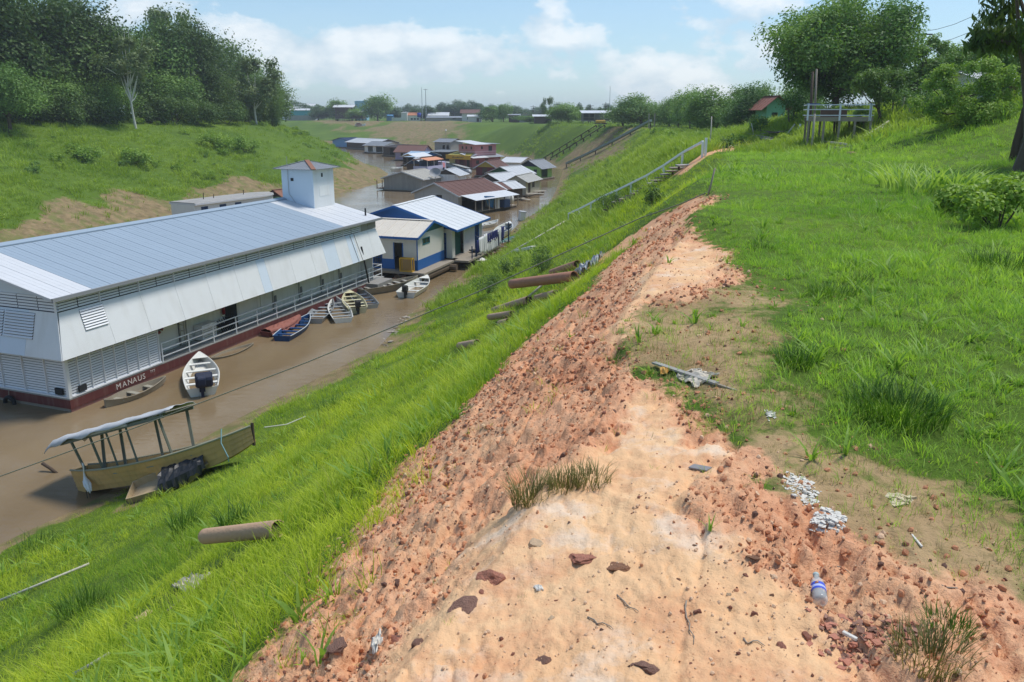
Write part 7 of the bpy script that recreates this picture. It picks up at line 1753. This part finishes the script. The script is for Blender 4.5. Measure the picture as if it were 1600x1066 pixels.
for px, py, w_, h_, nb, lab in ((290, 835, 46, 60, 120, 'tall dark grass clump left of the wound pipe'), (370, 825, 60, 40, 140, 'dark leafy clump above the wound pipe'), (130, 955, 90, 50, 170, 'dark grass clump at the lower left of the slope'), (520, 640, 60, 30, 90, 'grass clump on the slope right of the covered boat'), (60, 860, 70, 30, 90, 'grass clump near the water at the left edge')):
    clump('grass_clump', lab, px, py, w_, h_, nb, .008, gm_dark, px)
clump('sparse_tuft', 'sparse fine green tuft at the bottom right corner', 1450, 1040, 130, 60, 260, .0022, gm_drytuft, 5); clump('sparse_tuft', 'fine green tuft right of the dark rubble', 1480, 985, 90, 40, 160, .0022, gm_dark, 6)
clump('dry_tuft', 'dry grey green grass tuft on the left of the sand hump', 830, 778, 70, 60, 260, .0022, gm_drytuft, 1); clump('dry_tuft', 'low dry grass tuft on the right of the sand hump', 920, 752, 80, 32, 240, .0022, gm_drytuft, 2); clump('dry_tuft', 'dry grass tuft behind the other two on the sand hump', 880, 760, 60, 40, 160, .0022, gm_drytuft, 3)
for i, (px, py, w_, h_) in enumerate(((1440, 302, 130, 58), (1405, 292, 70, 46), (1495, 304, 80, 54))): clump('tall_weed', ['tall pale weeds with broad arching blades on the right of the lawn', 'pale arching weeds left of the tallest ones', 'pale arching weeds beside the leafy bush'][i], px, py, w_, h_, 90, .03, gm_pale, 90 + i, .9, 'weed')
for i, (px, py, w_, h_, lab) in enumerate(((1560, 356, 150, 78, 'leafy green bush at the right edge of the lawn'), (1510, 338, 100, 46, 'smaller leafy bush left of the one at the edge'), (1590, 300, 60, 30, 'leafy bush behind at the right edge'))): shrub('leafy_bush', lab, px, py, w_, h_, 2600, .085, lf_light, 95 + i)
for i, (px, py, h_, lab) in enumerate(((1165, 330, 26, 'bright grass tuft above the lawn bare patch'), (1340, 350, 24, 'pale broad bladed tuft below the tall weeds'), (1440, 560, 34, 'bright upright blades in the right of the lawn'), (1385, 560, 30, 'yellow green broad tuft left of the upright blades'), (420, 950, 60, 'bright broad bladed weed in the red soil at lower left'), (525, 940, 40, 'bright weed at the edge of the red soil'), (455, 830, 36, 'weed beside the upper end of the wound pipe'), (330, 985, 46, 'bright weed at the bottom left edge of the red soil'))):
    clump('bright_weed', lab, px, py, 40, h_, 26, .007, gm_pale if i < 4 else gm_slope_w, 120 + i, .8, 'weed')

flakes('shore_debris', 'pale driftwood bits and litter on the muddy shore below the hut', [(590, 530), (600, 500), (645, 478), (655, 490), (625, 515), (605, 545)], 120, .03, .32, 41, m_wood)
flakes('shore_debris', 'pale litter along the mud behind the laundry deck', [(790, 372), (815, 350), (850, 338), (862, 345), (830, 362), (800, 382)], 90, .04, .4, 42, m_wood)
gm_lawn = leafmat('grass_lawn', srgb(118, 164, 60), srgb(186, 216, 96), .48, .35)
gm_slope = leafmat('grass_slope', srgb(108, 150, 46), srgb(206, 218, 64), .48, .3)
gm_dry = leafmat('grass_dry', srgb(126, 124, 72), srgb(168, 162, 108), .25, .8)
gm_far = leafmat('grass_far', srgb(104, 142, 50), srgb(176, 196, 80), .4, .06)
MIX = gpoly([(300, 1066), (400, 960), (470, 870), (560, 770), (640, 700), (700, 700), (640, 790), (600, 870), (560, 960), (520, 1066)])
def do_grass():
    T = lambda *a, **k: tuft_mesh(*a, **k)
    lawn = [T('grass_tuft', 14, .055, .06, .0022, .7, gm_lawn, 1), T('grass_tuft', 14, .075, .07, .0025, .8, gm_lawn, 2), T('grass_tuft', 10, .14, .05, .0035, .8, gm_lawn, 3)]
    dryt = [T('grass_tuft', 12, .07, .06, .0018, .9, gm_dry, 4), T('grass_tuft', 10, .10, .07, .002, .9, gm_lawn, 5)]
    slope = [T('grass_tuft', 16, .065, .075, .0022, 1.0, gm_slope, 6), T('grass_tuft', 14, .095, .08, .0026, 1.0, gm_slope, 7), T('grass_tuft', 10, .16, .07, .0034, .9, gm_slope, 8)]
    far = [T('grass_tuft', 14, .42, .35, .02, .7, gm_far, 9, seg=2), T('grass_tuft', 12, .6, .4, .028, .7, gm_far, 10, seg=2)]
    weeds = [T('weed', 9, .10, .03, .011, 1.1, gm_slope_w, 31), T('weed', 7, .16, .03, .013, 1.0, leafmat('weed_mid', srgb(110, 150, 60), srgb(160, 190, 90), .45, 1.0), 32), T('weed', 6, .2, .04, .0015, .5, gm_dry, 33)]
    protos = lawn + dryt + slope + far + weeds
    PT, SCL, PK = [], [], []
    for (r0, r1, dens) in ((1.3, 3, 420), (3, 6, 330), (6, 10, 200), (10, 16, 95), (16, 26, 42), (26, 45, 18), (45, 75, 10), (75, 130, 3.2), (130, 230, .8)):
        X, Y = sample_polar(r0, r1, R(-46 if r1 < 27 else -42), R(58 if r1 < 27 else 44), dens)
        z = base_height(X, Y); bare, sand, dry, mud, d, r = masks(X, Y, z)
        z = z + detail(X, Y, bare, sand, d, r)
        # which side of the crest: slope grass is longer and yellower than the lawn on the terrace
        onslope = (z < 10.05 - .004 * Y) & (X < 15)
        p = np.where(onslope, 1.0, 1.0)
        clump = fbm(X * 1.6, Y * 1.6, 4, 71)
        p = p * (1 - np.clip(bare * 1.25, 0, 1) * .985) * (1 - np.clip(dry, 0, 1) * (.74 - .65 * sst(-.1, .3, clump))) * (1 - mud * .93) * (d > .25)
        for (ax, ay, bx, by, kr) in KEEPOUT:
            vx, vy = bx - ax, by - ay; tt = np.clip(((X - ax) * vx + (Y - ay) * vy) / (vx * vx + vy * vy + 1e-9), 0, 1)
            p = p * np.where(np.hypot(X - ax - tt * vx, Y - ay - tt * vy) < kr, .12, 1.0)
        edge = sst(.85, .35, bare) * sst(.05, .35, bare) * onslope * sst(-.05, .25, clump)
        p = np.maximum(p, .45 * edge)
        if r0 < 10: p = np.maximum(p, .55 * sst(-.08, .12, sdist(X, Y, MIX) + .12 * fbm(X * 3, Y * 3, 3, 81)) * sst(-.22, .15, fbm(X * 2.6, Y * 2.6, 4, 82)))
        keep = rng.random(len(X)) < p
        X, Y, z, bare, dry, d, r, onslope, clump = [a[keep] for a in (X, Y, z, bare, dry, d, r, onslope, clump)]
        n = len(X); u = rng.random(n)
        pk = np.where(onslope, 5 + np.where(u < .5, 0, np.where(u < .88, 1, 2)), np.where(u < .55, 0, np.where(u < .93, 1, 2)))
        pk = np.where((dry + bare > .35) & ~onslope, np.where(u < .45, 3, 4), pk)
        mixm = (r < 10) & (sdist(X, Y, MIX) > -.06)
        pk = np.where(mixm, 5 + (u > .45) + (u > .85), pk)
        u2 = rng.random(n); wp = sst(-.1, .5, fbm(X / 1.1, Y / 1.1, 3, 77))
        pk = np.where((u2 < .05 * wp) & (r < 45), 10, np.where((u2 > 1 - .05 * wp) & (r < 45), 11, np.where((u2 > .5) & (u2 < .525) & (r < 45), 12, pk)))
        pk = np.where(r > 45, 8 + (u > .6), pk)
        big = fbm(X / 2.3, Y / 2.3, 3, 73)
        s = rng.uniform(.65, 1.25, n) * np.clip(1 + .9 * big, .55, 1.6) * np.where(r < 45, 1 + .04 * np.clip(r - 5, 0, 40), 1.0)
        s = s * np.where(onslope, .7 + .4 * sst(0, 2.5, d), .74 + .26 * sst(8, 20, r)) * np.where(mixm, .95, 1 - .45 * np.clip(bare + dry * .5, 0, 1))
        PT.append(np.stack([X, Y, z], -1)); SCL.append(s); PK.append(pk)
    P = np.concatenate(PT); S = np.concatenate(SCL); K = np.concatenate(PK)
    print('grass tufts', len(P))
    scatter('grass', P, S, protos, K, 'short green grass covering the banks and terrace', 'grass')


def do_clods():
    def cm(name, mat, seed):
        me = rock_mesh(seed, 1, .75); me.materials.append(mat); return bpy.data.objects.new(name, me)
    mr1 = M('clod_red', srgb(210, 148, 110), .95, .22, 14, bump=.5, bscale=40); mr2 = M('clod_tan', srgb(232, 194, 158), .95, .2, 14, bump=.5, bscale=40)
    pro = [cm('clod', mr1, 70), cm('clod', mr1, 71), cm('clod', mr2, 72), cm('clod', rm['dark'], 73), cm('clod', rm['red'], 74)]
    PT, SC_, PK = [], [], []
    for r0, r1, dens, s0 in ((1.2, 3, 2600, .010), (3, 5, 1900, .0115), (5, 9, 1000, .0155), (9, 18, 300, .024), (18, 40, 14, .06)):
        X, Y = sample_polar(r0, r1, R(-40), R(40), dens); z = base_height(X, Y); bare, sand, dry, mud, d, r = masks(X, Y, z); z = z + detail(X, Y, bare, sand, d, r)
        patch = fbm(X * 1.4, Y * 1.4, 3, 91)
        p = bare * (1 - sand * .93) * (.35 + 1.0 * sst(-.2, .5, patch)) + .10 * dry + sand * bare * .22 * sst(-.3, .4, patch)
        k = rng.random(len(X)) < p; X, Y, z, sand = X[k], Y[k], z[k], sand[k]; n = len(X); u = rng.random(n)
        PT.append(np.stack([X, Y, z + s0 * .15], -1)); SC_.append(s0 * (.45 + 2.2 * rng.random(n) ** 3.2) * np.where(sand > .5, .8, 1.35)); PK.append(np.where(sand > .5, np.where(u < .8, 2, np.where(u < .9, 0, 4)), np.where(u < .42, 0, np.where(u < .72, 1, np.where(u < .84, 2, np.where(u < .91, 3, 4))))))
    P = np.concatenate(PT); print('clods', len(P)); scatter('soil_clods', P, np.concatenate(SC_), pro, np.concatenate(PK), 'loose red soil clods and gravel on the bare crest', 'gravel', tilt=.8)
def do_scrub():
    pr = []
    for k in range(3):
        v, cen, rad = crown_data(.55, .55, .3, 420, 8, .11, 200 + k, spread=.9); v[:, 2] += .22
        pr.append(bpy.data.objects.new('scrub_clump', quads_mesh('scrub_clump', v, (lf_mid, lf_light, gm_far)[k])))
    n = 9000; X = rng.uniform(-110, 34, n); Y = rng.uniform(36, 230, n); z = base_height(X, Y); bare, sand, dry, mud, d, r = masks(X, Y, z)
    k = (d > 2.5) & (z < 11.2) & (rng.random(n) < (1 - mud) * sst(.02, .35, fbm(X / 9, Y / 9, 4, 95)) * np.where(X < -20, .5, .16))
    X, Y, z = X[k], Y[k], z[k]; m = len(X); print('scrub', m)
    scatter('hillside_scrub', np.stack([X, Y, z], -1), rng.uniform(.5, 1.7, m) * 1.15, pr, rng.integers(0, 3, m), 'low tangled weeds and vines on the river banks', 'weeds', tilt=.15)
do_scrub()
do_clods()
do_grass()

# ------------------------------------------------------------------ humid air
def haze():
    o = MB().span((-1800, -1800, -2.8), (1800, 1800, 34)).build('haze', None); m = bpy.data.materials.new('humid_air'); m.use_nodes = True; t = m.node_tree
    t.nodes.remove(t.nodes['Principled BSDF']); v = t.nodes.new('ShaderNodeVolumePrincipled'); v.inputs['Color'].default_value = (.86, .92, .98, 1); v.inputs['Density'].default_value = .00042; v.inputs['Anisotropy'].default_value = .2
    ln(t, v.outputs[0], t.nodes['Material Output'].inputs['Volume']); o.data.materials.append(m); tag(o, 'thin pale humid air over the river', 'haze', kind='stuff')
haze()
